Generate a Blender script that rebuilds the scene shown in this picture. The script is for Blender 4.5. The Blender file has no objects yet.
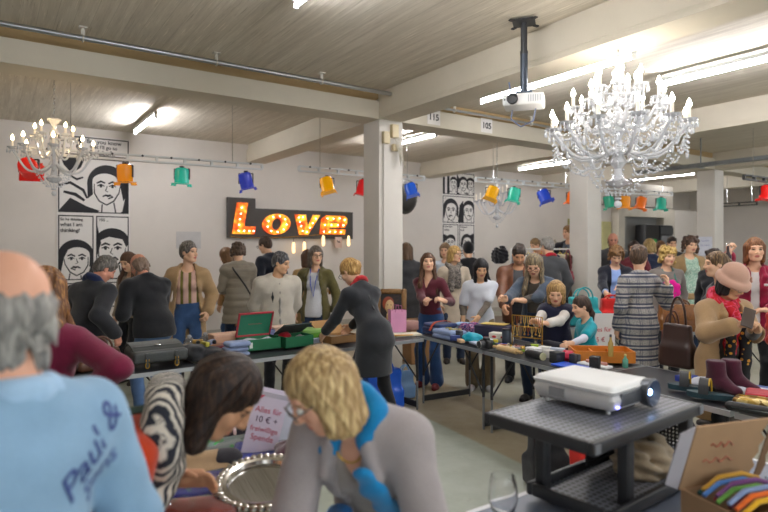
import bpy, math, random
import numpy as np
from mathutils import Vector, Matrix, Euler

PI = math.pi
rad = math.radians
F, CX, HZ, CH = 580.0, 384.0, 248.0, 1.68     # focal length in pixels, principal column, horizon row, camera height
scene = bpy.context.scene
COL = scene.collection

def at(px, py, Y):                            # photograph position + distance -> world point
    return Vector(((px - CX) / F * Y, Y, CH + (HZ - py) / F * Y))

def on(px, py, z=0.74):                       # photograph position on a horizontal surface of height z
    Y = F * (CH - z) / (py - HZ)
    return Vector(((px - CX) / F * Y, Y, z))

O2 = Vector((-0.066, 7.7)); A2 = Vector((-0.562, 0.827)); B2 = Vector((0.827, 0.562))
def ab(a, b, z=0.0):                          # building grid: a towards the back wall, b along it
    p = O2 + A2 * a + B2 * b
    return Vector((p.x, p.y, z))
RB = math.atan2(0.562, 0.827)                 # rotation that turns local x to the building's b axis

# ------------------------------------------------------------------ materials
MATS = {}
def srgb(h):
    if isinstance(h, str):
        h = h.lstrip('#'); c = [int(h[i:i + 2], 16) / 255 for i in (0, 2, 4)]
    else:
        c = list(h)
    return tuple((x / 12.92 if x <= 0.04045 else ((x + 0.055) / 1.055) ** 2.4) for x in c) + (1.0,)

class NT:
    def __init__(self, name):
        self.m = bpy.data.materials.new(name); self.m.use_nodes = True
        self.t = self.m.node_tree; self.b = self.t.nodes['Principled BSDF']
    def n(self, kind, **kw):
        nd = self.t.nodes.new(kind)
        for k, v in kw.items():
            if k in nd.inputs: nd.inputs[k].default_value = v
            else: setattr(nd, k, v)
        return nd
    def l(self, a, b): self.t.links.new(a, b)
    def obj(self, scale=(1, 1, 1), rot=(0, 0, 0)):
        tc = self.n('ShaderNodeTexCoord'); mp = self.n('ShaderNodeMapping')
        mp.inputs['Scale'].default_value = scale; mp.inputs['Rotation'].default_value = rot
        self.l(tc.outputs['Object'], mp.inputs['Vector']); return mp.outputs['Vector']
    def ramp(self, fac, stops, interp='LINEAR'):
        r = self.n('ShaderNodeValToRGB'); r.color_ramp.interpolation = interp
        e = r.color_ramp.elements
        while len(e) > 1: e.remove(e[-1])
        e[0].position = stops[0][0]; e[0].color = stops[0][1]
        for p, c in stops[1:]:
            x = e.new(p); x.color = c
        self.l(fac, r.inputs['Fac']); return r.outputs['Color']
    def mix(self, fac, a, b, mode='MIX'):
        mx = self.n('ShaderNodeMix', data_type='RGBA', blend_type=mode)
        for v, s in ((fac, 0), (a, 6), (b, 7)):
            if hasattr(v, 'links'): self.l(v, mx.inputs[s])
            else: mx.inputs[s].default_value = v
        return mx.outputs[2]
    def math(self, op, a, b=0.0, c=None):
        m = self.n('ShaderNodeMath', operation=op)
        for i, v in enumerate((a, b) if c is None else (a, b, c)):
            if hasattr(v, 'links'): self.l(v, m.inputs[i])
            else: m.inputs[i].default_value = v
        return m.outputs[0]
    def bump(self, h, strength=0.3, dist=0.01):
        b = self.n('ShaderNodeBump'); b.inputs['Strength'].default_value = strength; b.inputs['Distance'].default_value = dist
        self.l(h, b.inputs['Height']); self.l(b.outputs['Normal'], self.b.inputs['Normal'])

def setp(b, **kw):
    for k, v in kw.items():
        b.inputs[k.replace('_', ' ')].default_value = v

def mat(col, rough=0.5, metal=0.0, spec=0.5, var=0.06, scale=8.0, name=None, bump=0.0, emit=0.0, trans=0.0, coat=0.0):
    """plain procedural surface with slight mottling"""
    key = ('m', col, rough, metal, spec, var, scale, bump, emit, trans, coat)
    if key in MATS: return MATS[key]
    t = NT(name or 'surface'); c = srgb(col)
    v = t.obj(); nz = t.n('ShaderNodeTexNoise', Scale=scale, Detail=4.0); t.l(v, nz.inputs['Vector'])
    lo = tuple(max(0, x * (1 - var)) for x in c[:3]) + (1,); hi = tuple(min(1, x * (1 + var)) for x in c[:3]) + (1,)
    cr = t.ramp(nz.outputs['Fac'], [(0.3, lo), (0.7, hi)])
    t.l(cr, t.b.inputs['Base Color'])
    setp(t.b, Roughness=rough, Metallic=metal)
    t.b.inputs['Specular IOR Level'].default_value = spec
    if trans: t.b.inputs['Transmission Weight'].default_value = trans
    if coat: t.b.inputs['Coat Weight'].default_value = coat
    if emit:
        t.b.inputs['Emission Color'].default_value = c; t.b.inputs['Emission Strength'].default_value = emit
    if bump: t.bump(nz.outputs['Fac'], bump, 0.01)
    MATS[key] = t.m; return t.m

def cloth(col, var=0.10, weave=220.0, rough=0.95, sheen=0.25, fold=0.25):
    key = ('c', col, var, weave, rough, sheen, fold)
    if key in MATS: return MATS[key]
    t = NT('fabric'); c = srgb(col); v = t.obj()
    nz = t.n('ShaderNodeTexNoise', Scale=14.0, Detail=5.0); t.l(v, nz.inputs['Vector'])
    fn = t.n('ShaderNodeTexNoise', Scale=weave, Detail=2.0); t.l(v, fn.inputs['Vector'])
    s = t.math('ADD', t.math('MULTIPLY', nz.outputs['Fac'], 0.6), t.math('MULTIPLY', fn.outputs['Fac'], 0.4))
    lo = tuple(x * (1 - var) for x in c[:3]) + (1,); hi = tuple(min(1, x * (1 + var)) for x in c[:3]) + (1,)
    t.l(t.ramp(s, [(0.35, lo), (0.65, hi)]), t.b.inputs['Base Color'])
    setp(t.b, Roughness=rough); t.b.inputs['Specular IOR Level'].default_value = 0.2
    t.b.inputs['Sheen Weight'].default_value = sheen
    t.bump(s, fold, 0.02)
    MATS[key] = t.m; return t.m

def stripes(cols, axis='x', period=0.1, rough=0.9, rot=(0, 0, 0), noise=0.0):
    """cols: list of (fraction, colour); repeating bands along an object axis"""
    key = ('s', tuple(cols), axis, period, rot, noise)
    if key in MATS: return MATS[key]
    t = NT('striped_fabric'); v = t.obj(rot=rot)
    if noise:
        nz = t.n('ShaderNodeTexNoise', Scale=7.0, Detail=3.0); t.l(v, nz.inputs['Vector'])
        va = t.n('ShaderNodeVectorMath', operation='MULTIPLY_ADD'); t.l(nz.outputs['Color'], va.inputs[0])
        va.inputs[1].default_value = (noise,) * 3; t.l(v, va.inputs[2]); v = va.outputs[0]
    sp = t.n('ShaderNodeSeparateXYZ'); t.l(v, sp.inputs[0])
    fr = t.math('FRACT', t.math('MULTIPLY', sp.outputs['xyz'.index(axis)], 1.0 / period))
    stops, p = [], 0.0
    for f, c in cols: stops.append((p, srgb(c))); p += f
    t.l(t.ramp(fr, stops, 'CONSTANT'), t.b.inputs['Base Color']); setp(t.b, Roughness=rough)
    t.b.inputs['Specular IOR Level'].default_value = 0.25
    MATS[key] = t.m; return t.m

def blotch(cols, scale=20.0, kind='noise', rough=0.9, metal=0.0, distort=1.0, stretch=(1, 1, 1), bump=0.0):
    """irregular pattern: list of (threshold, colour)"""
    key = ('b', tuple(cols), scale, kind, rough, metal, distort, stretch)
    if key in MATS: return MATS[key]
    t = NT('patterned_surface'); v = t.obj(scale=stretch)
    if kind == 'noise':
        n = t.n('ShaderNodeTexNoise', Scale=scale, Detail=2.0, Distortion=distort); o = n.outputs['Fac']
    elif kind == 'cells':
        n = t.n('ShaderNodeTexVoronoi', Scale=scale); s = t.n('ShaderNodeSeparateColor'); t.l(n.outputs['Color'], s.inputs[0]); o = s.outputs[0]
    elif kind == 'dots':
        n = t.n('ShaderNodeTexVoronoi', Scale=scale); o = n.outputs['Distance']
    else:
        n = t.n('ShaderNodeTexWave', Scale=scale, Distortion=distort, Detail=2.0); o = n.outputs['Fac']
    t.l(v, n.inputs['Vector'])
    t.l(t.ramp(o, [(p, srgb(c)) for p, c in cols], 'CONSTANT'), t.b.inputs['Base Color'])
    setp(t.b, Roughness=rough, Metallic=metal)
    if bump: t.bump(o, bump, 0.01)
    MATS[key] = t.m; return t.m

def glow(col, strength):
    key = ('g', col, strength)
    if key in MATS: return MATS[key]
    t = NT('glowing_surface'); setp(t.b, Roughness=0.5); c = srgb(col)
    t.b.inputs['Base Color'].default_value = c
    t.b.inputs['Emission Color'].default_value = c; t.b.inputs['Emission Strength'].default_value = strength
    MATS[key] = t.m; return t.m

def glass(col='#ffffff', rough=0.02, ior=1.45):
    key = ('gl', col, rough, ior)
    if key in MATS: return MATS[key]
    t = NT('clear_glass'); t.b.inputs['Base Color'].default_value = srgb(col)
    setp(t.b, Roughness=rough, IOR=ior); t.b.inputs['Transmission Weight'].default_value = 1.0
    MATS[key] = t.m; return t.m

def skin_mat():
    if 'skin' in MATS: return MATS['skin']
    t = NT('skin'); a = t.n('ShaderNodeAttribute', attribute_name='Col')
    nz = t.n('ShaderNodeTexNoise', Scale=60.0, Detail=3.0); t.l(t.obj(), nz.inputs['Vector'])
    t.l(t.mix(0.12, a.outputs['Color'], nz.outputs['Fac'], 'SOFT_LIGHT'), t.b.inputs['Base Color'])
    setp(t.b, Roughness=0.55); t.b.inputs['Subsurface Weight'].default_value = 0.0
    t.b.inputs['Specular IOR Level'].default_value = 0.35
    MATS['skin'] = t.m; return t.m

def hair_mat(col, light=None):
    light = light or col
    key = ('h', col, light)
    if key in MATS: return MATS[key]
    t = NT('hair'); v = t.obj(scale=(1, 1, 0.14)); n = t.n('ShaderNodeTexNoise', Scale=95.0, Detail=4.0); t.l(v, n.inputs['Vector'])
    c, c2 = srgb(col), srgb(light)
    lo = tuple(x * 0.55 for x in c[:3]) + (1,)
    t.l(t.ramp(n.outputs['Fac'], [(0.32, lo), (0.5, c), (0.68, c2)]), t.b.inputs['Base Color'])
    setp(t.b, Roughness=0.5); t.b.inputs['Specular IOR Level'].default_value = 0.35
    t.bump(n.outputs['Fac'], 0.5, 0.006)
    MATS[key] = t.m; return t.m

# ------------------------------------------------------------------ mesh building
class MB:
    def __init__(self): self.v = []; self.f = []
    def add(self, vs, fs, M=None):
        b = len(self.v)
        self.v.extend([tuple(M @ Vector(p)) for p in vs] if M is not None else [tuple(p) for p in vs])
        self.f.extend(tuple(b + i for i in f) for f in fs); return self
    def box(self, c, s, rot=(0, 0, 0), bev=0.0, M=None, taper=1.0):
        x, y, z = (q / 2 for q in s)
        if bev <= 0:
            vs = [(sx * x * (taper if sz > 0 else 1), sy * y * (taper if sz > 0 else 1), sz * z) for sz in (-1, 1) for sy in (-1, 1) for sx in (-1, 1)]
            fs = [(0, 2, 3, 1), (4, 5, 7, 6), (0, 1, 5, 4), (2, 6, 7, 3), (0, 4, 6, 2), (1, 3, 7, 5)]
        else:
            b = min(bev, x * 0.98, y * 0.98, z * 0.98); vs = []; ring = []
            def rr(hx, hy, r, zz, t=1.0):
                out = []
                for cx_, cy_, a0 in ((hx - r, hy - r, 0), (-hx + r, hy - r, 90), (-hx + r, -hy + r, 180), (hx - r, -hy + r, 270)):
                    for k in range(4):
                        a = rad(a0 + 30 * k); out.append(((cx_ + r * math.cos(a)) * t, (cy_ + r * math.sin(a)) * t, zz))
                return out
            lv = [(x - b, y - b, b * 0.2, -z, 1), (x - b * .3, y - b * .3, b, -z + b * .3, 1), (x, y, b, -z + b, 1), (x, y, b, z - b, taper), (x - b * .3, y - b * .3, b, z - b * .3, taper), (x - b, y - b, b * 0.2, z, taper)]
            for hx, hy, r, zz, t in lv: vs += rr(hx, hy, r, zz, t)
            fs = []
            for L in range(5):
                for k in range(16):
                    a, c2 = L * 16 + k, L * 16 + (k + 1) % 16
                    fs.append((a, c2, c2 + 16, a + 16))
            fs.append(tuple(range(15, -1, -1))); fs.append(tuple(range(80, 96)))
        m = Matrix.Translation(c) @ Euler(rot).to_matrix().to_4x4()
        return self.add(vs, fs, (M @ m) if M is not None else m)
    def tube(self, pts, r, seg=8, cap=True, M=None, closed=False):
        pts = [Vector(p) for p in pts]; n = len(pts)
        rs = r if isinstance(r, (list, tuple)) else [r] * n
        vs = []; up = None
        for i in range(n):
            if closed: t = pts[(i + 1) % n] - pts[i - 1]
            else: t = pts[min(i + 1, n - 1)] - pts[max(i - 1, 0)]
            if t.length < 1e-9: t = Vector((0, 0, 1))
            t.normalize()
            if up is None:
                up = t.orthogonal().normalized()
            else:
                up = up - t * up.dot(t)
                up = up.normalized() if up.length > 1e-6 else t.orthogonal().normalized()
            w = t.cross(up)
            for k in range(seg):
                a = 2 * PI * k / seg; vs.append(pts[i] + (up * math.cos(a) + w * math.sin(a)) * rs[i])
        fs = []
        for i in range(n if closed else n - 1):
            j = (i + 1) % n
            for k in range(seg):
                k2 = (k + 1) % seg; fs.append((i * seg + k, i * seg + k2, j * seg + k2, j * seg + k))
        if cap and not closed:
            fs.append(tuple(range(seg - 1, -1, -1))); fs.append(tuple(range((n - 1) * seg, n * seg)))
        return self.add(vs, fs, M)
    def cyl(self, a, b, r, r2=None, seg=16, M=None):
        return self.tube([a, b], [r, r if r2 is None else r2], seg, True, M)
    def lathe(self, prof, c=(0, 0, 0), seg=20, M=None, sx=1.0, sy=1.0):
        vs = []; fs = []; n = len(prof)
        for r, z in prof:
            for k in range(seg):
                a = 2 * PI * k / seg; vs.append((c[0] + r * sx * math.cos(a), c[1] + r * sy * math.sin(a), c[2] + z))
        for i in range(n - 1):
            for k in range(seg):
                k2 = (k + 1) % seg; fs.append((i * seg + k, i * seg + k2, (i + 1) * seg + k2, (i + 1) * seg + k))
        fs.append(tuple(range(seg - 1, -1, -1))); fs.append(tuple(range((n - 1) * seg, n * seg)))
        return self.add(vs, fs, M)
    def ball(self, c, r, seg=10, rings=7, M=None):
        r = r if isinstance(r, (tuple, list)) else (r, r, r)
        vs = [(c[0], c[1], c[2] - r[2])]; fs = []
        for i in range(1, rings):
            t = PI * i / rings
            for k in range(seg):
                a = 2 * PI * k / seg
                vs.append((c[0] + r[0] * math.sin(t) * math.cos(a), c[1] + r[1] * math.sin(t) * math.sin(a), c[2] - r[2] * math.cos(t)))
        vs.append((c[0], c[1], c[2] + r[2])); top = len(vs) - 1
        for k in range(seg):
            k2 = (k + 1) % seg; fs.append((0, 1 + k2, 1 + k))
            for i in range(rings - 2):
                a = 1 + i * seg; fs.append((a + k, a + k2, a + seg + k2, a + seg + k))
            fs.append((1 + (rings - 2) * seg + k, 1 + (rings - 2) * seg + k2, top))
        return self.add(vs, fs, M)
    def prism(self, poly, z0, z1, M=None):
        """polygon in xy extruded from z0 to z1"""
        n = len(poly); vs = [(p[0], p[1], z0) for p in poly] + [(p[0], p[1], z1) for p in poly]
        fs = [tuple(range(n - 1, -1, -1)), tuple(range(n, 2 * n))] + [(i, (i + 1) % n, n + (i + 1) % n, n + i) for i in range(n)]
        return self.add(vs, fs, M)
    def grid(self, fn, nu, nv, thick=0.0, M=None):
        """surface fn(u,v); with thick it is closed into a slab"""
        P = [[Vector(fn(i / nu, j / nv)) for j in range(nv + 1)] for i in range(nu + 1)]
        vs = [p for row in P for p in row]; W = nv + 1
        fs = [(i * W + j, (i + 1) * W + j, (i + 1) * W + j + 1, i * W + j + 1) for i in range(nu) for j in range(nv)]
        if thick:
            N = len(vs); nr = []
            for i in range(nu + 1):
                for j in range(nv + 1):
                    du = P[min(i + 1, nu)][j] - P[max(i - 1, 0)][j]; dv = P[i][min(j + 1, nv)] - P[i][max(j - 1, 0)]
                    q = du.cross(dv); nr.append(q.normalized() if q.length > 1e-12 else Vector((0, 0, 1)))
            vs = vs + [p - n_ * thick for p, n_ in zip(vs, nr)]
            fs += [tuple(N + k for k in reversed(f)) for f in fs]
            bd = [i * W for i in range(nu + 1)] + [nu * W + j for j in range(1, nv + 1)] + [i * W + nv for i in range(nu - 1, -1, -1)] + [j for j in range(nv - 1, 0, -1)]
            for a, b in zip(bd, bd[1:] + bd[:1]): fs.append((b, a, N + a, N + b))
        return self.add(vs, fs, M)
    def mesh(self, name, smooth=True, angle=40):
        me = bpy.data.meshes.new(name); me.from_pydata(self.v, [], self.f); me.update()
        if smooth:
            me.shade_smooth(); me.set_sharp_from_angle(angle=rad(angle))
        return me

def obj(name, data, m=None, parent=None, loc=(0, 0, 0), rot=(0, 0, 0), smooth=True):
    if isinstance(data, MB): data = data.mesh(name, smooth)
    o = bpy.data.objects.new(name, data); COL.objects.link(o)
    o.location = loc; o.rotation_euler = rot
    if m is not None:
        data.materials.clear(); data.materials.append(m)
    if parent is not None: o.parent = parent
    return o

def tag(o, label=None, cat=None, group=None, kind=None):
    if label: o['label'] = label
    if cat: o['category'] = cat
    if group: o['group'] = group
    if kind: o['kind'] = kind
    return o

def thing(name, label, cat, loc=(0, 0, 0), rz=0.0, group=None, rot=None):
    o = bpy.data.objects.new(name, None); COL.objects.link(o); o.empty_display_size = 0.1
    o.location = loc; o.rotation_euler = rot if rot else (0, 0, rz)
    return tag(o, label, cat, group)

def solo(name, label, cat, mb, m, loc=(0, 0, 0), rz=0.0, group=None, rot=None):
    return tag(obj(name, mb, m, None, loc, rot if rot else (0, 0, rz)), label, cat, group)

def struct(name, mb, m, loc=(0, 0, 0), rot=(0, 0, 0), parent=None):
    o = obj(name, mb, m, parent, loc, rot)
    if parent is None: o['kind'] = 'structure'
    return o

def dup(root, loc, rz=0.0, label=None, group=None):
    r = root.copy(); COL.objects.link(r); r.location = loc; r.rotation_euler = (0, 0, rz)
    if label: r['label'] = label
    if group: r['group'] = group
    for ch in list(root.children):
        c = ch.copy(); COL.objects.link(c); c.parent = r
        for g in ch.children:
            d = g.copy(); COL.objects.link(d); d.parent = c
    return r

def text_mesh(s, size=0.1, depth=0.001, align='CENTER', shear=0.0, bold=0.0, space=1.0):
    cu = bpy.data.curves.new('lettering', 'FONT'); cu.body = s; cu.size = size; cu.extrude = depth
    cu.align_x = align; cu.align_y = 'CENTER'; cu.shear = shear; cu.offset = bold; cu.space_character = space; cu.resolution_u = 4
    o = bpy.data.objects.new('lettering', cu); COL.objects.link(o)
    bpy.context.view_layer.update()
    me = bpy.data.meshes.new_from_object(o.evaluated_get(bpy.context.evaluated_depsgraph_get()))
    bpy.data.objects.remove(o); bpy.data.curves.remove(cu)
    return me

def lettering(s, parent, m, loc, rot=(PI / 2, 0, 0), size=0.1, **kw):
    return obj('lettering', text_mesh(s, size, **kw), m, parent, loc, rot)

def scrawl(w, h, n=9, r=0.002, seed=1):
    """an unreadable line of handwriting in the local xy plane"""
    rn = random.Random(seed); return MB().tube([(w * (i / (4 * n) - .5), h * .5 * math.sin(i * 1.5) * rn.uniform(.4, 1.0), 0) for i in range(4 * n + 1)], r, 5)

# ------------------------------------------------------------------ soft solids: signed distance field -> mesh
def V(*p): return np.array(p, dtype=np.float64)

class Solid:
    """union / cut of round primitives, meshed with surface nets on a graded grid"""
    def __init__(self): self.ops = []
    def cap(self, a, b, ra, rb=None, k=0.02, M=None, cut=False):
        rb = ra if rb is None else rb; self.ops.append(('cap', np.array(a, float), np.array(b, float), ra, rb, k, M, cut)); return self
    def ell(self, c, r, R=None, k=0.02, cut=False):
        r = np.array([r] * 3 if np.isscalar(r) else r, float)
        self.ops.append(('ell', np.array(c, float), r, np.eye(3) if R is None else R, None, k, None, cut)); return self
    def path(self, pts, r, k=0.02, cut=False, M=None):
        rs = [r] * len(pts) if np.isscalar(r) else r
        for i in range(len(pts) - 1): self.cap(pts[i], pts[i + 1], rs[i], rs[i + 1], k, M, cut)
        return self
    def rbox(self, c, h, R=None, rnd=0.01, k=0.01, cut=False):
        self.ops.append(('box', np.array(c, float), np.array(h, float), np.eye(3) if R is None else R, rnd, k, None, cut)); return self
    def plane(self, p, n, k=0.004):              # keep the side the normal points away from
        self.ops.append(('plane', np.array(p, float), np.array(n, float) / np.linalg.norm(n), 0, 0, k, None, True)); return self
    def disp(self, fn): self.ops.append(('disp', fn, 0, 0, 0, 0, None, False)); return self
    @staticmethod
    def bounds(op):
        t = op[0]
        if t == 'cap':
            a, b, ra, rb, M = op[1], op[2], op[3], op[4], op[6]; r = max(ra, rb)
            e = r if M is None else r / max(1e-6, min(1.0, np.linalg.svd(M)[1].min()))
            return np.minimum(a, b) - e, np.maximum(a, b) + e
        if t == 'ell':
            e = np.abs(op[3]) @ op[2]; return op[1] - e, op[1] + e
        if t == 'box':
            e = np.abs(op[3]) @ (op[2] + op[4]); return op[1] - e, op[1] + e
        return None
    def mesh(self, name, h=0.012, fine=None, hf=0.006, smooth=1):
        lo = np.array([1e9] * 3); hi = -lo
        for op in self.ops:
            if op[0] in ('cap', 'ell', 'box') and not op[7]:
                l, u = self.bounds(op); lo = np.minimum(lo, l); hi = np.maximum(hi, u)
        for op in self.ops:                    # level planes trim the box too
            if op[0] == 'plane' and abs(op[2][2]) > 0.999:
                if op[2][2] > 0: hi[2] = min(hi[2], op[1][2])
                else: lo[2] = max(lo[2], op[1][2])
        lo = lo - 2.5 * h; hi = hi + 2.5 * h
        ax = []
        for d in range(3):
            g = [lo[d]]; iv = [(f[0][d], f[1][d]) for f in (fine or [])]
            while g[-1] < hi[d]:
                x = g[-1]; s = h
                for a, b in iv:
                    if a - 0.004 <= x <= b: s = hf
                    elif x < a < x + h: s = min(s, max(hf, a - x))
                g.append(x + s)
            ax.append(np.array(g))
        X, Y, Z = ax; D = np.full((len(X), len(Y), len(Z)), 0.5, dtype=np.float32)
        for op in self.ops:
            t = op[0]
            if t == 'disp':
                band = np.argwhere(np.abs(D) < 0.05)
                P = np.stack([X[band[:, 0]], Y[band[:, 1]], Z[band[:, 2]]], 1)
                D[band[:, 0], band[:, 1], band[:, 2]] += op[1](P).astype(np.float32); continue
            k = op[5]
            if t == 'plane':
                d = ((X - op[1][0]) * op[2][0])[:, None, None] + ((Y - op[1][1]) * op[2][1])[None, :, None] + ((Z - op[1][2]) * op[2][2])[None, None, :]
                D = np.maximum(D, d.astype(np.float32)); continue
            l, u = self.bounds(op); m = k + 0.06
            s = [slice(max(0, np.searchsorted(g, l[i] - m) - 1), np.searchsorted(g, u[i] + m) + 1) for i, g in enumerate(ax)]
            x, y, z = X[s[0]], Y[s[1]], Z[s[2]]
            if min(len(x), len(y), len(z)) == 0: continue
            G = np.stack(np.meshgrid(x, y, z, indexing='ij'), -1).astype(np.float32)
            if t == 'cap':
                a, b, ra, rb, M = op[1], op[2], op[3], op[4], op[6]; sc = 1.0
                if M is not None:
                    G = G @ M.T.astype(np.float32); a = M @ a; b = M @ b; sc = 1.0 / np.linalg.svd(M)[1].max()
                ba = (b - a).astype(np.float32); L = float(ba @ ba); pa = G - a.astype(np.float32)
                tt = np.clip((pa @ ba) / L, 0, 1) if L > 1e-12 else np.zeros(pa.shape[:3], np.float32)
                d = (np.linalg.norm(pa - tt[..., None] * ba, axis=-1) - (ra + (rb - ra) * tt)) * sc
            elif t == 'ell':
                q = (G - op[1].astype(np.float32)) @ op[3].astype(np.float32)
                q = q / op[2].astype(np.float32); n = np.linalg.norm(q, axis=-1)
                d = n * (n - 1.0) / np.maximum(np.linalg.norm(q / op[2].astype(np.float32), axis=-1), 1e-6)
            else:
                q = np.abs((G - op[1].astype(np.float32)) @ op[3].astype(np.float32)) - op[2].astype(np.float32)
                d = np.linalg.norm(np.maximum(q, 0), axis=-1) + np.minimum(q.max(-1), 0) - op[4]
            S = tuple(s); E = D[S]
            if op[7]:
                d = -d; hh = np.maximum(k - np.abs(E - d), 0) / max(k, 1e-6); D[S] = np.maximum(E, d) + hh * hh * k * 0.25
            else:
                hh = np.maximum(k - np.abs(E - d), 0) / max(k, 1e-6); D[S] = np.minimum(E, d) - hh * hh * k * 0.25
        D[0], D[-1] = 0.5, 0.5; D[:, 0], D[:, -1] = 0.5, 0.5; D[:, :, 0], D[:, :, -1] = 0.5, 0.5
        return nets(D, X, Y, Z, name, smooth)

def nets(D, X, Y, Z, name, smooth):
    I = D < 0
    c = I[:-1, :-1, :-1].astype(np.int8)
    for di, dj, dk in ((1, 0, 0), (0, 1, 0), (0, 0, 1), (1, 1, 0), (1, 0, 1), (0, 1, 1), (1, 1, 1)):
        c = c + I[di:I.shape[0] - 1 + di, dj:I.shape[1] - 1 + dj, dk:I.shape[2] - 1 + dk]
    cells = np.argwhere((c > 0) & (c < 8)); n = len(cells)
    me = bpy.data.meshes.new(name)
    if n == 0: return me
    idx = np.full(c.shape, -1, np.int64); idx[cells[:, 0], cells[:, 1], cells[:, 2]] = np.arange(n)
    acc = np.zeros((n, 3)); cnt = np.zeros(n)
    cor = [(a, b, d) for a in (0, 1) for b in (0, 1) for d in (0, 1)]
    def val(o): return D[cells[:, 0] + o[0], cells[:, 1] + o[1], cells[:, 2] + o[2]].astype(float)
    def pos(o): return np.stack([X[cells[:, 0] + o[0]], Y[cells[:, 1] + o[1]], Z[cells[:, 2] + o[2]]], 1)
    vals = {o: val(o) for o in cor}; poss = {o: pos(o) for o in cor}
    for o in cor:
        for d in range(3):
            if o[d] == 0:
                p = list(o); p[d] = 1; p = tuple(p); v0, v1 = vals[o], vals[p]; m = (v0 < 0) != (v1 < 0)
                t = np.where(m, v0 / np.where(m, v0 - v1, 1), 0)
                q = poss[o] + (poss[p] - poss[o]) * t[:, None]
                acc[m] += q[m]; cnt[m] += 1
    P = acc / cnt[:, None]; quads = []
    for d in range(3):
        sl0 = [slice(None)] * 3; sl1 = [slice(None)] * 3; sl0[d] = slice(0, -1); sl1[d] = slice(1, None)
        a, b = I[tuple(sl0)], I[tuple(sl1)]; e = np.argwhere(a != b)
        if len(e) == 0: continue
        u, v = [(1, 2), (2, 0), (0, 1)][d]
        ok = (e[:, u] > 0) & (e[:, v] > 0) & (e[:, u] < c.shape[u]) & (e[:, v] < c.shape[v]); e = e[ok]
        sg = a[e[:, 0], e[:, 1], e[:, 2]]
        def cell(du, dv):
            q = e.copy(); q[:, u] -= du; q[:, v] -= dv; return idx[q[:, 0], q[:, 1], q[:, 2]]
        Q = np.stack([cell(1, 1), cell(0, 1), cell(0, 0), cell(1, 0)], 1)
        Q[~sg] = Q[~sg][:, ::-1]; quads.append(Q)
    Q = np.concatenate(quads)
    for _ in range(smooth):
        s = np.zeros_like(P); w = np.zeros(n)
        for i in range(4):
            for j in ((i + 1) % 4, (i + 3) % 4):
                for d in range(3): s[:, d] += np.bincount(Q[:, i], P[Q[:, j], d], n)
                w += np.bincount(Q[:, i], minlength=n)
        P = P * 0.5 + 0.5 * s / np.maximum(w, 1)[:, None]
    me.vertices.add(n); me.vertices.foreach_set('co', P.astype(np.float32).ravel())
    m = len(Q); me.loops.add(4 * m); me.polygons.add(m)
    me.loops.foreach_set('vertex_index', Q.astype(np.int32).ravel())
    me.polygons.foreach_set('loop_start', np.arange(0, 4 * m, 4, dtype=np.int32))
    me.update(calc_edges=True); me.validate(); me.shade_smooth()
    return me

def verts_np(me):
    a = np.empty(len(me.vertices) * 3, np.float32); me.vertices.foreach_get('co', a); return a.reshape(-1, 3)
def paint(me, cols):
    at_ = me.color_attributes.new('Col', 'FLOAT_COLOR', 'POINT')
    at_.data.foreach_set('color', np.concatenate([cols, np.ones((len(cols), 1))], 1).astype(np.float32).ravel())

def folds(amp=0.005, f=22.0, seed=0.0):
    def fn(P):
        x, y, z = P[:, 0], P[:, 1], P[:, 2]
        w = np.sin(5.1 * x + 3.3 * z + seed) + np.sin(6.2 * y - 4.1 * z + 2 * seed)
        u = f * 0.5 * (x * 0.9 + 0.5 * z) + 1.3 * w + seed; v = f * 0.5 * (y - 0.7 * z) + 1.1 * w + 1.7 * seed
        return amp * (0.9 * (0.6 - np.abs(np.sin(u))) + 0.7 * (0.6 - np.abs(np.sin(v))) + 0.45 * np.sin(f * 1.9 * (z + 0.3 * x) + 2.6 * w))
    return fn
# ------------------------------------------------------------------ people
def Rx(a): c, s = math.cos(a), math.sin(a); return np.array([[1, 0, 0], [0, c, -s], [0, s, c]])
def Ry(a): c, s = math.cos(a), math.sin(a); return np.array([[c, 0, s], [0, 1, 0], [-s, 0, c]])
def Rz(a): c, s = math.cos(a), math.sin(a); return np.array([[c, -s, 0], [s, c, 0], [0, 0, 1]])
def unit(v): return v / max(1e-9, np.linalg.norm(v))
SKIN = {'fair': '#e2b595', 'pink': '#dfa88c', 'tan': '#cf9c78', 'olive': '#c8976f', 'asian': '#d9ab84', 'ruddy': '#d2937a'}

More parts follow.
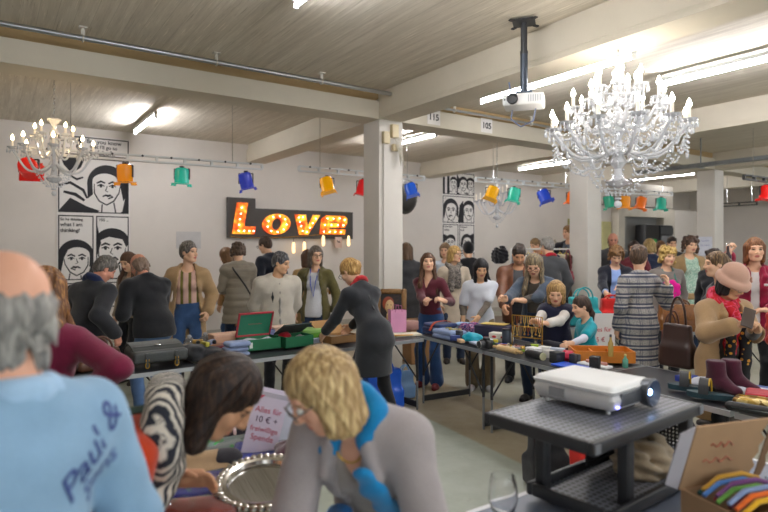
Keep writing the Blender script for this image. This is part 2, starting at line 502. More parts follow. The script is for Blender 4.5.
class Body:
    """a posed skeleton in the person's own frame: x right, y forward, z up, feet on z = 0"""
    def __init__(s, S=1.0, sex='w', lean=0, side=0, twist=0, hyaw=0, hpitch=10, hroll=0, fat=1.0, feet=None, child=False, bust=0.85):
        s.S, s.sex, s.fat, s.child, s.bust = S, sex, fat, child, bust
        T = Rz(rad(twist)) @ Rx(-rad(lean)) @ Ry(rad(side)); s.T = T; sn = math.sin(rad(lean))
        s.P = V(0, -0.13 * sn, 0.93 - 0.05 * abs(sn)) * S
        q = lambda x, y, z: s.P + T @ (V(x, y, z) * S)
        s.q = q; s.sx = (0.165 if sex == 'w' else 0.195) * (0.9 if child else 1)
        s.sh = [q(-s.sx, -0.005, 0.428), q(s.sx, -0.005, 0.428)]      # left, right
        s.neck = q(0, -0.015, 0.50)
        hs = S * (1.18 if child else 1.0); s.hs = hs
        H = Rz(rad(hyaw)) @ Rx(-rad(hpitch)) @ Ry(rad(hroll)); s.H = H
        nd = unit(T @ V(0, 0.1, 1.0)); s.hj = s.neck + nd * 0.085 * S
        s.hc = s.hj + H @ (V(0, 0.022, 0.095) * hs) + V(0, 0.012, 0) * S
        s.top = s.hc + V(0, 0, 0.12 * hs)
        f = feet or [(-0.10, 0.02), (0.10, -0.01)]
        s.hip = [s.P + V(-0.080, 0, -0.03) * S, s.P + V(0.080, 0, -0.03) * S]
        s.ank = [V(f[0][0], f[0][1], 0.085) * S, V(f[1][0], f[1][1], 0.085) * S]
        s.knee = []
        for i in (0, 1): s.knee.append(ik(s.hip[i], s.ank[i], 0.425 * S, 0.415 * S, V(0.15 * (-1, 1)[i], 1, 0)))
        s.el = [None, None]; s.wr = [None, None]; s.hd = [None, None]; s.pn = [None, None]
    def arm(s, i, target, hint=None, hand=None, palm=None):
        """i: 0 left, 1 right. target: wrist position"""
        sg = (-1, 1)[i]; a, b = 0.285 * s.S, 0.255 * s.S
        t = np.array(target, float); d = t - s.sh[i]; L = np.linalg.norm(d)
        if L > (a + b) * 0.985: t = s.sh[i] + d / L * (a + b) * 0.985
        s.wr[i] = t; s.el[i] = ik(s.sh[i], t, a, b, V(0.55 * sg, -0.5, -1.0) if hint is None else np.array(hint, float))
        s.hd[i] = unit(t - s.el[i]) if hand is None else unit(np.array(hand, float))
        s.pn[i] = V(-sg * 0.8, 0.1, -0.5) if palm is None else np.array(palm, float)

def ik(a, c, l1, l2, hint):
    d = c - a; L = min(np.linalg.norm(d), (l1 + l2) * 0.999); u = unit(d)
    x = (l1 * l1 - l2 * l2 + L * L) / (2 * L); h = math.sqrt(max(0.0, l1 * l1 - x * x))
    w = hint - u * (hint @ u); return a + u * x + unit(w) * h

def torso(sd, B, off=0.0, k=0.035, bust=True, hips=True):
    k = min(k, 0.035)
    S, T, q = B.S, B.T, B.q; fl = 0.70 if B.sex == 'm' else 0.72; ft = B.fat
    M = np.diag([1, 1 / fl, 1]) @ T.T
    w = dict(w=(0.146, 0.112, 0.124), m=(0.146, 0.136, 0.152))[B.sex]
    if B.child: w = (0.130, 0.120, 0.122)
    o = off
    if hips: sd.cap(q(0, -0.01, -0.04), q(0, 0, 0.13), w[0] * S * ft + o, w[1] * S * ft + o, k, M)
    sd.cap(q(0, 0.0, 0.10), q(0, 0.01, 0.33), w[1] * S * ft + o, w[2] * S * (0.4 + 0.6 * ft) + o, k, M)
    x = B.sx - 0.062
    sd.cap(q(-x, -0.005, 0.395), q(x, -0.005, 0.395), 0.070 * S + o, None, k, None)
    for g in (-1, 1): sd.cap(q((x + 0.035) * g, -0.012, 0.432), q(0.025 * g, -0.025, 0.487), 0.030 * S + o, 0.040 * S + o, 0.03)
    if hips: sd.cap(q(-0.055, -0.030, -0.05), q(0.055, -0.030, -0.05), 0.094 * S * ft + o, None, k)
    if bust and B.sex == 'w' and not B.child:
        for sg in (-1, 1): sd.ell(q(0.07 * sg, 0.078, 0.300), (0.046 * S * ft + o) * B.bust, None, 0.04)

def limb(sd, B, i, off=0.0, which='arm', end=1.0, k=0.025, flare=0.0):
    S = B.S
    if which == 'arm':
        w = B.el[i] + (B.wr[i] - B.el[i]) * end; m = 1.0 if B.sex == 'm' else 0.9
        sd.cap(B.sh[i], B.el[i], 0.051 * S * m + off, 0.041 * S * m + off, k)
        sd.cap(B.el[i], w, 0.041 * S * m + off, (0.029 + flare) * S * m + off, k)
    else:
        a = B.knee[i] + (B.ank[i] - B.knee[i]) * end
        sd.cap(B.hip[i], B.knee[i], 0.073 * S * B.fat + off, 0.053 * S + off, 0.025)
        sd.cap(B.knee[i], a, 0.054 * S + off, (0.038 + flare) * S + off, 0.025)

def hand(sd, B, i, curl=0.5, thick=1.0, spread=1.0):
    S = B.S; d = B.hd[i]; n = B.pn[i]; n = unit(n - d * (n @ d)); sg = (-1, 1)[i]
    w = unit(np.cross(d, n)) * sg                                      # towards the thumb
    W = B.wr[i]; r = 0.0085 * S * thick
    pc = W + d * 0.045 * S; R = np.stack([w, d, n], 1)
    sd.cap(W - d * 0.02 * S, W + d * 0.02 * S, 0.027 * S, 0.028 * S, 0.015)
    sd.rbox(pc, V(0.027, 0.036, 0.004) * S, R, 0.011 * S, 0.014)
    for kx, L in ((0.027, 0.070), (0.009, 0.080), (-0.009, 0.075), (-0.026, 0.058)):
        b = W + d * 0.075 * S + w * kx * S * spread; a1, a2, a3 = curl * 0.6, curl * 1.5, curl * 2.1
        p = [b]; 
        for a_, l_ in ((a1, 0.45), (a2, 0.32), (a3, 0.23)):
            p.append(p[-1] + (d * math.cos(a_) + n * math.sin(a_) + w * kx * 2.0 * spread) * L * l_ * S)
        sd.path(p, [r * 1.08, r, r * 0.95, r * 0.8], 0.004)
    tb = W + d * 0.022 * S + w * 0.028 * S + n * 0.006 * S
    td = unit(w * 0.75 + d * 0.75 + n * (0.25 + 0.5 * curl)); t2 = tb + td * 0.042 * S
    sd.path([tb, t2, t2 + unit(td * 0.4 + d * 0.7 + n * (0.1 + 0.5 * curl)) * 0.030 * S], [r * 1.5, r * 1.15, r * 0.9], 0.007)

def head(sd, B):
    h = B.hs; H = B.H; p = lambda x, y, z: B.hc + H @ (V(x, y, z) * h)
    j = 0.94 if B.sex == 'w' else 1.03
    sd.cap(B.neck - V(0, 0, 0.02) * B.S, p(0, -0.018, -0.055), (0.052 if B.sex == 'w' else 0.060) * B.S, 0.050 * h, 0.03)
    sd.ell(p(0, -0.012, 0.030), V(0.075, 0.094, 0.087) * h, H, 0.02)
    sd.ell(p(0, 0.030, -0.042), V(0.057 * j, 0.062, 0.072) * h, H, 0.035)
    sd.ell(p(0, 0.068, -0.096), V(0.024 * j, 0.020, 0.018) * h, H, 0.022)
    for g in (-1, 1):
        sd.ell(p(0.040 * g, 0.058, -0.028), V(0.022, 0.022, 0.022) * h, H, 0.03)
        sd.cap(p(0.052 * g * j, 0.0, -0.055), p(0.03 * g * j, 0.055, -0.092), 0.016 * h, 0.014 * h, 0.03)
    sd.cap(p(-0.035, 0.073, 0.028), p(0.035, 0.073, 0.028), 0.015 * h, None, 0.02)
    for g in (-1, 1): sd.ell(p(0.031 * g, 0.103, 0.006), V(0.017, 0.014, 0.010) * h, H, 0.014, cut=True)
    sd.cap(p(0, 0.088, 0.014), p(0, 0.108, -0.026), 0.008 * h, 0.0115 * h, 0.010)
    for g in (-1, 1): sd.ell(p(0.012 * g, 0.098, -0.030), V(0.009, 0.010, 0.007) * h, H, 0.008)
    sd.cap(p(-0.018, 0.085, -0.056), p(0.018, 0.085, -0.056), 0.0075 * h, None, 0.006)
    sd.cap(p(-0.013, 0.086, -0.067), p(0.013, 0.086, -0.067), 0.0085 * h, None, 0.006)
    sd.cap(p(-0.022, 0.097, -0.0612), p(0.022, 0.097, -0.0612), 0.0022 * h, None, 0.004, cut=True)
    for g in (-1, 1):
        sd.ell(p(0.0765 * g, -0.008, -0.004), V(0.009, 0.019, 0.031) * h, H, 0.006)
        sd.ell(p(0.088 * g, -0.003, 0.0), V(0.006, 0.010, 0.017) * h, H, 0.006, cut=True)

def head_cols(me, B, skin, lips, brow, eye_dark, stubble=None):
    P = verts_np(me).astype(float); L = ((P - B.hc) @ B.H) / B.hs; x, y, z = np.abs(L[:, 0]), L[:, 1], L[:, 2]
    base = np.array(srgb(skin)[:3]); C = np.tile(base, (len(P), 1))
    def put(m, c): C[:] = C * (1 - m[:, None]) + np.array(srgb(c)[:3]) * m[:, None]
    sm = lambda d, w: np.clip(0.5 - d / w, 0, 1)
    f = y > 0.04
    if stubble: put(0.55 * sm(np.maximum(np.abs(z + 0.075) - 0.035, 0.02 - y), 0.02) * f, stubble)
    d = np.sqrt((x / 0.023) ** 2 + ((z + 0.0615) / 0.0125) ** 2) - 1; put(sm(d, 0.4) * f * (y > 0.07), lips)
    d = np.sqrt((np.maximum(np.abs(x - 0.034) - 0.014, 0)) ** 2 + (z - 0.0265 + 0.15 * np.abs(x - 0.030)) ** 2) - 0.0045; put(0.8 * sm(d, 0.004) * f, brow)
    d = np.sqrt(((x - 0.031) / 0.016) ** 2 + ((z - 0.006) / 0.0085) ** 2) - 1; put(0.9 * sm(d, 0.5) * f, eye_dark)
    d = np.sqrt((x - 0.042) ** 2 + (z + 0.03) ** 2) - 0.012; put(0.22 * sm(d, 0.025) * f, '#d0705c')
    paint(me, C)

def hair(B, style, L=0.2, seed=1, vol=1.0, side=True):
    h = B.hs; H = B.H; p = lambda x, y, z: B.hc + H @ (V(x, y, z) * h); sd = Solid(); rn = random.Random(seed)
    dn = unit(V(0, 0, -1) + H @ V(0, -0.15, -0.35)); back = H @ V(0, -1, 0); a = 0.003
    e = 0.085 + 0.010 * (vol - 1)
    if style == 'ring':
        sd.ell(p(0, -0.020, 0.000), V(0.081, 0.094, 0.080) * h, H, 0.02)
        sd.cap(p(-0.035, -0.045, -0.04), p(-0.032, -0.050, -0.085), 0.040 * h, 0.030 * h, 0.02); sd.cap(p(0.035, -0.045, -0.04), p(0.032, -0.050, -0.085), 0.040 * h, 0.030 * h, 0.02)
        sd.ell(p(0, 0.030, 0.088), V(0.100, 0.118, 0.070) * h, H, 0.02, cut=True)
        for k in range(60):
            t = rn.uniform(-2.1, 2.1); zz = rn.uniform(-0.105, 0.020); u = 1.0 if zz > -0.05 else 0.80
            c0 = p(0.078 * u * math.sin(t), -0.02 - 0.086 * u * math.cos(t), zz); sd.cap(c0, c0 + (V(rn.uniform(-.02, .02), rn.uniform(-.02, .02), -0.028)) * h, rn.uniform(0.006, 0.011) * h, 0.003 * h, 0.008)
        for g in (-1, 1): sd.ell(p(0.088 * g, 0.006, -0.012), V(0.022, 0.026, 0.036) * h, H, 0.008, cut=True)
        sd.ell(p(0, 0.125, -0.03), V(0.095, 0.120, 0.16) * h, H, 0.01, cut=True); a = 0.004
    else:
        sd.ell(p(0, -0.015, 0.034), V(e, 0.104 + 0.01 * (vol - 1), 0.098 + 0.012 * (vol - 1)) * h, H, 0.02)
        sd.ell(p(0, -0.045, -0.010), V(0.076, 0.066, 0.075) * h, H, 0.03)
    if style == 'crop':
        for k in range(22):
            t = rn.uniform(0, 2 * PI); u = rn.uniform(0.2, 1.0); sd.ell(p(0.075 * u * math.cos(t), -0.015 + 0.09 * u * math.sin(t), 0.034 + 0.092 * math.sqrt(max(0, 1 - u * u)) + 0.002), V(0.018, 0.026, 0.014) * h, H, 0.012)
        for g in (-1, 1): sd.ell(p(0.095 * g, 0.005, -0.03), V(0.036, 0.032, 0.045) * h, H, 0.01, cut=True)
        sd.cap(p(-0.2, 0.03, -0.120), p(0.2, 0.03, -0.120), 0.092 * h, None, 0.01, cut=True)
        sd.ell(p(0, 0.118, -0.030), V(0.075, 0.082, 0.095) * h, H, 0.012, cut=True); a = 0.0025
    elif style == 'bob':
        for g in (-1, 1):
            if side: sd.cap(p(0.066 * g, 0.015, 0.03), p(0.070 * g, 0.012, 0.0) + dn * (L - 0.02) * h, 0.026 * h * vol, 0.022 * h * vol, 0.03)
            sd.cap(p(0.062 * g, -0.035, 0.03), p(0.066 * g, -0.042, 0.0) + dn * L * h, 0.036 * h * vol, 0.032 * h * vol, 0.03)
            sd.cap(p(0.030 * g, -0.070, 0.02), p(0.032 * g, -0.082, 0.0) + dn * L * h, 0.042 * h * vol, 0.036 * h * vol, 0.03)
        sd.ell(p(0, 0.128, -0.034), V(0.060, 0.092, 0.094) * h, H, 0.012, cut=True)
    elif style == 'long':
        for g in (-1, 1):
            m1 = p(0.074 * g, 0.010, -0.03) + dn * 0.06 * h
            sd.path([p(0.068 * g, 0.012, 0.04), m1, m1 + (V(0, 0, -1) * (L * 0.55) + H @ V(0.03 * g, 0.035, 0)) * h, m1 + (V(0, 0, -1) * L * 0.9 + H @ V(0.035 * g, 0.07, 0)) * h], [0.024 * h, 0.028 * h, 0.030 * h, 0.010 * h], 0.025)
            m2 = p(0.048 * g, -0.065, -0.04) + dn * 0.06 * h
            sd.path([p(0.05 * g, -0.06, 0.03), m2, m2 + (V(0, 0, -1) * L * 0.5 + back * 0.045) * h, m2 + (V(0, 0, -1) * L + back * 0.055) * h], [0.045 * h, 0.048 * h, 0.046 * h, 0.016 * h], 0.03)
        sd.ell(p(0, 0.128, -0.036), V(0.060, 0.090, 0.100) * h, H, 0.012, cut=True)
    elif style == 'curly':
        for k in range(70):
            t = rn.uniform(0, 2 * PI); zz = rn.uniform(-0.075 - L, 0.115); rr = 0.092 * math.sqrt(max(0.25, 1 - ((zz - 0.03) / 0.13) ** 2)) if zz > 0 else 0.092
            c = (rr * vol * math.cos(t), -0.012 + rr * 1.12 * vol * math.sin(t), zz)
            if c[1] > 0.035 and zz < 0.055: continue
            sd.ell(p(*c), rn.uniform(0.016, 0.027) * h * vol, None, 0.012)
        sd.ell(p(0, 0.130, -0.040), V(0.055, 0.085, 0.092) * h, H, 0.01, cut=True); a = 0.005
    elif style in ('bun', 'tail', 'updo'):
        if style == 'bun': sd.ell(p(0, -0.108, 0.010), V(0.050, 0.042, 0.048) * h, H, 0.015)
        elif style == 'updo':
            for k in range(9): sd.cap(p(rn.uniform(-.05, .05), -0.075, rn.uniform(-.05, .05)), p(rn.uniform(-.03, .03), -0.115, rn.uniform(-.02, .04)), 0.030 * h, 0.024 * h, 0.015)
        else:
            t0 = p(0, -0.105, -0.015); sd.path([p(0, -0.08, 0.0), t0, t0 + (back * 0.03 + V(0, 0, -0.10)) * h, t0 + (back * 0.035 + V(0, 0, -L)) * h], [0.030 * h, 0.022 * h, 0.032 * h, 0.010 * h], 0.012)
        for g in (-1, 1): sd.ell(p(0.098 * g, 0.012, -0.035), V(0.036, 0.030, 0.050) * h, H, 0.01, cut=True)
        sd.ell(p(0, 0.118, -0.036), V(0.074, 0.082, 0.096) * h, H, 0.012, cut=True)
    elif style == 'beanie':
        sd.ell(p(0, 0.115, -0.060), V(0.085, 0.085, 0.09) * h, H, 0.01, cut=True)
    # no hair over the neck front
    if style in ('bob', 'long'): sd.cap(p(0, 0.12, -0.09), p(0, 0.10, -0.30), 0.045 * h, 0.05 * h, 0.02, cut=True)
    hc, Ht = B.hc, H
    def strands(P):
        Q = ((P - hc) @ Ht) / h; an = np.arctan2(Q[:, 0], Q[:, 1]); r = np.hypot(Q[:, 0], Q[:, 1])
        w = 0.9 * np.sin(Q[:, 2] * 11 + seed) + 0.35 * np.sin(Q[:, 2] * 23 + 2.0 * an)
        return a * h * (0.6 * np.sin(17 * an + 1.6 * w + seed) + 0.45 * np.sin(33 * an + 2.2 * w)) * np.clip(r / 0.04, 0, 1)
    if style != 'beanie': sd.disp(strands)
    return sd

def garment_top(B, g):
    """jacket, jumper, coat, dress: one soft shell with sleeves"""
    S = B.S; off = g.get('off', 0.014) * S; hem = g.get('hem', 0.86); sd = Solid(); sl = g.get('sleeve', 0.96)
    torso(sd, B, off, 0.05)
    for i in (0, 1):
        if B.el[i] is None: continue
        if sl <= 0: sd.cap(B.sh[i], B.sh[i] + (B.el[i] - B.sh[i]) * 0.12, 0.050 * S + off, 0.048 * S + off, 0.02)
        elif sl < 0.6: sd.cap(B.sh[i], B.sh[i] + (B.el[i] - B.sh[i]) * sl * 1.7, 0.047 * S + off, 0.049 * S + off, 0.02)
        else: limb(sd, B, i, off * g.get('sl_off', 0.85), 'arm', sl - 0.08, 0.028, g.get('cuff', 0.004))
    if hem < 0.93:
        fl = 0.76; M = np.diag([1, 1 / fl, 1]); w0 = (0.150 if B.child else 0.158) * B.fat
        w1 = g.get('flare', w0 + 0.008 + 0.06 * max(0, 0.8 - hem))
        c0 = B.P + V(0, -0.01, 0.02) * S; c1 = V(B.P[0] * 0.6 + g.get('swing', 0.0), B.P[1] * (0.75 if hem < .8 else 1.0), (hem - 0.05) * S)
        sd.cap(c0, c1, w0 * S + off, w1 * S + off, 0.035, M)
    if g.get('puff'):
        n = g['puff']; T, P0 = B.T, B.P
        sd.disp(lambda P: 0.010 * (np.abs(np.sin(((P - P0) @ T)[:, 2] * PI / n)) - 0.6) * -1.0)
    if g.get('collar'):
        c = g['collar'] * S; q = B.q
        ring = [q(0.062 * math.sin(t), 0.052 * math.cos(t) - 0.012, 0.505 - 0.030 * max(0, math.cos(t)) + 0.012) for t in np.linspace(0.5, 2 * PI - 0.5, 9)]
        sd.path(ring, c * 1.05, 0.012)
        if g.get('lapel'):
            for sg in (-1, 1): sd.path([q(0.062 * sg, 0.06, 0.49), q(0.085 * sg, 0.118, 0.40), q(0.035 * sg, 0.125, 0.26)], [c * 0.9, c * 1.25, c * 0.5], 0.01)
    if g.get('hood'):
        q = B.q; sd.path([q(-0.10, 0.02, 0.49), q(-0.085, -0.08, 0.49), q(0, -0.125, 0.475), q(0.085, -0.08, 0.49), q(0.10, 0.02, 0.49)], 0.045 * S, 0.03)
    sd.disp(folds(g.get('fold', 0.0058) * S, g.get('ff', 20.0), g.get('seed', 1.0)))
    o = g.get('open')                              # (half width at the neck, half width at the hem): parts at the front
    if o:
        q = B.q
        for zt, zb in ((0.52, 0.0),): sd.rbox(q(0, 0.25, 0.26), V(0.001, 0.20, 0.28) * S, B.T, 0.001, 0.008, cut=True)
        n = 9
        for j in range(n):
            t0, t1 = j / n, (j + 1) / n; w = o[0] + (o[1] - o[0]) * (t0 + t1) / 2; zc = 0.53 - (0.56) * (t0 + t1) / 2
            sd.rbox(q(0, 0.29, zc), V(w, 0.26, 0.56 / n / 2 + 0.004) * S, B.T, 0.002, 0.010, cut=True)
        if hem < 0.80:
            zc = (0.93 + hem - 0.1) / 2; sd.rbox(V(B.P[0], B.P[1] + 0.30 * S, zc * S), V(o[1], 0.26, (0.93 - hem + 0.12) / 2) * S, None, 0.002, 0.012, cut=True)
    nk = g.get('neck', 0.070)                      # neck hole, vee when asked
    sd.cap(B.q(0, 0.012, 0.50), B.q(0, 0.03, 0.66), nk * S, nk * 1.25 * S, 0.012, cut=True)
    if g.get('vee'):
        for j in range(6):
            t = j / 5; sd.ell(B.q(0, 0.10 + 0.03 * t, 0.50 - g['vee'] * t), V(0.060 * (1 - t) + 0.006, 0.10, 0.04) * S, B.T, 0.012, cut=True)
    if hem >= 0.84: sd.plane(B.q(0, 0, hem - 0.93), B.T @ V(0, 0, -1))
    else: sd.plane(V(0, 0, hem * S), V(0, 0, -1))
    return sd

def garment_legs(B, g):
    S = B.S; sd = Solid(); off = g.get('off', 0.012) * S; fl = 0.74; M = np.diag([1, 1 / fl, 1])
    o = 0.006 * S + off * .3; w = (0.146, 0.112) if B.sex == 'w' else (0.146, 0.136)
    if B.child: w = (0.130, 0.120)
    MT = np.diag([1, 1 / 0.70, 1]) @ B.T.T
    sd.cap(B.q(0, -0.01, -0.04), B.q(0, 0, 0.13), w[0] * S * B.fat + o, w[1] * S * B.fat + o, 0.035, MT)
    sd.cap(B.q(0, 0, 0.10), B.q(0, 0.01, 0.33), w[1] * S * B.fat + o, w[1] * S * B.fat + o, 0.035, MT)
    sd.cap(B.q(-0.055, -0.030, -0.05), B.q(0.055, -0.030, -0.05), 0.094 * S * B.fat + o, None, 0.035)
    for i in (0, 1): limb(sd, B, i, off, 'leg', g.get('len', 0.985), 0.03, g.get('flare', 0.012))
    sd.disp(folds(0.004 * S, 26.0, 3.0 + B.S)); sd.plane(B.q(0, 0, 0.115), B.T @ V(0, 0, 1))
    return sd

def garment_skirt(B, g):
    S = B.S; sd = Solid(); M = np.diag([1, 1 / 0.76, 1])
    sd.cap(B.P + V(0, -0.01, 0.02) * S, V(B.P[0], B.P[1] * .8, (g.get('hem', 0.5) - 0.05) * S), 0.165 * S * B.fat, g.get('flare', 0.20) * S, 0.05, M)
    sd.disp(folds(0.006 * S, 16.0, 2.0)); sd.plane(V(0, 0, g.get('hem', 0.5) * S), V(0, 0, -1)); sd.plane(B.P + B.T @ (V(0, 0, 0.12) * S), B.T @ V(0, 0, 1))
    return sd

def shoe(B, i, boot=0.0):
    S = B.S; a = B.ank[i]; k = unit((B.knee[i] - a) * V(1, 1, 0) * 0 + V((-0.18, 0.18)[i], 1, 0)); sd = Solid()
    g = V(a[0], a[1], 0); sd.cap(g - k * 0.035 * S + V(0, 0, .035) * S, g + k * 0.10 * S + V(0, 0, 0.030) * S, 0.040 * S, 0.044 * S, 0.03)
    sd.cap(g + k * 0.10 * S + V(0, 0, 0.028) * S, g + k * 0.16 * S + V(0, 0, 0.024) * S, 0.043 * S, 0.034 * S, 0.03)
    sd.cap(g - k * 0.01 * S + V(0, 0, .05) * S, a + (B.knee[i] - a) * (0.03 + boot), 0.042 * S, (0.046 + 0.03 * boot) * S, 0.03)
    sd.plane(V(0, 0, 0.002), V(0, 0, -1)); return sd

def scarf(B, r=0.03, wrap=1.0, tails=((0.05, 0.45),), seed=1.0, drop=0.0, fold=0.006):
    """loop round the neck with hanging ends (x offset, length)"""
    S, q = B.S, B.q; sd = Solid(); R = 0.070 * wrap
    ring = [q(R * 1.1 * math.sin(t), R * math.cos(t) - 0.012, 0.515 - drop - 0.05 * math.cos(t)) for t in np.linspace(0, 2 * PI, 13)]
    sd.path(ring, r * S, 0.02)
    for x, L in tails:
        M = None; n = 5; pts = [q(x * 0.7, R, 0.47 - drop)]
        for j in range(1, n + 1):
            zz = 0.47 - drop - L * j / n; pts.append(q(x * (0.8 + 0.3 * j / n), 0.128 + 0.01 * math.sin(j), zz))
        sd.path(pts, [r * S] + [r * 1.15 * S] * n, 0.02)
    sd.disp(folds(fold, 45.0, seed)); return sd

def glasses(B, parent, m, round_=False):
    h = B.hs; H = B.H; p = lambda x, y, z: Vector(B.hc + H @ (V(x, y, z) * h)); mb = MB()
    for g in (-1, 1):
        pts = [p(g * 0.033 + 0.025 * math.cos(t), 0.112 - 0.10 * abs(0.006 * math.cos(t)), 0.002 + (0.022 if round_ else 0.018) * math.sin(t)) for t in np.linspace(0, 2 * PI, 16, endpoint=False)]
        mb.tube(pts, 0.0024 * h, 5, closed=True)
        mb.tube([p(g * 0.058, 0.108, 0.008), p(g * 0.078, 0.06, 0.010), p(g * 0.081, -0.01, 0.006)], 0.0024 * h, 5)
    mb.tube([p(-0.009, 0.113, 0.004), p(0, 0.117, 0.008), p(0.009, 0.113, 0.004)], 0.0024 * h, 5)
    return obj('glasses', mb, m, parent)

def draped(root, B, on_, pts, r, name, m, out=0.004, back=False, smooth=0):
    """a strap or scarf end laid on a garment: pts are (x, z) in the torso frame"""
    from mathutils.bvhtree import BVHTree
    g = [c for c in root.children if c.name.split('.')[0] == on_][0]; sd = Solid(); ps = []
    bv = BVHTree.FromPolygons([v.co.copy() for v in g.data.vertices], [tuple(p.vertices) for p in g.data.polygons])
    d = Vector(B.T @ V(0, 1 if back else -1, 0))
    for x, z in pts:
        o = Vector(B.q(x, -0.8 if back else 0.8, z)); h = bv.ray_cast(o, d)[0]
        if h is not None: ps.append(np.array(h - d * out))
    ps = [ps[0]] + [(ps[i - 1] + ps[i] * 2 + ps[i + 1]) / 4 for i in range(1, len(ps) - 1)] + [ps[-1]]
    w = unit(B.T @ V(1, 0, 0)); n = unit(B.T @ V(0, 1, 0)); Mf = np.eye(3) + np.outer(n, n) * 1.2
    sd.path(ps, r, 0.02, M=Mf); sd.disp(folds(r * .12, 40, 4)); return obj(name, sd.mesh(name, max(.005, r * .22)), m, root)

PEOPLE = {}
def person(label, px, top, Y, yaw, sex='w', S=None, skin='fair', hairs=None, tops=(), legs=None, shoes='#2a2522', L=None, R=None,
           Lh=None, Rh=None, Lp=None, Rp=None, Ld=None, Rd=None, curl=(0.5, 0.5), scarfs=None, specs=None, seed=1, group=None, bare_legs=None, boot=0.0,
           face=True, lips=None, eyes=False, stubble=None, key=None, res=1.0, dx=0.0, **pose):
    """px, top: where the crown of the head shows; Y: its distance; L / R: wrist targets as (px, py, Y) or local offsets"""
    child = pose.get('child', False); ry = rad(yaw); RZ = Rz(ry)
    sc = 1.0 if S is None else S
    for _ in range(4):
        B = Body(sc, sex, **pose); off = RZ @ B.top
        zt = CH + (HZ - top) / F * Y
        if S is None: sc = sc * zt / off[2]
        else: break
    if S is None: B = Body(sc, sex, **pose); off = RZ @ B.top
    X = (px - CX) / F * Y; loc = np.array([X - off[0], Y - off[1], 0.0])
    def to_local(t):
        if len(t) == 3 and max(abs(t[0]), abs(t[1])) > 5: w = np.array(at(*t)); return RZ.T @ (w - loc)
        return V(*t) * sc
    for i, (t, hn, pl, dd) in enumerate(((L, Lh, Lp, Ld), (R, Rh, Rp, Rd))):
        sg = (-1, 1)[i]
        tg = to_local(t) if t is not None else B.sh[i] + V(0.05 * sg, 0.06, -0.50) * sc
        B.arm(i, tg, None if hn is None else V(*hn), None if dd is None else V(*dd), None if pl is None else V(*pl))
    base = min(0.014, max(0.0065, 0.95 * Y / F)) * res; fineh = max(0.0042, min(0.0085, base * 0.62))
    # ---- body: one continuous skin
    sd = Solid(); torso(sd, B, 0.0, 0.05)
    for i in (0, 1): limb(sd, B, i, 0.0, 'arm'); limb(sd, B, i, 0.0, 'leg')
    for i in (0, 1): sd.cap(B.ank[i] + V(0, -0.02, -0.045) * sc, B.ank[i] + V(0, 0.12, -0.055) * sc, 0.028 * sc, 0.025 * sc, 0.03)
    head(sd, B)
    fine = [(B.hc - 0.125 * sc * (1.2 if child else 1), B.hc + 0.125 * sc * (1.2 if child else 1))]
    th = 1.0 if Y < 5 else 1.1
    for i in (0, 1):
        hand(sd, B, i, curl[i], th); c = B.wr[i] + B.hd[i] * 0.075 * sc; fine.append((c - 0.09 * sc, c + 0.09 * sc))
    me = sd.mesh('person', base * 1.15, fine, fineh)
    hcol = (hairs or {}).get('col', '#4a3a2c')
    head_cols(me, B, SKIN.get(skin, skin), lips or ('#b8625a' if sex == 'w' else '#b57a68'), (hairs or {}).get('brow', hcol), '#3a2a22', stubble)
    root = obj('person', me, skin_mat(), None, loc, (0, 0, ry)); tag(root, label, 'person', group)
    if eyes:
        for g in (-1, 1):
            mb = MB(); mb.ball((0, 0, 0), 0.0125 * B.hs, 14, 10); e = mb.mesh('eye'); P = verts_np(e); d = P[:, 1] / (0.0125 * B.hs)
            C = np.tile([0.75, 0.72, 0.68], (len(P), 1)); C[d > 0.80] = srgb('#5a4632')[:3]; C[d > 0.95] = (0.01, 0.01, 0.01); paint(e, C)
            o = obj('eye', e, skin_mat(), root); o.matrix_local = Matrix.Translation(B.hc + B.H @ (V(0.031 * g, 0.0855, 0.004) * B.hs)) @ Matrix(B.H.tolist()).to_4x4()
    if hairs:
        s2 = hair(B, hairs['style'], hairs.get('L', 0.16), seed, hairs.get('vol', 1.0), hairs.get('side', True))
        if hairs['style'] == 'beanie': obj('knitted_hat', s2.mesh('knitted_hat', fineh * 1.2), cloth(hairs['col']), root)
        else: obj('hair', s2.mesh('hair', fineh * 1.15), hair_mat(hairs['col'], hairs.get('light')), root)
    for g in tops:
        s2 = garment_top(B, g); o = obj(g.get('name', 'jacket'), s2.mesh('top', base), g['m'], root)
    if legs:
        s2 = garment_skirt(B, legs) if legs.get('skirt') else garment_legs(B, legs)
        obj(legs.get('name', 'skirt' if legs.get('skirt') else 'trousers'), s2.mesh('legs', base), legs['m'], root)
    if bare_legs:
        s2 = Solid()
        for i in (0, 1): limb(s2, B, i, 0.006 * sc, 'leg', 1.0, 0.03)
        obj('tights', s2.mesh('tights', base), bare_legs, root)
    if shoes:
        for i in (0, 1): obj('shoe', shoe(B, i, boot).mesh('shoe', min(base, 0.009)), mat(shoes, 0.5) if isinstance(shoes, str) else shoes, root)
    if scarfs:
        s2 = scarf(B, scarfs.get('r', 0.03), scarfs.get('wrap', 1.0), scarfs.get('tails', ()), seed, scarfs.get('drop', 0.0))
        obj('scarf', s2.mesh('scarf', base * 0.8), scarfs['m'], root)
    if specs: glasses(B, root, mat(specs, 0.3), False)
    root['tmp'] = 1; del root['tmp']
    if key: PEOPLE[key] = (root, B, loc, RZ)
    return root, B
# ------------------------------------------------------------------ setting
ZB, ZC, BW = 3.40, 3.76, 0.39            # beam underside, ceiling, beam and pillar width
BB = 4.40                                 # beam spacing
W_A, W_B0, W_B1, F_A = 4.8, -6.5, 16.8, -9.5

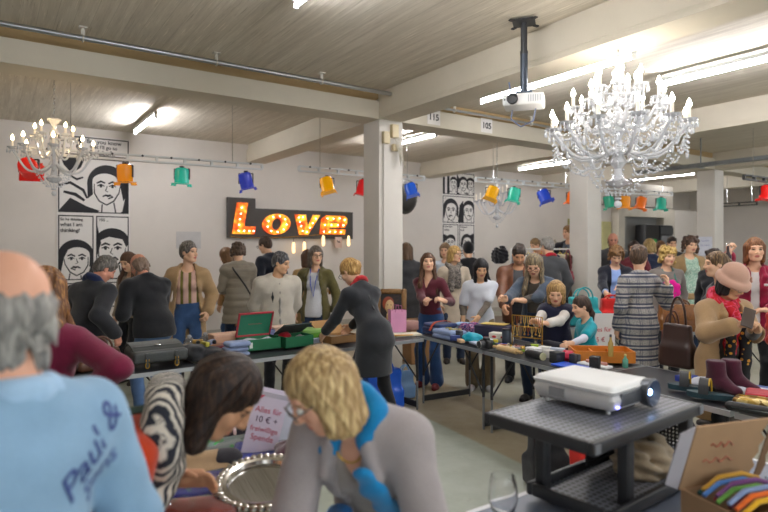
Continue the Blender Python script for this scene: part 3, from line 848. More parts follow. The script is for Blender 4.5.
def concrete_ceiling():
    t = NT('board_marked_concrete'); v = t.obj(); sp = t.n('ShaderNodeSeparateXYZ'); t.l(v, sp.inputs[0])
    bx = t.math('MULTIPLY', sp.outputs[0], 1 / 0.14); fl = t.math('FLOOR', bx)
    wn = t.n('ShaderNodeTexWhiteNoise', noise_dimensions='1D'); t.l(fl, wn.inputs['W'])
    fr = t.math('FRACT', bx); e = t.math('LESS_THAN', fr, 0.045)
    st = t.obj(scale=(7, 0.35, 1)); n = t.n('ShaderNodeTexNoise', Scale=3.0, Detail=6.0, Roughness=0.7); t.l(st, n.inputs['Vector'])
    n2 = t.n('ShaderNodeTexNoise', Scale=0.6, Detail=3.0); t.l(v, n2.inputs['Vector'])
    base = t.ramp(n.outputs['Fac'], [(0.25, srgb('#b9afa0')), (0.5, srgb('#d3cab9')), (0.72, srgb('#e6dfd0'))])
    c = t.mix(t.math('MULTIPLY', wn.outputs['Value'], 0.35), base, srgb('#c2b8a6'))
    c = t.mix(t.math('MULTIPLY', n2.outputs['Fac'], 0.25), c, srgb('#e0d8c8'))
    c = t.mix(t.math('MULTIPLY', e, 0.30), c, srgb('#9c9280'))
    st2 = t.obj(scale=(26, 0.8, 1)); n3 = t.n('ShaderNodeTexNoise', Scale=3.0, Detail=3.0, Roughness=0.6); t.l(st2, n3.inputs['Vector'])
    c = t.mix(1.0, c, t.ramp(n3.outputs['Fac'], [(0.62, (0, 0, 0, 1)), (0.68, (0.16, 0.15, 0.13, 1))]), 'ADD'); c = t.mix(1.0, c, t.ramp(n3.outputs['Fac'], [(0.30, (0.72, 0.70, 0.66, 1)), (0.36, (1, 1, 1, 1))]), 'MULTIPLY')
    t.l(c, t.b.inputs['Base Color']); setp(t.b, Roughness=0.85)
    h = t.math('ADD', t.math('MULTIPLY', wn.outputs['Value'], 0.5), t.math('SUBTRACT', t.math('MULTIPLY', n.outputs['Fac'], 0.5), e)); t.bump(h, 0.5, 0.012)
    return t.m

def painted(col, var=0.04, col2=None):
    t = NT('painted_plaster'); v = t.obj(); n = t.n('ShaderNodeTexNoise', Scale=1.3, Detail=6.0, Roughness=0.6); t.l(v, n.inputs['Vector'])
    n2 = t.n('ShaderNodeTexNoise', Scale=38.0, Detail=3.0); t.l(v, n2.inputs['Vector'])
    c = srgb(col); c2 = srgb(col2) if col2 else tuple(x * (1 - 2 * var) for x in c[:3]) + (1,)
    t.l(t.ramp(n.outputs['Fac'], [(0.35, c2), (0.62, c)]), t.b.inputs['Base Color']); setp(t.b, Roughness=0.75)
    t.bump(n2.outputs['Fac'], 0.12, 0.008); return t.m

def floor_mat():
    t = NT('worn_concrete_floor'); v = t.obj()
    n = t.n('ShaderNodeTexNoise', Scale=0.9, Detail=8.0, Roughness=0.65); t.l(v, n.inputs['Vector'])
    n2 = t.n('ShaderNodeTexNoise', Scale=6.0, Detail=6.0, Roughness=0.7); t.l(v, n2.inputs['Vector'])
    brown = t.ramp(n.outputs['Fac'], [(0.3, srgb('#8a7f68')), (0.5, srgb('#9d9178')), (0.7, srgb('#aea48c'))])
    grey = t.ramp(n.outputs['Fac'], [(0.3, srgb('#929788')), (0.5, srgb('#a6aca0')), (0.7, srgb('#b4bab0'))])
    # an old painted strip: its edge runs along the aisle
    g = t.n('ShaderNodeNewGeometry'); sp = t.n('ShaderNodeSeparateXYZ'); t.l(g.outputs['Position'], sp.inputs[0])
    # signed distance to the line through (0.28, 6.01) with direction (0.467, -0.884)
    d = t.math('ADD', t.math('MULTIPLY', t.math('SUBTRACT', sp.outputs[0], 0.28), 0.884), t.math('MULTIPLY', t.math('SUBTRACT', sp.outputs[1], 6.01), 0.467))
    d = t.math('ADD', d, t.math('MULTIPLY', t.math('SUBTRACT', n2.outputs['Fac'], 0.5), 0.02))
    m = t.n('ShaderNodeMapRange'); m.inputs['From Min'].default_value = -0.02; m.inputs['From Max'].default_value = 0.02; t.l(d, m.inputs['Value'])
    far = t.n('ShaderNodeMapRange'); far.inputs['From Min'].default_value = 0.95; far.inputs['From Max'].default_value = 1.0; t.l(d, far.inputs['Value'])
    k = t.math('SUBTRACT', m.outputs[0], t.math('MULTIPLY', far.outputs[0], 0.55))
    c = t.mix(k, grey, brown)
    sm = t.ramp(n2.outputs['Fac'], [(0.30, (0.60, 0.57, 0.52, 1)), (0.42, (1, 1, 1, 1))])
    c = t.mix(0.35, c, sm, 'MULTIPLY'); sc = t.ramp(n2.outputs['Fac'], [(0.66, (0, 0, 0, 1)), (0.72, (0.12, 0.12, 0.12, 1))]); c = t.mix(1.0, c, sc, 'ADD')
    t.l(c, t.b.inputs['Base Color']); rr = t.ramp(n2.outputs['Fac'], [(0.3, (0.42,) * 3 + (1,)), (0.7, (0.62,) * 3 + (1,))]); t.l(rr, t.b.inputs['Roughness'])
    t.b.inputs['Specular IOR Level'].default_value = 0.4; t.bump(n2.outputs['Fac'], 0.06, 0.01); return t.m

M_CEIL = concrete_ceiling(); M_WALL = painted('#e0d9d1', 0.03); M_BEAM = painted('#d2cab8', 0.04); M_PILL = painted('#d4cfc6', 0.04)
M_FLOOR = floor_mat(); M_TAN = painted('#b39a70', 0.06)

def gbox(mb, a0, a1, b0, b1, z0, z1):     # box in building axes (local frame: x along b, y along a)
    return mb.box(((b0 + b1) / 2, (a0 + a1) / 2, (z0 + z1) / 2), (b1 - b0, a1 - a0, z1 - z0))
G0 = ((O2.x, O2.y, 0), (0, 0, RB))
def gstruct(name, mb, m): return struct(name, mb, m, *G0)

gstruct('floor', gbox(MB(), F_A - .2, W_A + .2, W_B0 - .2, W_B1 + .2, -0.2, 0), M_FLOOR)
gstruct('ceiling', gbox(MB(), F_A - .2, W_A + .2, W_B0 - .2, W_B1 + .2, ZC, ZC + 0.2), M_CEIL)
gstruct('wall_back', gbox(MB(), W_A, W_A + 0.2, W_B0, W_B1 + 0.2, 0, ZC), M_WALL)
gstruct('wall_right', gbox(MB(), F_A, W_A, W_B1, W_B1 + 0.2, 0, ZC), M_WALL)
gstruct('wall_left', gbox(MB(), F_A, W_A, W_B0 - 0.2, W_B0, 0, ZC), M_WALL)
# front wall behind the camera: parapet, mullions and panes of a long window band
gstruct('wall_front', gbox(gbox(MB(), F_A - .2, F_A, W_B0, W_B1, 0, 0.85), F_A - .2, F_A, W_B0, W_B1, 3.45, ZC), M_WALL)
wn_i = 0
for b in np.arange(W_B0 + 0.9, W_B1 - 1.5, 2.9):
    wn_i += 1
    mb = MB()
    for x in (-1.4, 0.0, 1.4): mb.box((x, 0, 0), (0.07, 0.07, 2.6))
    for z in (-1.27, 0.0, 1.27): mb.box((0, 0, z), (2.87, 0.06, 0.06))
    o = struct('window_%d' % wn_i, mb, mat('#d8d8d6', 0.4), ab(F_A - 0.1, b + 0.6, 2.15), (0, 0, RB))
for i in (0, 1, 2, 3):
    b = i * BB; mb = gbox(MB(), F_A, W_A, b, b + BW, ZB, ZC - 0.10); gbox(mb, F_A, W_A, b + 0.03, b + BW - 0.03, ZC - 0.10, ZC)
    for j, zz in enumerate((0.035, 0.060)): gbox(mb, F_A, W_A, b - 0.006, b, ZB + zz, ZB + zz + 0.010)
    gstruct('ceiling_beam', mb, M_BEAM)
for a in (0.0, -5.6):
    mb = gbox(MB(), a, a + BW, W_B0, W_B1, ZB - 0.004, ZC - 0.13); gstruct('cross_beam', mb, M_BEAM)
    mb = gbox(MB(), a + 0.06, a + BW - 0.06, W_B0, W_B1, ZC - 0.13, ZC); gstruct('beam_haunch', mb, M_TAN)
for i in (0, 1, 2, 3):
    for a in (0.0,):
        mb = MB().box((BW / 2 + i * BB, BW / 2 + a, (ZB) / 2), (BW, BW, ZB - 0.008), bev=0.012)
        gstruct('pillar', mb, M_PILL)
gstruct('baseboard_back', gbox(MB(), W_A - 0.015, W_A, W_B0, W_B1, 0, 0.09), mat('#b5aea2', 0.6))

# kitchen corner in the far wall
M_GREYP = painted('#8d8c88', 0.03)
gstruct('wall_niche', gbox(MB(), 2.60, 2.62, 9.16, 10.95, 0.0, 2.5), M_GREYP)
mb = gbox(MB(), 2.40, 2.62, 8.90, 9.16, 0, 2.74); gbox(mb, 2.40, 2.62, 10.95, 11.5, 0, 2.74); gbox(mb, 2.40, 2.62, 9.16, 10.95, 2.5, 2.74)
gstruct('wall_partition', gbox(MB(), 2.62, 2.75, 8.45, 13.2, 0, 2.76), M_WALL)
gstruct('trim_niche', mb, painted('#cfc8ba', 0.05, '#b9b1a2'))
gstruct('partition_panel', gbox(MB(), 2.45, 2.75, 8.45, 11.5, 2.78, 3.38), painted('#a39d92', 0.05))
gstruct('door_1', gbox(MB(), W_A - 0.03, W_A, 9.95, 10.8, 0.0, 2.55), mat('#a89f62', 0.5))
gstruct('door_2', gbox(MB(), 2.59, 2.62, 8.50, 8.86, 0.0, 2.35), mat('#c9c48c', 0.5))

# pipes and cables under the ceiling
M_STEEL = mat('#b9bcbf', 0.28, 0.9); M_GALV = mat('#8e9498', 0.4, 0.8, var=0.12, scale=30)
def run_pipe(name, label, a, b0, b1, z, r, m, hang):
    t = thing(name, label, 'pipe', ab(a, b0, z), RB)
    mb = MB(); mb.cyl((0, 0, 0), (b1 - b0, 0, 0), r, seg=12); obj('pipe_run', mb, m, t)
    for h in hang:
        k = MB(); k.cyl((h - b0, 0, r * .6), (h - b0, 0, ZC - z), 0.012, seg=8); k.box((h - b0, 0, ZC - z - 0.008), (0.07, 0.07, 0.012)); k.tube([(h - b0, (r + .008) * math.cos(q), (r + .008) * math.sin(q)) for q in np.linspace(0, 2 * PI, 12, endpoint=False)], 0.008, 6, closed=True)
        k.box((h - b0, 0, (ZC - z) * .5), (0.035, 0.02, 0.05)); obj('hanger', k, mat('#d6d2c8', 0.5), t)
    return t
run_pipe('conduit_pipe', 'steel conduit pipe along the beam on the left, ending at the front pillar', -0.30, -6.3, -0.02, 3.655, 0.026, M_STEEL, (-3.55, -2.28, -1.02))
run_pipe('conduit_pipe', 'thin steel conduit pipe above the two numbered paper signs', -0.14, 0.45, 4.2, 3.64, 0.018, M_STEEL, (1.2, 2.8))
t = thing('cable_tray', 'galvanised cable tray hung under the ceiling at the far right', 'cable tray', ab(-4.6, 6.85, 3.22), RB + PI / 2)
mb = MB(); mb.box((2.6, 0, 0), (5.2, 0.16, 0.012)); mb.box((2.6, 0.08, 0.03), (5.2, 0.01, 0.06)); mb.box((2.6, -0.08, 0.03), (5.2, 0.01, 0.06)); obj('tray', mb, M_GALV, t)
for x in (0.6, 2.2, 3.9):
    mb = MB(); mb.cyl((x, 0, 0), (x, 0, ZC - 3.22), 0.012, seg=8); mb.box((x, 0, -0.02), (0.05, 0.22, 0.02)); obj('hanger', mb, M_GALV, t)

# ------------------------------------------------------------------ fluorescent lamps
M_TUBE = glow('#fbfaff', 140.0); M_HOUS = mat('#c9ccc9', 0.4)
def tube_lamp(label, b, a0, a1, z=3.66, tubes=1, drop=0.0):
    L = a1 - a0; t = thing('fluorescent_lamp', label, 'lamp', ab(a0, b, z), RB, 'fluorescent tube lamps under the ceiling')
    mb = MB(); mb.box((0, L / 2, 0.02), (0.055, L, 0.05), bev=0.006); obj('housing', mb, M_HOUS, t)
    for y in (0.02, L - 0.02):
        mb = MB(); mb.box((0, y, -0.03), (0.035, 0.03, 0.07)); obj('lamp_holder', mb, mat('#e4e4e0', 0.4), t)
    mb = MB(); mb.cyl((0, 0.035, -0.042), (0, L - 0.035, -0.042), 0.016, seg=12); obj('tube', mb, M_TUBE, t)
    for y in (L * .2, L * .8):
        mb = MB(); mb.cyl((0, y, 0.04), (0, y, ZC - z - 0.001), 0.006, seg=6); obj('suspension_rod', mb, M_HOUS, t)
tube_lamp('long fluorescent lamp beside the beam, just behind the ceiling projector', 1.02, -3.05, -0.85, 3.62)
tube_lamp('fluorescent lamp at the right edge of the photo, right of the big chandelier', 2.35, -4.7, -2.55)
tube_lamp('fluorescent lamp on the left ceiling, above the comic wall poster', -2.25, 2.55, 4.05)
tube_lamp('fluorescent lamp cut by the top edge of the photo', -2.25, -4.4, -2.15)
tube_lamp('fluorescent lamp behind the white front pillar', 2.05, 1.3, 3.2)
tube_lamp('far fluorescent lamp left of the big chandelier', 6.55, 2.0, 3.6)
for b, a0 in ((6.6, -4.2), (10.9, 1.5), (10.9, -3.5), (-2.25, -8.0), (2.3, -8.3)):
    tube_lamp('fluorescent lamp out of view, on the ceiling near %s' % {(6.6, -4.2): 'the right edge', (10.9, 1.5): 'the kitchen', (10.9, -3.5): 'the far right pillar', (-2.25, -8.0): 'the left front windows', (2.3, -8.3): 'the right front windows'}[(b, a0)], b, a0, a0 + 1.8)

# ------------------------------------------------------------------ camera and daylight
cam = bpy.data.cameras.new('camera'); co = bpy.data.objects.new('camera', cam); COL.objects.link(co)
co.location = (0, 0, CH); co.rotation_euler = (PI / 2, 0, 0)
cam.sensor_fit = 'HORIZONTAL'; cam.sensor_width = 36; cam.lens = 36 * F / 768; cam.shift_y = -(256 - HZ) / 768
cam.clip_start = 0.05; cam.dof.use_dof = True; cam.dof.focus_distance = 4.6; cam.dof.aperture_fstop = 1.8
scene.camera = co
w = bpy.data.worlds.new('sky'); scene.world = w; w.use_nodes = True
w.node_tree.nodes['Background'].inputs[0].default_value = (0.86, 0.93, 1.0, 1); w.node_tree.nodes['Background'].inputs[1].default_value = 2.0
vs = scene.view_settings; vs.view_transform = 'Standard'; vs.look = 'None'; vs.gamma = 1.0; vs.exposure = 0.12; vs.use_curve_mapping = False
scene.cycles.max_bounces = 8; scene.cycles.diffuse_bounces = 5; scene.cycles.use_denoising = True; scene.cycles.sample_clamp_indirect = 6.0
# ------------------------------------------------------------------ wall poster panels, sign, projectors, chandeliers, spotlights
M_BLK = mat('#1b1b1d', 0.45); M_DK = mat('#2c2d30', 0.5); M_WHT = mat('#e8e8e6', 0.45, var=0.02); M_INK = mat('#1e1d22', 0.7); M_PAPER = mat('#e6e2de', 0.8, var=0.02)
M_CHROME = mat('#d8dadd', 0.12, 1.0, var=0.02); M_GOLD = mat('#c39a45', 0.3, 0.9); M_TEXT = mat('#303036', 0.6)
def wall_pt(b, z, out=0.01): return ab(W_A - out, b, z)
WALL_R = RB                                   # local x along the wall, local -y towards the room

def ink(parent, polys, y=-0.006, m=None):
    for p in polys:
        mb = MB(); n = len(p); area = sum(p[i][0] * p[(i + 1) % n][1] - p[(i + 1) % n][0] * p[i][1] for i in range(n))
        q = p if area > 0 else p[::-1]
        mb.add([(a, y, c) for a, c in q] + [(a, y + 0.003, c) for a, c in q], [tuple(range(n)), tuple(range(2 * n - 1, n - 1, -1))] + [(i, (i + n), ((i + 1) % n) + n, (i + 1) % n) for i in range(n)])
        parent.append(mb)

def merge(lst):
    o = MB()
    for m in lst: o.add(m.v, m.f)
    return o

def arc(cx, cy, rx, ry, a0, a1, n=14): return [(cx + rx * math.cos(rad(a0 + (a1 - a0) * i / n)), cy + ry * math.sin(rad(a0 + (a1 - a0) * i / n))) for i in range(n + 1)]
def band(pts, w):
    """closed stroke polygon of tapered width along pts"""
    L, R_ = [], []
    n = len(pts)
    for i, p in enumerate(pts):
        a, b = pts[max(0, i - 1)], pts[min(n - 1, i + 1)]; d = (b[0] - a[0], b[1] - a[1]); l = math.hypot(*d) or 1
        h = w * (0.35 + 0.65 * math.sin(PI * (i + 0.5) / n)) / 2
        L.append((p[0] - d[1] / l * h, p[1] + d[0] / l * h)); R_.append((p[0] + d[1] / l * h, p[1] - d[0] / l * h))
    return L + R_[::-1]

def comic_face(cx, cz, s, flip=1, man=False, seed=1):
    """loose ink drawing of an anonymous face"""
    g = lambda pts: [(cx + flip * x * s, cz + z * s) for x, z in pts]
    out = []; rn = random.Random(seed)
    if not man:
        out.append(g(arc(0, 0.05, 0.62, 0.66, 20, 190) + [(-0.60, -0.45), (-0.44, -0.30), (-0.46, 0.10)] + arc(-0.05, 0.12, 0.42, 0.30, 160, 40) + [(0.40, 0.02), (0.50, -0.5), (0.66, -0.2)]))
    else:
        out.append(g(arc(0, 0.22, 0.50, 0.42, -5, 185) + [(-0.46, 0.02), (-0.40, 0.22), (-0.10, 0.36), (0.30, 0.28), (0.42, 0.02)]))
    out.append(g(band([(-0.40, 0.05), (-0.40, -0.25), (-0.25, -0.52), (-0.02, -0.64), (0.20, -0.50), (0.36, -0.22), (0.40, 0.0)], 0.05)))
    for x in (-0.20, 0.16):
        out.append(g(band([(x - 0.13, 0.08), (x, 0.15), (x + 0.13, 0.10)], 0.07)))
        out.append(g(band([(x - 0.11, -0.01), (x, 0.05), (x + 0.11, -0.01)], 0.05))); out.append(g(arc(x, -0.02, 0.045, 0.045, 0, 330, 8)))
    out.append(g(band([(0.0, 0.0), (-0.06, -0.16), (0.02, -0.20)], 0.035)))
    out.append(g(band([(-0.15, -0.36), (-0.05, -0.31), (0.02, -0.335), (0.08, -0.31), (0.17, -0.36), (0.02, -0.43)], 0.08)))
    out.append(g(band([(-0.16, -0.62), (-0.18, -0.95)], 0.05))); out.append(g(band([(0.20, -0.55), (0.26, -0.9)], 0.05)))
    out.append(g([(-0.9, -1.0), (-0.5, -0.86), (-0.16, -1.0)])); out.append(g([(0.2, -1.0), (0.55, -0.80), (1.0, -1.0)]))
    return out

def clip_polys(polys, x0, x1, z0, z1):
    def cut(p, ax, v, keep):
        o = []
        for i in range(len(p)):
            a, b = p[i], p[(i + 1) % len(p)]; ia, ib = keep(a[ax], v), keep(b[ax], v)
            if ia: o.append(a)
            if ia != ib:
                t = (v - a[ax]) / (b[ax] - a[ax]); o.append((a[0] + (b[0] - a[0]) * t, a[1] + (b[1] - a[1]) * t))
        return o
    r = []
    for p in polys:
        for ax, v, k in ((0, x0, lambda a, b: a >= b), (0, x1, lambda a, b: a <= b), (1, z0, lambda a, b: a >= b), (1, z1, lambda a, b: a <= b)):
            if len(p) >= 3: p = cut(p, ax, v, k)
        if len(p) >= 3: r.append(p)
    return r

def poster(label, b, z0, W, H, panels):
    t = thing('wall_poster', label, 'poster', wall_pt(b, z0, 0.004), WALL_R)
    mb = MB(); mb.box((W / 2, 0, H / 2), (W, 0.006, H)); obj('poster_sheet', mb, M_PAPER, t)
    fr = []
    for (x0, x1, a0, a1, art, words) in panels:
        for p in ([(x0, a0), (x1, a0), (x1, a0 + .018), (x0, a0 + .018)], [(x0, a1 - .018), (x1, a1 - .018), (x1, a1), (x0, a1)], [(x0, a0), (x0 + .018, a0), (x0 + .018, a1), (x0, a1)], [(x1 - .018, a0), (x1, a0), (x1, a1), (x1 - .018, a1)]): ink(fr, [p])
        polys = []
        for kind, *q in art:
            if kind == 'face': polys += comic_face(*q)
            elif kind == 'poly': polys.append(q[0])
            elif kind == 'band': polys.append(band(q[0], q[1]))
        a = []; ink(a, clip_polys(polys, x0 + .01, x1 - .01, a0 + .01, a1 - .01), -0.0045); 
        if a: obj('ink_drawing', merge(a), M_INK, t)
        for (s, x, z, size) in words:
            wd = obj('lettering', text_mesh(s, size, 0.001, 'LEFT', bold=0.0015), M_INK, t, (x, -0.0075, z), (PI / 2, 0, 0))
    obj('panel_frame', merge(fr), M_INK, t)
W1, H1 = 1.15, 3.0
p1 = [
    (0.02, 0.36, 2.66, 2.98, [('band', [(0.35, 2.98), (0.30, 2.8), (0.36, 2.67)], 0.03)], [("can't", 0.05, 2.90, 0.085), ('it ...', 0.07, 2.79, 0.085)]),
    (0.36, 1.13, 2.66, 2.98, [], [('But you know', 0.45, 2.91, 0.098), ("that I'll go to", 0.50, 2.82, 0.085), ('SofaLoft.', 0.50, 2.72, 0.115)]),
    (0.02, 1.13, 1.67, 2.62, [('face', 0.78, 2.15, 0.52, 1, False, 3), ('poly', [(0.02, 1.69), (0.20, 1.92), (0.46, 1.78), (0.66, 1.71), (0.60, 1.67), (0.02, 1.67)]), ('poly', [(0.06, 2.60), (0.42, 2.60), (0.36, 2.44), (0.22, 2.34), (0.10, 2.48)]), ('band', [(0.03, 2.12), (0.20, 2.18), (0.40, 2.06), (0.46, 1.92)], 0.05), ('band', [(0.10, 2.02), (0.28, 1.98), (0.42, 1.88)], 0.06), ('poly', [(1.04, 2.40), (1.12, 2.25), (1.12, 1.70), (1.02, 1.70), (1.07, 1.95)]), ('band', [(0.20, 2.30), (0.30, 2.24), (0.40, 2.28)], 0.04)], []),
    (0.02, 0.56, 0.51, 1.62, [('face', 0.29, 0.88, 0.46, -1, False, 5), ('poly', [(0.44, 0.53), (0.56, 0.86), (0.56, 0.53)])], [('So he thinking', 0.05, 1.55, 0.060), ('what I am', 0.05, 1.46, 0.085), ('thinking?', 0.05, 1.36, 0.085)]),
    (0.60, 1.13, 0.51, 1.62, [('face', 0.86, 1.06, 0.55, 1, True, 7), ('poly', [(1.04, 0.53), (1.13, 1.15), (1.13, 0.53)]), ('poly', [(0.61, 1.50), (0.68, 1.15), (0.61, 0.9)])], [('YES ...', 0.64, 1.55, 0.065)]),
    (0.02, 1.13, 0.02, 0.46, [('band', [(0.05, 0.30), (0.20, 0.40), (0.38, 0.30), (0.30, 0.10)], 0.08), ('poly', [(0.05, 0.05), (0.2, 0.25), (0.35, 0.05)])], [("I don't", 0.55, 0.36, 0.07)]),
]
poster('tall black and white comic strip poster on the left wall behind the small chandelier', -3.34, 0.62, W1, H1, p1)
p2 = [
    (0.02, 0.50, 2.42, 2.98, [('poly', [(0.04, 2.42), (0.04, 2.95), (0.09, 2.95), (0.09, 2.42)]), ('poly', [(0.16, 2.42), (0.16, 2.9), (0.24, 2.98), (0.24, 2.42)]), ('face', 0.38, 2.72, 0.24, 1, True, 2)], []),
    (0.50, 1.08, 2.42, 2.98, [('face', 0.70, 2.70, 0.28, -1, False, 4), ('face', 0.95, 2.72, 0.26, 1, True, 6), ('poly', [(0.52, 2.9), (0.62, 2.8), (0.52, 2.6)])], []),
    (0.02, 1.08, 1.70, 2.38, [('face', 0.28, 2.02, 0.42, -1, False, 8), ('face', 0.90, 2.02, 0.38, 1, False, 9), ('poly', [(0.52, 1.72), (0.58, 2.15), (0.70, 2.28), (0.72, 1.72)])], [('...?', 0.06, 2.32, 0.06)]),
    (0.02, 0.53, 0.98, 1.66, [('face', 0.28, 1.20, 0.32, 1, True, 10), ('poly', [(0.03, 1.42), (0.2, 1.36), (0.03, 1.15)])], [('I have been', 0.05, 1.60, 0.06), ('waiting', 0.05, 1.52, 0.06)]),
    (0.57, 1.08, 0.98, 1.66, [('face', 0.82, 1.20, 0.32, -1, False, 11), ('poly', [(1.06, 1.44), (0.9, 1.38), (1.06, 1.1)])], [('It is good', 0.60, 1.60, 0.06), ('to sit', 0.60, 1.52, 0.06)]),
    (0.02, 1.08, 0.04, 0.94, [('face', 0.55, 0.45, 0.50, 1, True, 12)], []),
]
poster('black and white comic strip poster on the wall right of the white front pillar', 5.10, 0.62, 1.10, 3.0, p2)

# illuminated LOVE sign
t = thing('marquee_sign', 'dark wall sign reading LOVE in glowing orange bulb letters', 'sign', wall_pt(-0.42, 1.88, 0.02), WALL_R)
mb = MB(); mb.prism([(0, 0), (2.87, 0), (2.87, 0.60), (0.58, 0.60), (0.58, 0.80), (0, 0.80)], 0, 0.05, Matrix.Rotation(PI / 2, 4, 'X')); obj('back_board', mb, mat('#45423f', 0.6), t)
def orange_letter():
    n = NT('glowing_orange'); v = n.obj(); vo = n.n('ShaderNodeTexNoise', Scale=7.0, Detail=2.0); n.l(v, vo.inputs['Vector'])
    c = n.ramp(vo.outputs['Fac'], [(0.35, srgb('#c43a06')), (0.5, srgb('#f07812')), (0.66, srgb('#ffc23a'))])
    n.l(c, n.b.inputs['Emission Color']); n.l(c, n.b.inputs['Base Color']); n.b.inputs['Emission Strength'].default_value = 0.95; return n.m
M_OR = orange_letter(); M_RIM = mat('#7a2c10', 0.4, 0.3); M_BULB = glow('#ffe9b8', 7.0)
sl = 0.16
def sk(p, x0, z0): return [(x0 + x + sl * z, z0 + z) for x, z in p]
letters = [
    ('L', 0.09, 0.08, [[(0, 0), (0.46, 0), (0.46, 0.15), (0.22, 0.15), (0.22, 0.62), (0, 0.62)]], [(0.11, 0.06), (0.22, 0.06), (0.33, 0.06), (0.42, 0.06), (0.10, 0.18), (0.10, 0.29), (0.10, 0.40), (0.10, 0.52)]),
    ('O', 0.68, 0.08, [arc(0.31, 0.21, 0.31, 0.215, 90, 270, 10) + arc(0.31, 0.21, 0.105, 0.12, 270, 90, 10), arc(0.31, 0.21, 0.31, 0.215, -90, 90, 10) + arc(0.31, 0.21, 0.105, 0.12, 90, -90, 10)], [(0.31 + 0.21 * math.cos(rad(a)), 0.21 + 0.165 * math.sin(rad(a))) for a in range(0, 360, 40)]),
    ('V', 1.44, 0.08, [[(0.10, 0), (0.30, 0), (0.27, 0.16), (0.18, 0.425), (-0.07, 0.425)], [(0.30, 0), (0.52, 0.425), (0.36, 0.425), (0.27, 0.16)]], [(0.02, 0.36), (0.06, 0.27), (0.10, 0.18), (0.15, 0.08), (0.25, 0.06), (0.31, 0.15), (0.36, 0.25), (0.42, 0.35), (0.11, 0.37)]),
    ('E', 2.02, 0.08, [[(0, 0.02), (0.62, 0.02), (0.62, 0.13), (0.20, 0.13), (0.20, 0.17), (0.0, 0.22)], [(0.0, 0.17), (0.60, 0.17), (0.64, 0.27), (0.18, 0.27), (0.18, 0.30), (0.0, 0.35)], [(0.0, 0.29), (0.18, 0.30), (0.42, 0.30), (0.42, 0.27), (0.64, 0.27), (0.62, 0.38), (0.54, 0.425), (0.10, 0.425), (0.0, 0.36)]], [(0.08, 0.07), (0.22, 0.07), (0.36, 0.07), (0.50, 0.07), (0.08, 0.22), (0.24, 0.22), (0.40, 0.22), (0.54, 0.22), (0.12, 0.36), (0.27, 0.36), (0.42, 0.37), (0.55, 0.34)]),
]
RX = Matrix.Rotation(PI / 2, 4, 'X')
for nm, x0, z0, polys, bulbs in letters:
    mb = MB(); rim = MB()
    for p in polys:
        q = sk(p, x0, z0); n = len(q); ar = sum(q[i][0] * q[(i + 1) % n][1] - q[(i + 1) % n][0] * q[i][1] for i in range(n)); q = q if ar > 0 else q[::-1]
        mb.prism(q, 0.055, 0.085, RX)
    l = obj('letter', mb, M_OR, t); l['label'] = 'glowing orange letter ' + nm
    for x, z in bulbs: obj('bulb', MB().ball((x0 + x + sl * z, -0.105, z0 + z), 0.0145, 8, 6), M_BULB, l)
mb = MB(); mb.tube([(0.06, -0.055, 0.03), (0.3, -0.06, 0.0), (1.2, -0.06, 0.02), (1.75, -0.06, 0.06), (2.1, -0.06, 0.10)], 0.006, 6); obj('cable', mb, mat('#b8862e', 0.5), t)
# small lit paper lanterns hanging under the sign
for i, (px, py) in enumerate(((287, 247), (298, 246.5), (318, 240), (344, 240))):
    b = {287: 0.95, 298: 1.20, 318: 1.65, 344: 2.28}[px]; z = CH + (HZ - py) / F * 12.6
    lt = thing('hanging_lantern', 'small lit paper lantern hanging under the LOVE sign, %s' % ('first from the left', 'second from the left', 'third from the left', 'rightmost')[i], 'lantern', wall_pt(b, z, 0.17), WALL_R, 'lanterns under the sign')
    mb = MB(); mb.lathe([(0.02, -0.13), (0.035, -0.10), (0.03, 0.06), (0.015, 0.10)], (0, 0, 0), 10); obj('lantern_shade', mb, glow('#ffd9a0', 1.6), lt)
    mb = MB(); mb.tube([(0, 0, 0.10), (0, 0, 1.87 - z), (0, 0.058, 1.87 - z + 0.02)], 0.004, 5); obj('cord', mb, M_BLK, lt)
mb = MB().box((0, 0, 0), (0.17, 0.012, 0.24), bev=0.004)
t = solo('paper_tag', 'pale pink paper tag hanging at the end of the LOVE sign', 'tag', mb, mat('#e3c4b4', 0.8), wall_pt(2.04, 1.80, 0.14), WALL_R)
obj('handwriting', scrawl(0.08, 0.07, 2, 0.006), mat('#3a3434', 0.6), t, (0, -0.008, 0.02), (PI / 2, 0, 0))
mb = MB().box((0, 0, 0), (0.46, 0.006, 0.32))
solo('wall_notice', 'faint white notice sheet on the wall left of the LOVE sign', 'notice', mb, mat('#c9c6c4', 0.8), wall_pt(-1.15, 1.83, 0.006), WALL_R)

# numbered paper signs on the cross beam
def beam_sign(txt, px, label):
    b = {115: 0.93, 105: 1.96}[int(txt)]
    o = solo('number_sign', label, 'sign', MB().box((0, 0, 0), (0.235, 0.005, 0.215)), M_PAPER, ab(-0.004, b, 3.535), RB)
    lettering(txt, o, M_INK, (0, -0.004, -0.005), (PI / 2, 0, 0), 0.125, bold=0.003)
beam_sign('115', 457, 'white paper sign reading 115 taped to the cross beam')
beam_sign('105', 525, 'white paper sign reading 105 below the ceiling projector')

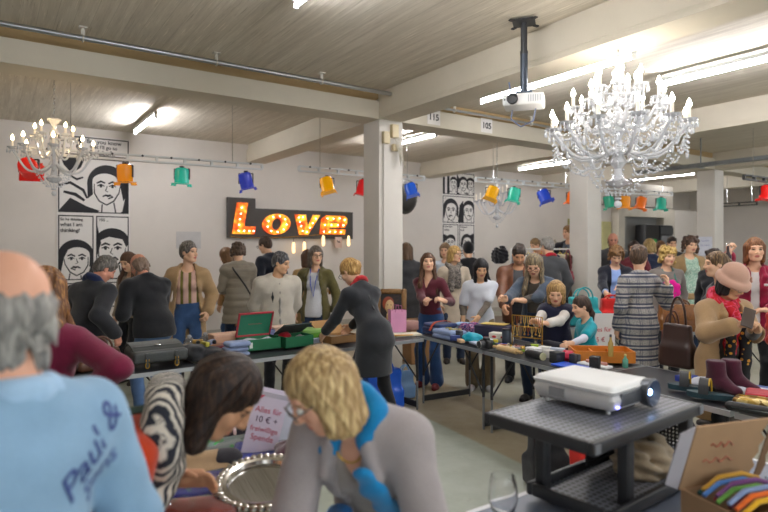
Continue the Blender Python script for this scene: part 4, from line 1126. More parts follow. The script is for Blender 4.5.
# switch boxes and cables at the head of the front pillar
t = thing('switch_box', 'beige double switch box with loose cables high on the front pillar', 'switch', ab(-0.002, 0.19, 3.15), RB)
mb = MB(); mb.box((-0.10, -0.03, 0), (0.10, 0.06, 0.16), bev=0.008); mb.box((0.04, -0.03, 0.10), (0.11, 0.06, 0.18), bev=0.008); mb.box((0.05, -0.03, -0.12), (0.09, 0.05, 0.09), bev=0.008); obj('box', mb, mat('#cdbd98', 0.5), t)
mb = MB(); mb.tube([(-0.12, -0.02, -0.08), (-0.125, -0.02, -0.6), (-0.12, -0.02, -2.2)], 0.011, 6); obj('conduit', mb, M_PILL, t)
mb = MB()
for k in range(5): mb.tube([(0.02 + 0.02 * k, -0.06, 0.02), (0.06 + 0.02 * k, -0.10 - 0.01 * k, -0.2 - 0.05 * k), (0.12, -0.06, -0.36 + 0.03 * k), (0.08 + .02 * k, -0.05, -0.10)], 0.004, 5)
obj('cable_loop', mb, mat('#bdb6a4', 0.5), t)

# ------------------------------------------------------------------ ceiling projector on its pole
P = at(524, 102, 5.3); tp = thing('ceiling_projector', 'white projector hanging on a dark pole from the ceiling', 'projector', P, rad(-18))
zt = ZC - P.z - 0.02
mb = MB(); mb.box((0, 0, zt), (0.20, 0.20, 0.012)); 
for sx in (-1, 1):
    for sy in (-1, 1): mb.box((sx * 0.10, sy * 0.10, zt - 0.006), (0.05, 0.03, 0.012), (0, 0, rad(45 * sx * sy)))
obj('ceiling_plate', mb, M_DK, tp)
mb = MB(); mb.cyl((0, 0, zt), (0, 0, zt * 0.62), 0.030, seg=14); mb.cyl((0, 0, zt * 0.64), (0, 0, zt * 0.60), 0.036, seg=14); obj('pole', mb, M_DK, tp)
mb = MB(); mb.cyl((0, 0, zt * 0.62), (0, 0, 0.06), 0.034, seg=14); mb.box((0, 0, 0.075), (0.15, 0.15, 0.02)); mb.box((0.05, 0, 0.06), (0.02, 0.2, 0.02)); obj('lower_pole', mb, mat('#3c4450', 0.35, 0.5), tp)
mb = MB(); mb.box((0.0, 0, 0), (0.36, 0.27, 0.105), bev=0.018); b_ = obj('projector_body', mb, M_WHT, tp)
mb = MB(); mb.lathe([(0.048, 0), (0.050, 0.03), (0.040, 0.034), (0.036, 0.02)], (0, 0, 0), 18, Matrix.Translation((-0.09, -0.135, 0.0)) @ Matrix.Rotation(PI / 2, 4, 'X')); obj('lens', mb, M_BLK, b_)
mb = MB(); mb.cyl((-0.09, -0.150, 0), (-0.09, -0.154, 0), 0.034, seg=16); obj('lens_glass', mb, mat('#4a5560', 0.1), b_)
mb = MB(); mb.box((-0.16, -0.137, 0.0), (0.012, 0.006, 0.016)); obj('sensor_window', mb, M_BLK, b_)
mb = MB(); 
for k in range(6): mb.box((0.05 + 0.02 * k, -0.136, 0.0), (0.010, 0.003, 0.06))
obj('vent_grille', mb, mat('#b5b8ba', 0.5), b_)
mb = MB(); mb.tube([(-0.11, 0.06, -0.05), (-0.12, 0.04, -0.14), (-0.03, 0.02, -0.22), (0.08, 0.03, -0.17), (0.10, 0.06, -0.05)], 0.007, 6); mb.tube([(-0.14, 0.1, 0.05), (-0.13, 0.12, 0.12), (-0.145, 0.10, 0.22)], 0.008, 6); obj('cable', mb, mat('#5a6480', 0.5), tp)

# ------------------------------------------------------------------ chandeliers
M_CRY = mat('#f4f6fa', 0.07, 0.0, 0.9, 0.04, 40, coat=0.5, trans=0.28); M_CRYG = glass('#ffffff', 0.03, 1.5); M_PEARL = mat('#f3ece2', 0.15, 0.0, 0.8, 0.03)
M_FLAME = glow('#ffd9a0', 40.0); M_FLAMEW = glow('#fff6ea', 55.0); M_CANDLE = mat('#f1e7d6', 0.5, var=0.02, emit=0.15)
def arm_curve(r, z0, dz, n=12):
    """S-shaped glass arm from the hub out and up to radius r"""
    return [(0.04 + (r - 0.04) * t, 0, z0 - dz * 0.55 * math.sin(PI * min(1, t * 1.15)) + dz * (max(0, t - 0.55) / 0.45) ** 2) for t in [i / n for i in range(n + 1)]]
def chandelier(name, label, loc, tiers, height, flame, glassy, chain_to, top_cup=0.10, drops=10, bigness=1.0, swags=True):
    t = thing(name, label, 'chandelier', loc, 0.3); m = glassy; bg = bigness
    mb = MB(); mb.lathe([(0.015, 0.0), (0.06 * bg, 0.02), (0.085 * bg, 0.05), (0.035 * bg, 0.09), (0.025 * bg, 0.16), (0.055 * bg, 0.21), (0.03 * bg, 0.26), (0.022 * bg, height * 0.42), (0.052 * bg, height * 0.47), (0.024 * bg, height * 0.52), (0.045 * bg, height * 0.60), (0.02 * bg, height * 0.68), (0.05 * bg, height * 0.76), (0.02 * bg, height * 0.84), (0.03 * bg, height * 0.90), (top_cup, height * 0.965), (top_cup * 0.9, height * 0.985), (0.02, height)], (0, 0, 0), 20); obj('stem', mb, m, t)
    mb = MB(); n = max(2, int((chain_to - height) / 0.05))
    for i in range(n):
        z = height + (chain_to - height) * (i + 0.5) / n; d = (i % 2)
        mb.tube([((0.012 * math.cos(a)) * (1 - d), (0.012 * math.cos(a)) * d, z + 0.032 * math.sin(a)) for a in np.linspace(0, 2 * PI, 8, endpoint=False)], 0.0035, 5, closed=True)
    obj('chain', mb, M_CHROME, t)
    tips = []
    for (r, z0, dz, cnt, ph) in tiers:
        for i in range(cnt):
            a = 2 * PI * i / cnt + ph; Mz = Matrix.Rotation(a, 4, 'Z'); cv = arm_curve(r, z0, dz)
            mb = MB(); mb.tube(cv, [0.014 * bg] * 3 + [0.012 * bg] * 10, 7, M=Mz); arm = obj('arm', mb, m, t)
            ex, _, ez = cv[-1]; c = Mz @ Vector((ex, 0, ez)); tips.append((r, z0, a, c))
            mb = MB(); mb.lathe([(0.008, 0), (0.045 * bg, 0.016), (0.056 * bg, 0.030), (0.050 * bg, 0.028), (0.02 * bg, 0.018)], c, 14)
            for k in range(drops):
                q = 2 * PI * k / drops; px_, py_ = c[0] + 0.052 * bg * math.cos(q), c[1] + 0.052 * bg * math.sin(q)
                mb.ball((px_, py_, c[2] + 0.012), 0.006 * bg, 6, 4); mb.ball((px_, py_, c[2] - 0.020), (0.008 * bg, 0.008 * bg, 0.020 * bg), 6, 4)
            obj('drip_pan', mb, m, arm)
            mb = MB(); mb.cyl(c + Vector((0, 0, 0.02)), c + Vector((0, 0, 0.02 + 0.085 * bg)), 0.0125 * bg, seg=10); obj('candle', mb, M_CANDLE, arm)
            mb = MB(); z1 = c[2] + 0.02 + 0.085 * bg; mb.lathe([(0.008 * bg, 0), (0.016 * bg, 0.014 * bg), (0.017 * bg, 0.026 * bg), (0.009 * bg, 0.046 * bg), (0.002 * bg, 0.062 * bg)], (c[0], c[1], z1), 10); obj('bulb', mb, flame, arm)
    if swags:
        for (r, z0, dz, cnt, ph) in tiers:
            ring = [x for x in tips if x[0] == r and x[1] == z0]
            for i in range(cnt):
                p, q = ring[i][3], ring[(i + 1) % cnt][3]; mb = MB(); nb = 16
                for k in range(nb + 1):
                    s = k / nb; w_ = p.lerp(q, s); mb.ball((w_[0], w_[1], w_[2] - 0.02 - 0.20 * bg * math.sin(PI * s)), 0.0105 * bg, 6, 4)
                obj('crystal_strand', mb, m, t)['kind'] = 'stuff'
                mb = MB(); 
                for k in range(nb + 1):
                    s = k / nb; w_ = Vector((0, 0, z0 + 0.30 * bg)).lerp(p, s); mb.ball((w_[0], w_[1], w_[2] - 0.10 * bg * math.sin(PI * s)), 0.0075 * bg, 6, 4)
                obj('crystal_strand', mb, m, t)['kind'] = 'stuff'
    if swags:
        for (r, z0, dz, cnt, ph) in tiers[:2]:
            for i in range(cnt):
                a = 2 * PI * (i + .5) / cnt + ph; mb = MB()
                for k in range(18):
                    q = k / 17; rr = r * (.92 - .62 * q); mb.ball((rr * math.cos(a), rr * math.sin(a), z0 + dz * .2 - .17 * bg * math.sin(PI * q) - .06 * q), .0095 * bg, 6, 4)
                obj('crystal_strand', mb, m, t)['kind'] = 'stuff'
                mb = MB(); mb.ball((r * .92 * math.cos(a), r * .92 * math.sin(a), z0 + dz * .05), (.014 * bg, .014 * bg, .034 * bg), 8, 6); mb.tube([(r * .92 * math.cos(a), r * .92 * math.sin(a), z0 + dz * .05), (r * .92 * math.cos(a), r * .92 * math.sin(a), z0 + dz * .35)], .003, 4); obj('crystal_drop', mb, m, t)
    # bottom pendant basket
    mb = MB(); R0 = tiers[0][0] * 0.42
    for k in range(18):
        a = 2 * PI * k / 18
        for j in range(7):
            s = j / 6; rr = R0 * (1 - s) ** 0.6 + 0.02; mb.ball((rr * math.cos(a), rr * math.sin(a), 0.06 * bg - 0.18 * bg * s + 0.05), 0.008 * bg, 6, 4)
    mb.ball((0, 0, -0.12 * bg), 0.028 * bg, 10, 7); obj('pendant_basket', mb, m, t)['kind'] = 'stuff'
    return t
c = at(618, 186, 5.0)
chandelier('chandelier', 'huge white crystal chandelier with three tiers of lit candle bulbs', (c.x, c.y, 2.20),
           [(0.55, 0.34, 0.15, 12, 0.1), (0.37, 0.56, 0.12, 8, 0.3), (0.19, 0.74, 0.09, 6, 0.0)], 1.02, M_FLAMEW, M_CRY, ZC - 2.20, 0.05, 10, 1.2)
c = at(54, 190, 6.6)
chandelier('chandelier', 'small crystal chandelier with warm candle bulbs in front of the comic poster', (c.x, c.y, 2.42),
           [(0.40, 0.20, 0.15, 8, 0.2), (0.20, 0.36, 0.15, 5, 0.5)], 0.74, M_FLAME, M_CRY, ZC - 2.42, 0.075, 8, 1.0, False)
c = at(497, 220, 11.2)
chandelier('chandelier', 'distant small crystal chandelier with unlit candles near the far wall', (c.x, c.y, 2.22),
           [(0.40, 0.20, 0.15, 8, 0.2), (0.20, 0.36, 0.15, 5, 0.5)], 0.80, M_CANDLE, M_CRY, ZC - 2.22, 0.085, 6, 1.0, False)

# ------------------------------------------------------------------ coloured spotlights on white lighting rails
def rail(label, A_, B_, dark=False, name='lighting_rail'):
    A_, B_ = Vector(A_), Vector(B_); d = B_ - A_; L = d.length; t = thing(name, label, 'lighting rail', A_, math.atan2(d.y, d.x))
    m = mat('#3a3b3a', 0.5) if dark else mat('#d4d6d6', 0.4); mb = MB()
    for z in (-0.035, 0.035): mb.box((L / 2, 0, z), (L, 0.05, 0.022))
    n = int(L / 0.32); obj('rail_bar', mb, m, t)
    mb = MB()
    for i in range(n + 1): mb.box((L * i / max(1, n), 0, 0), (0.03, 0.045, 0.06))
    obj('cross_piece', mb, m, t)
    mb = MB()
    for i in range(n): mb.cyl((L * (i + .5) / n, -0.03, 0.03), (L * (i + .5) / n, -0.042, 0.03), 0.014, seg=8)
    obj('clamp_bolt', mb, M_BLK, t)
    for i, x in enumerate((0.15 * L, 0.85 * L)):
        mb = MB(); mb.cyl((x, 0, 0.04), (x, 0, ZC - A_.z), 0.005, seg=5); obj('hanging_wire', mb, M_CHROME, t)
ZR = 2.85
rail('long white lighting rail on the left with red, orange, green and blue spotlights', on(30, 150.5, ZR), on(262, 167, ZR))
rail('short white lighting rail above the LOVE sign with yellow and red spotlights', on(299, 168.5, ZR), on(424, 178.5, ZR))
rail('far white lighting rail with the yellow, green and blue spotlights', on(476, 179.5, ZR), on(580, 187, ZR))
rail('far white lighting rail below the big chandelier', on(606, 190.5, ZR), on(672, 194, ZR))
rail('dark lighting rail at the right edge carrying a red spotlight', on(744, 177, ZR), on(800, 184, ZR), True)
rail('thin bare rail hanging at the far wall on the right', at(722, 205, 14.6), at(757, 205, 14.0), True, 'hanging_rail')

def gel(col): 
    return mat(col, 0.25, 0.0, 0.6, 0.05, emit=0.28)
def spot(name, px, py, col, r, L, rot, where):
    Y = F * (CH - ZR) / (py[0] - HZ); p = at(px, py[0], Y); h = F  # hangs from the rail at row py[0]
    t = thing('spotlight', '%s spotlight %s' % (name, where), 'spotlight', (p.x, p.y - 0.0, ZR - 0.075), 0.0, 'coloured spotlights on the rails')
    drop = (py[1] - py[0]) / F * Y - 0.075; drop = max(drop, L * 0.50 + 0.02)
    mb = MB(); mb.box((0, 0, -0.02), (0.05, 0.05, 0.05)); mb.box((-r * 1.05, 0, -0.05 - drop * .4), (0.012, 0.03, drop * .8 + .04)); mb.box((r * 1.05, 0, -0.05 - drop * .4), (0.012, 0.03, drop * .8 + .04)); mb.box((0, 0, -0.035), (2.2 * r, 0.03, 0.012)); obj('bracket', mb, M_BLK, t)
    Mx = Matrix.Translation((0, 0, -drop)) @ Euler(tuple(rad(a) for a in rot)).to_matrix().to_4x4()
    mb = MB(); mb.lathe([(r * 0.55, L * 0.52), (r * 0.92, L * 0.45), (r, L * 0.25), (r, -L * 0.38), (r * 1.05, -L * 0.42)], (0, 0, 0), 18, Mx); obj('lamp_can', mb, gel(col), t)
    mb = MB(); mb.box((0, 0, -L * 0.47), (2.15 * r, 2.15 * r, 0.012), M=Mx); mb.box((r * 1.12, 0, -L * 0.55), (0.01, 1.7 * r, 0.16 * L), (0, rad(-20), 0), M=Mx); mb.box((-r * 1.12, 0, -L * 0.55), (0.01, 1.7 * r, 0.16 * L), (0, rad(20), 0), M=Mx); obj('filter_frame', mb, gel(col), t)
SR = 0.095
spot('red', 29, (150.5, 161), '#c81e18', 0.11, 0.24, (75, 0, 20), 'turned to the room, behind the small chandelier')
spot('orange', 125, (157, 170), '#d98409', SR, 0.24, (6, 0, 0), 'above the comic poster, left of the green one')
spot('turquoise green', 182, (161, 173), '#12b39a', SR, 0.22, (4, 4, 0), 'between the orange and the dark blue ones on the left rail')
spot('dark blue', 246, (166, 177), '#2334a8', SR, 0.24, (10, -12, 0), 'at the right end of the long left rail')
spot('yellow', 327, (171, 179), '#f2a800', SR * 1.05, 0.24, (-8, -14, 0), 'above the letter V of the LOVE sign')
spot('red', 363, (174, 183), '#c0161a', SR, 0.25, (0, 14, 0), 'beside the left edge of the front pillar')
spot('bright blue', 411, (177.5, 184), '#1656c8', SR, 0.22, (-10, -16, 0), 'right of the front pillar, above the speaker')
spot('golden yellow', 492, (181, 190), '#e0a20c', SR * 1.1, 0.24, (-10, 22, 0), 'behind the small distant chandelier')
spot('pale green', 514, (182.5, 191), '#1fae92', SR * 1.1, 0.25, (0, 14, 0), 'between the yellow and the blue one on the far rail')
spot('royal blue', 544, (184.5, 193), '#1d3fae', SR * 1.15, 0.24, (-14, -20, 0), 'under the 105 sign on the far rail')
spot('bright orange', 572, (187, 193), '#ea6a14', SR * 1.05, 0.23, (0, 12, 0), 'touching the left edge of the second pillar')
spot('dark green', 609, (191, 198), '#138c6c', SR * 1.1, 0.25, (0, -14, 0), 'first on the rail below the big chandelier')
spot('amber', 625, (191.5, 198), '#d8861a', SR * 1.1, 0.25, (0, 4, 0), 'second on the rail below the big chandelier')
spot('rust orange', 641, (192.5, 199), '#d4661a', SR * 1.1, 0.25, (0, 14, 0), 'third on the rail below the big chandelier')
spot('sea green', 661, (193.5, 199), '#15957c', SR * 1.1, 0.25, (0, 4, 0), 'last on the rail below the big chandelier')
spot('scarlet', 766, (180, 189), '#cf1512', SR * 1.05, 0.25, (0, 8, 0), 'on the dark rail at the right edge')

# loudspeaker high on the wall behind the pillar
p = at(405, 197, 11.0); t = thing('loudspeaker', 'dark wall loudspeaker half hidden by the front pillar', 'speaker', p, rad(20))
mb = MB(); mb.ball((0, 0, 0), (0.24, 0.20, 0.33), 16, 12); obj('cabinet', mb, mat('#55544f', 0.6), t)
mb = MB(); mb.ball((0.0, -0.06, 0), (0.20, 0.17, 0.29), 14, 10); obj('grille', mb, mat('#3c3b39', 0.8, bump=0.4, scale=200), t)
mb = MB(); mb.cyl((0, 0.1, 0.1), (0, 0.5, 0.35), 0.02, seg=8); mb.cyl((0, 0.5, 0.35), (0, 0.5, ZC - p.z), 0.02, seg=8); obj('mounting_arm', mb, M_BLK, t)

# fridge with a bottle on it in the kitchen corner
fp = ab(2.24, 10.55, 0); t = thing('refrigerator', 'dark glass-door drinks fridge in the far kitchen niche', 'fridge', fp, RB)
mb = MB(); mb.box((0, 0, 1.14), (0.62, 0.3, 2.28), bev=0.02); obj('cabinet', mb, M_DK, t)
mb = MB(); mb.box((0, -0.16, 1.2), (0.54, 0.03, 1.6), bev=0.01); d = obj('door', mb, mat('#7a7d80', 0.2), t)
mb = MB(); mb.box((0.24, -0.19, 1.2), (0.02, 0.03, 0.5)); obj('handle', mb, M_CHROME, d)
mb = MB(); mb.box((0, -0.155, 2.14), (0.6, 0.02, 0.18)); obj('header_panel', mb, mat('#3f4246', 0.4), t)
t2 = thing('drinks_cooler', 'black drinks cooler beside the glass-door fridge in the niche', 'cooler', ab(2.24, 9.90, 0), RB)
mb = MB(); mb.box((0, 0, 1.14), (0.6, 0.3, 2.28), bev=0.02); obj('cabinet', mb, M_BLK, t2)
mb = MB(); mb.lathe([(0.11, -0.35), (0.11, 0.10), (0.06, 0.2), (0.05, 0.34)], (0.05, -0.16, 1.55), 14); obj('bottle_picture', mb, mat('#b9c7b6', 0.4), t2)
mb = MB(); mb.lathe([(0.062, 0.10), (0.062, 0.30), (0.058, 0.34)], (0.05, -0.165, 1.57), 14); obj('green_cap', mb, mat('#2d9a3c', 0.4), t2)
# notice on the third pillar
o = solo('paper_notice', 'white paper notice taped to the far right pillar', 'notice', MB().box((0, 0, 0), (0.3, 0.004, 0.42)), mat('#d8dbe6', 0.8), ab(0.2, 8.8 - 0.004, 1.72), RB - PI / 2)
for z, wd in ((0.12, .16), (0.02, .20)): obj('handwriting', scrawl(wd, 0.04, 5, 0.003, 3), mat('#5a5ea8', 0.6), o, (0, -0.004, z), (PI / 2, 0, 0))
# ------------------------------------------------------------------ folding market tables
M_TOP = mat('#34363a', 0.42, 0.0, 0.4, 0.10, 5); M_ALU = mat('#b4b8bb', 0.35, 0.7); M_LEG = mat('#85888a', 0.4, 0.6); M_LEGB = mat('#232426', 0.5)
TH = 0.74
def table(label, P, d, L=1.14, W=0.72, top=M_TOP, side=1, h=TH, name='folding_table', rim=0.012, trim=M_ALU):
    """P: front corner, d: direction of the front edge, the top lies to the left of d"""
    d = Vector(d).normalized(); n = Vector((-d.y, d.x)) * side; c = Vector((P[0], P[1])) + d * L / 2 + n * W / 2
    t = thing(name, label, 'table', (c.x, c.y, 0), math.atan2(d.y, d.x), 'market tables')
    mb = MB(); mb.box((0, 0, h - 0.012), (L - 0.02, W - 0.02, 0.024)); obj('table_top', mb, top, t)
    mb = MB()
    for y in (-1, 1): mb.box((0, y * (W / 2 - rim / 2), h - 0.015), (L - 0.004, rim, 0.032))
    for x in (-1, 1): mb.box((x * (L / 2 - rim / 2 - 0.002), 0, h - 0.015), (rim, W - 2 * rim, 0.032))
    obj('edge_trim', mb, trim, t)
    for x in (-1, 1):
        for y in (-1, 1):
            lg = MB(); X, Y_ = x * (L / 2 - 0.05), y * (W / 2 - 0.05)
            lg.cyl((X, Y_, 0.30), (X, Y_, h - 0.03), 0.013, seg=8); leg = obj('leg', lg, M_LEGB, t)
            lg = MB(); lg.cyl((X, Y_, 0.0), (X, Y_, 0.30), 0.011, seg=8); obj('leg_extension', lg, M_LEG, leg)
            lg = MB(); lg.cyl((X, Y_, 0.32), (X - x * 0.30, Y_, h - 0.03), 0.008, seg=6); obj('brace', lg, M_LEGB, t)
        mb = MB(); mb.box((x * (L / 2 - 0.05), 0, 0.055), (0.018, W - 0.09, 0.06)); obj('foot_bar', mb, M_LEGB, t)
    return t
DL = Vector((0.80, 0.60)); DC = Vector((0.48, -0.877))
def along(P, d, s): return (P[0] + d[0] * s, P[1] + d[1] * s)
L0 = (-1.44, 4.63)
table('dark table at the far left, half hidden behind the burgundy coat', along(L0, DL, -2.36), DL, 1.16)
table('dark table carrying the black briefcase, in front of the two men', along(L0, DL, -1.18), DL, 1.16)
table('dark table carrying the green gift boxes', along(L0, DL, 0.0), DL, 1.16)
table('dark table with the painting and the pink bag, right of the green boxes', along(L0, DL, 1.18), DL, 1.14)
C0 = (0.36, 6.30)
table('dark table with folded jeans and the navy shoe box', C0, DC, 1.13)
table('dark table with jewellery stand and rolling pin, in front of the children', along(C0, DC, 1.15), DC, 1.13)
table('dark table behind the projector with the blue sandals', along(C0, DC, 2.30), DC, 1.09)
table('dark table at the right edge with the red cloth', along(C0, DC, 3.41), DC, 1.12)
FB = Vector((0.827, 0.562))
table('grey table in the foreground under the black projector stand', (0.29 + 0.562 * 0.72, 2.065 - 0.827 * 0.72), FB, 1.42, 0.72, mat('#6f7788', 0.35, 0.0, 0.5), rim=.022, trim=mat('#e4e4e6', .3))
table('foreground table with scarf, shirts and the pink price sign', (-0.90, 1.86), Vector((0.954, 0.30)), 0.56, 1.12, mat('#6d7076', 0.5))
table('table with teal and red bags behind the girl in turquoise', (2.05, 6.85), Vector((1, 0.02)), 1.14)
table('table with the brown leather bag beside the checked coat', (3.18, 6.55), Vector((0.97, -0.22)), 1.10)
table('table at the far right behind the lady in the pink hat', (3.45, 5.0), Vector((0.9, -0.43)), 1.2)
table('table by the wall with the orange bag, below the glowing sign', (-3.20, 9.75), FB, 1.14)
table('table by the wall with dark jars, left of the front pillar', (-2.10, 10.6), FB, 1.14)
table('far table with bags between the front pillar and the clothes rack', (0.75, 10.1), FB, 1.6)

# ------------------------------------------------------------------ things for sale
def Rt(a): return rad(a)
def cbox(name, label, cat, p, s, col, rz=0.0, lid=None, group=None, m=None, bev=0.006, rim=None, inside=None):
    """small closed box with a separate lid"""
    t = thing(name, label, cat, p, rz, group); m = m or mat(col, 0.6)
    if not lid:
        mb = MB(); mb.box((0, 0, s[2] * 0.44), (s[0] * .985, s[1] * .985, s[2] * 0.88), bev=bev); obj('box_body', mb, m, t)
        mb = MB(); mb.box((0, 0, s[2] * 0.89), (s[0], s[1], s[2] * 0.22), bev=bev); obj('lid', mb, m if rim is None else mat(rim, 0.6), t)
    else:
        w = 0.006; mb = MB(); mb.box((0, 0, 0.004), (s[0], s[1], 0.008))
        for x in (-1, 1): mb.box((x * (s[0] / 2 - w / 2), 0, s[2] / 2), (w, s[1], s[2]))
        for y in (-1, 1): mb.box((0, y * (s[1] / 2 - w / 2), s[2] / 2), (s[0], w, s[2]))
        obj('box_body', mb, m, t)
        lm = mat(lid[1], 0.6); mb = MB(); a = rad(lid[0]); M_ = Matrix.Translation((0, s[1] / 2, s[2])) @ Matrix.Rotation(-a, 4, 'X')
        mb.box((0, -s[1] / 2, 0.006), (s[0], s[1], 0.010), M=M_)
        ld = obj('lid', mb, lm, t)
        if rim:
            mb = MB(); 
            for x in (-1, 1): mb.box((x * (s[0] / 2 - 0.006), -s[1] / 2, 0.000), (0.014, s[1], 0.016), M=M_)
            for y in (0.006, s[1] - 0.006): mb.box((0, -y, 0.000), (s[0], 0.014, 0.016), M=M_)
            obj('lid_border', mb, mat(rim, 0.6), ld)
        if inside:
            mb = MB(); mb.grid(lambda u, v: ((u - .5) * s[0] * .9, (v - .5) * s[1] * .9, s[2] * (0.72 + 0.12 * math.sin(9 * u + 5 * v) * math.sin(8 * v))), 10, 10, 0.01); obj('filling', mb, mat(inside, 0.8), t)
    return t

def soft(name, label, cat, p, s, m, rz=0.0, seed=1, amp=0.25, group=None, n=6, h=0.010, parts=()):
    """crumpled or folded cloth lump"""
    rn = random.Random(seed); sd = Solid()
    for k in range(n):
        x, y = rn.uniform(-.32, .32) * s[0], rn.uniform(-.32, .32) * s[1]
        sd.ell(V(x, y, s[2] * rn.uniform(0.3, 0.5)), V(s[0] * rn.uniform(.2, .32), s[1] * rn.uniform(.2, .32), s[2] * rn.uniform(.35, .55)), Rz(rn.uniform(0, 3)), 0.03)
    sd.ell(V(0, 0, s[2] * .3), V(s[0] * .46, s[1] * .46, s[2] * .35), None, 0.03)
    f = 3.0 / max(s[0], s[1]); sd.disp(folds(min(.02, amp * s[2] * 0.16), 1.8 * f * 3, seed)); sd.plane(V(0, 0, 0.002), V(0, 0, -1))
    o = obj(name, sd.mesh(name, h), m, None, p, (0, 0, rz)); tag(o, label, cat, group); return o

def folded(name, label, cat, p, s, m, rz=0.0, layers=3, group=None, seed=0):
    """stack of folded cloth"""
    t = thing(name, label, cat, p, rz, group); rn = random.Random(seed)
    for k in range(layers):
        z = s[2] * (k + .5) / layers; hh = s[2] / layers
        sd = Solid(); sd.rbox(V(rn.uniform(-.01, .01), rn.uniform(-.01, .01), z), V(s[0] / 2 - hh * .45, s[1] / 2 - hh * .45, 0.001), Rz(rn.uniform(-.04, .04)), hh * 0.48, 0.006); sd.disp(folds(0.004, 18, seed + k))
        obj('fold', sd.mesh('fold', max(0.006, min(0.010, hh * 0.5))), m, t)
    return t

def handbag(name, label, p, s, m, rz=0.0, handles=2, hl=0.14, group=None, lie=0.0, clasp=None, hm=None, shape=0.82, flap=False):
    """s: width, depth, height; optional flap, handles, clasp"""
    t = thing(name, label, 'bag', p, rz, group, rot=(lie, 0, rz) if lie else None); sd = Solid(); w, d, h = s
    sd.rbox(V(0, 0, h * .25), V(w / 2 - .03, d / 2 - .03, h * .25 - .028), None, 0.028, 0.04); sd.rbox(V(0, 0, h * .75), V(w / 2 * shape - .02, max(.004, d / 2 * .55 - .02), h * .25 - .02), None, 0.02, 0.06)
    sd.disp(folds(0.004, 20, w * 10)); obj('bag_body', sd.mesh('bag', max(0.008, min(.012, w / 25))), m, t)
    hm = hm or m
    for k in range(handles):
        y = (k - (handles - 1) / 2) * d * 0.5; mb = MB(); mb.tube([(w * .24 * math.cos(a), y, h * .97 + hl * math.sin(a) * (1 - 0.15 * k)) for a in np.linspace(0, PI, 12)], 0.009, 7); obj('handle', mb, hm, t)
    if flap:
        mb = MB(); mb.grid(lambda u, v: ((u - .5) * w * .9, -d * .34 - 0.03 - 0.02 * math.sin(v * 2), h * (1.0 - 0.55 * v)), 8, 6, 0.008); obj('flap', mb, m, t)
    if clasp:
        mb = MB(); mb.box((0, -d / 2 - 0.004, h * .55), (0.045, 0.012, 0.025), bev=0.004); obj('clasp', mb, clasp, t)
    return t

def TP(px, py, z=TH): v = on(px, py, z); return (v.x, v.y, z + 0.001)
RL = math.atan2(DL.y, DL.x); RC = math.atan2(DC.y, DC.x)
M_LBR = mat('#5a3a28', 0.35, var=0.2, bump=0.2, scale=60); M_BLKL = mat('#3a3d3c', 0.45, var=0.12, bump=0.25, scale=90)

# --- left row
p = TP(95, 372); sd = Solid()
soft('plastic_gift_bag', 'crinkled clear plastic gift bag with blue ribbon and a red ball', 'bag', (-2.45, 4.35, TH), (0.20, 0.16, 0.24), mat('#b9c4d2', 0.12, 0.0, 0.8, 0.25, 30), 0.3, 3, 0.5)
solo('red_ball', 'small red ball in front of the crinkled plastic bag', 'ball', MB().ball((0, 0, 0.03), 0.03, 12, 8), mat('#d8382a', 0.4), (-2.42, 4.22, TH + 0.001))
t = handbag('leather_bag', 'brown leather handbag lying open beside the black briefcase', (-2.16, 4.50, TH), (0.36, 0.18, 0.16), M_LBR, RL + 0.2, 2, 0.10)
t = thing('briefcase', 'black leather briefcase with silver clasp lying on the left table', 'briefcase', (-1.84, 4.60, TH + .042), RL)
sd = Solid(); sd.rbox(V(0, 0, 0.05), V(0.185, 0.125, 0.024), None, 0.022, 0.02); sd.rbox(V(0, 0.05, 0.09), V(0.17, 0.07, 0.012), None, 0.02, 0.04); obj('case_body', sd.mesh('case', 0.008), M_BLKL, t)
mb = MB(); mb.grid(lambda u, v: ((u - .5) * 0.385, 0.14 - 0.24 * v, 0.128 - 0.03 * v + 0.008 * math.sin(3 * v) - 0.025 * v ** 4), 10, 8, 0.010); fl_ = obj('flap', mb, M_BLKL, t)
mb = MB(); mb.ball((0, -0.03, 0.126), (0.028, 0.018, 0.010), 12, 8); obj('clasp', mb, M_CHROME, fl_)
for x in (-0.11, 0.11):
    mb = MB(); mb.box((x, -0.155, 0.05), (0.022, 0.012, 0.07)); mb.box((x, -0.162, 0.01), (0.014, 0.01, 0.07), (0.2, 0, 0)); obj('strap', mb, M_BLKL, t)
    mb = MB(); mb.tube([(x + 0.015 * math.cos(a), -0.164, -0.005 + 0.022 * math.sin(a)) for a in np.linspace(0, 2 * PI, 12, endpoint=False)], 0.004, 6, closed=True); mb.box((x, -0.166, 0.035), (0.026, 0.008, 0.016)); obj('buckle', mb, M_GOLD, t)
for i, (px, py, c, s) in enumerate(((131, 361, '#3d4668', (0.12, 0.07, 0.03)), (143, 360, '#c09a3c', (0.05, 0.03, 0.05)), (155, 357, '#b3b33a', (0.04, 0.03, 0.05)), (166, 357, '#cf7a3e', (0.11, 0.05, 0.035)), (150, 361, '#8a7a6c', (0.10, 0.05, 0.03)))):
    nm = ('blue', 'brass coloured', 'yellow green', 'orange', 'grey brown')[i]
    q = TP(px, py + 9); cbox('small_box', '%s little packet on the table edge behind the black briefcase' % nm, 'packet', (q[0] + 0.06, q[1] + 0.33, TH + 0.001), s, c, 0.3 + i)
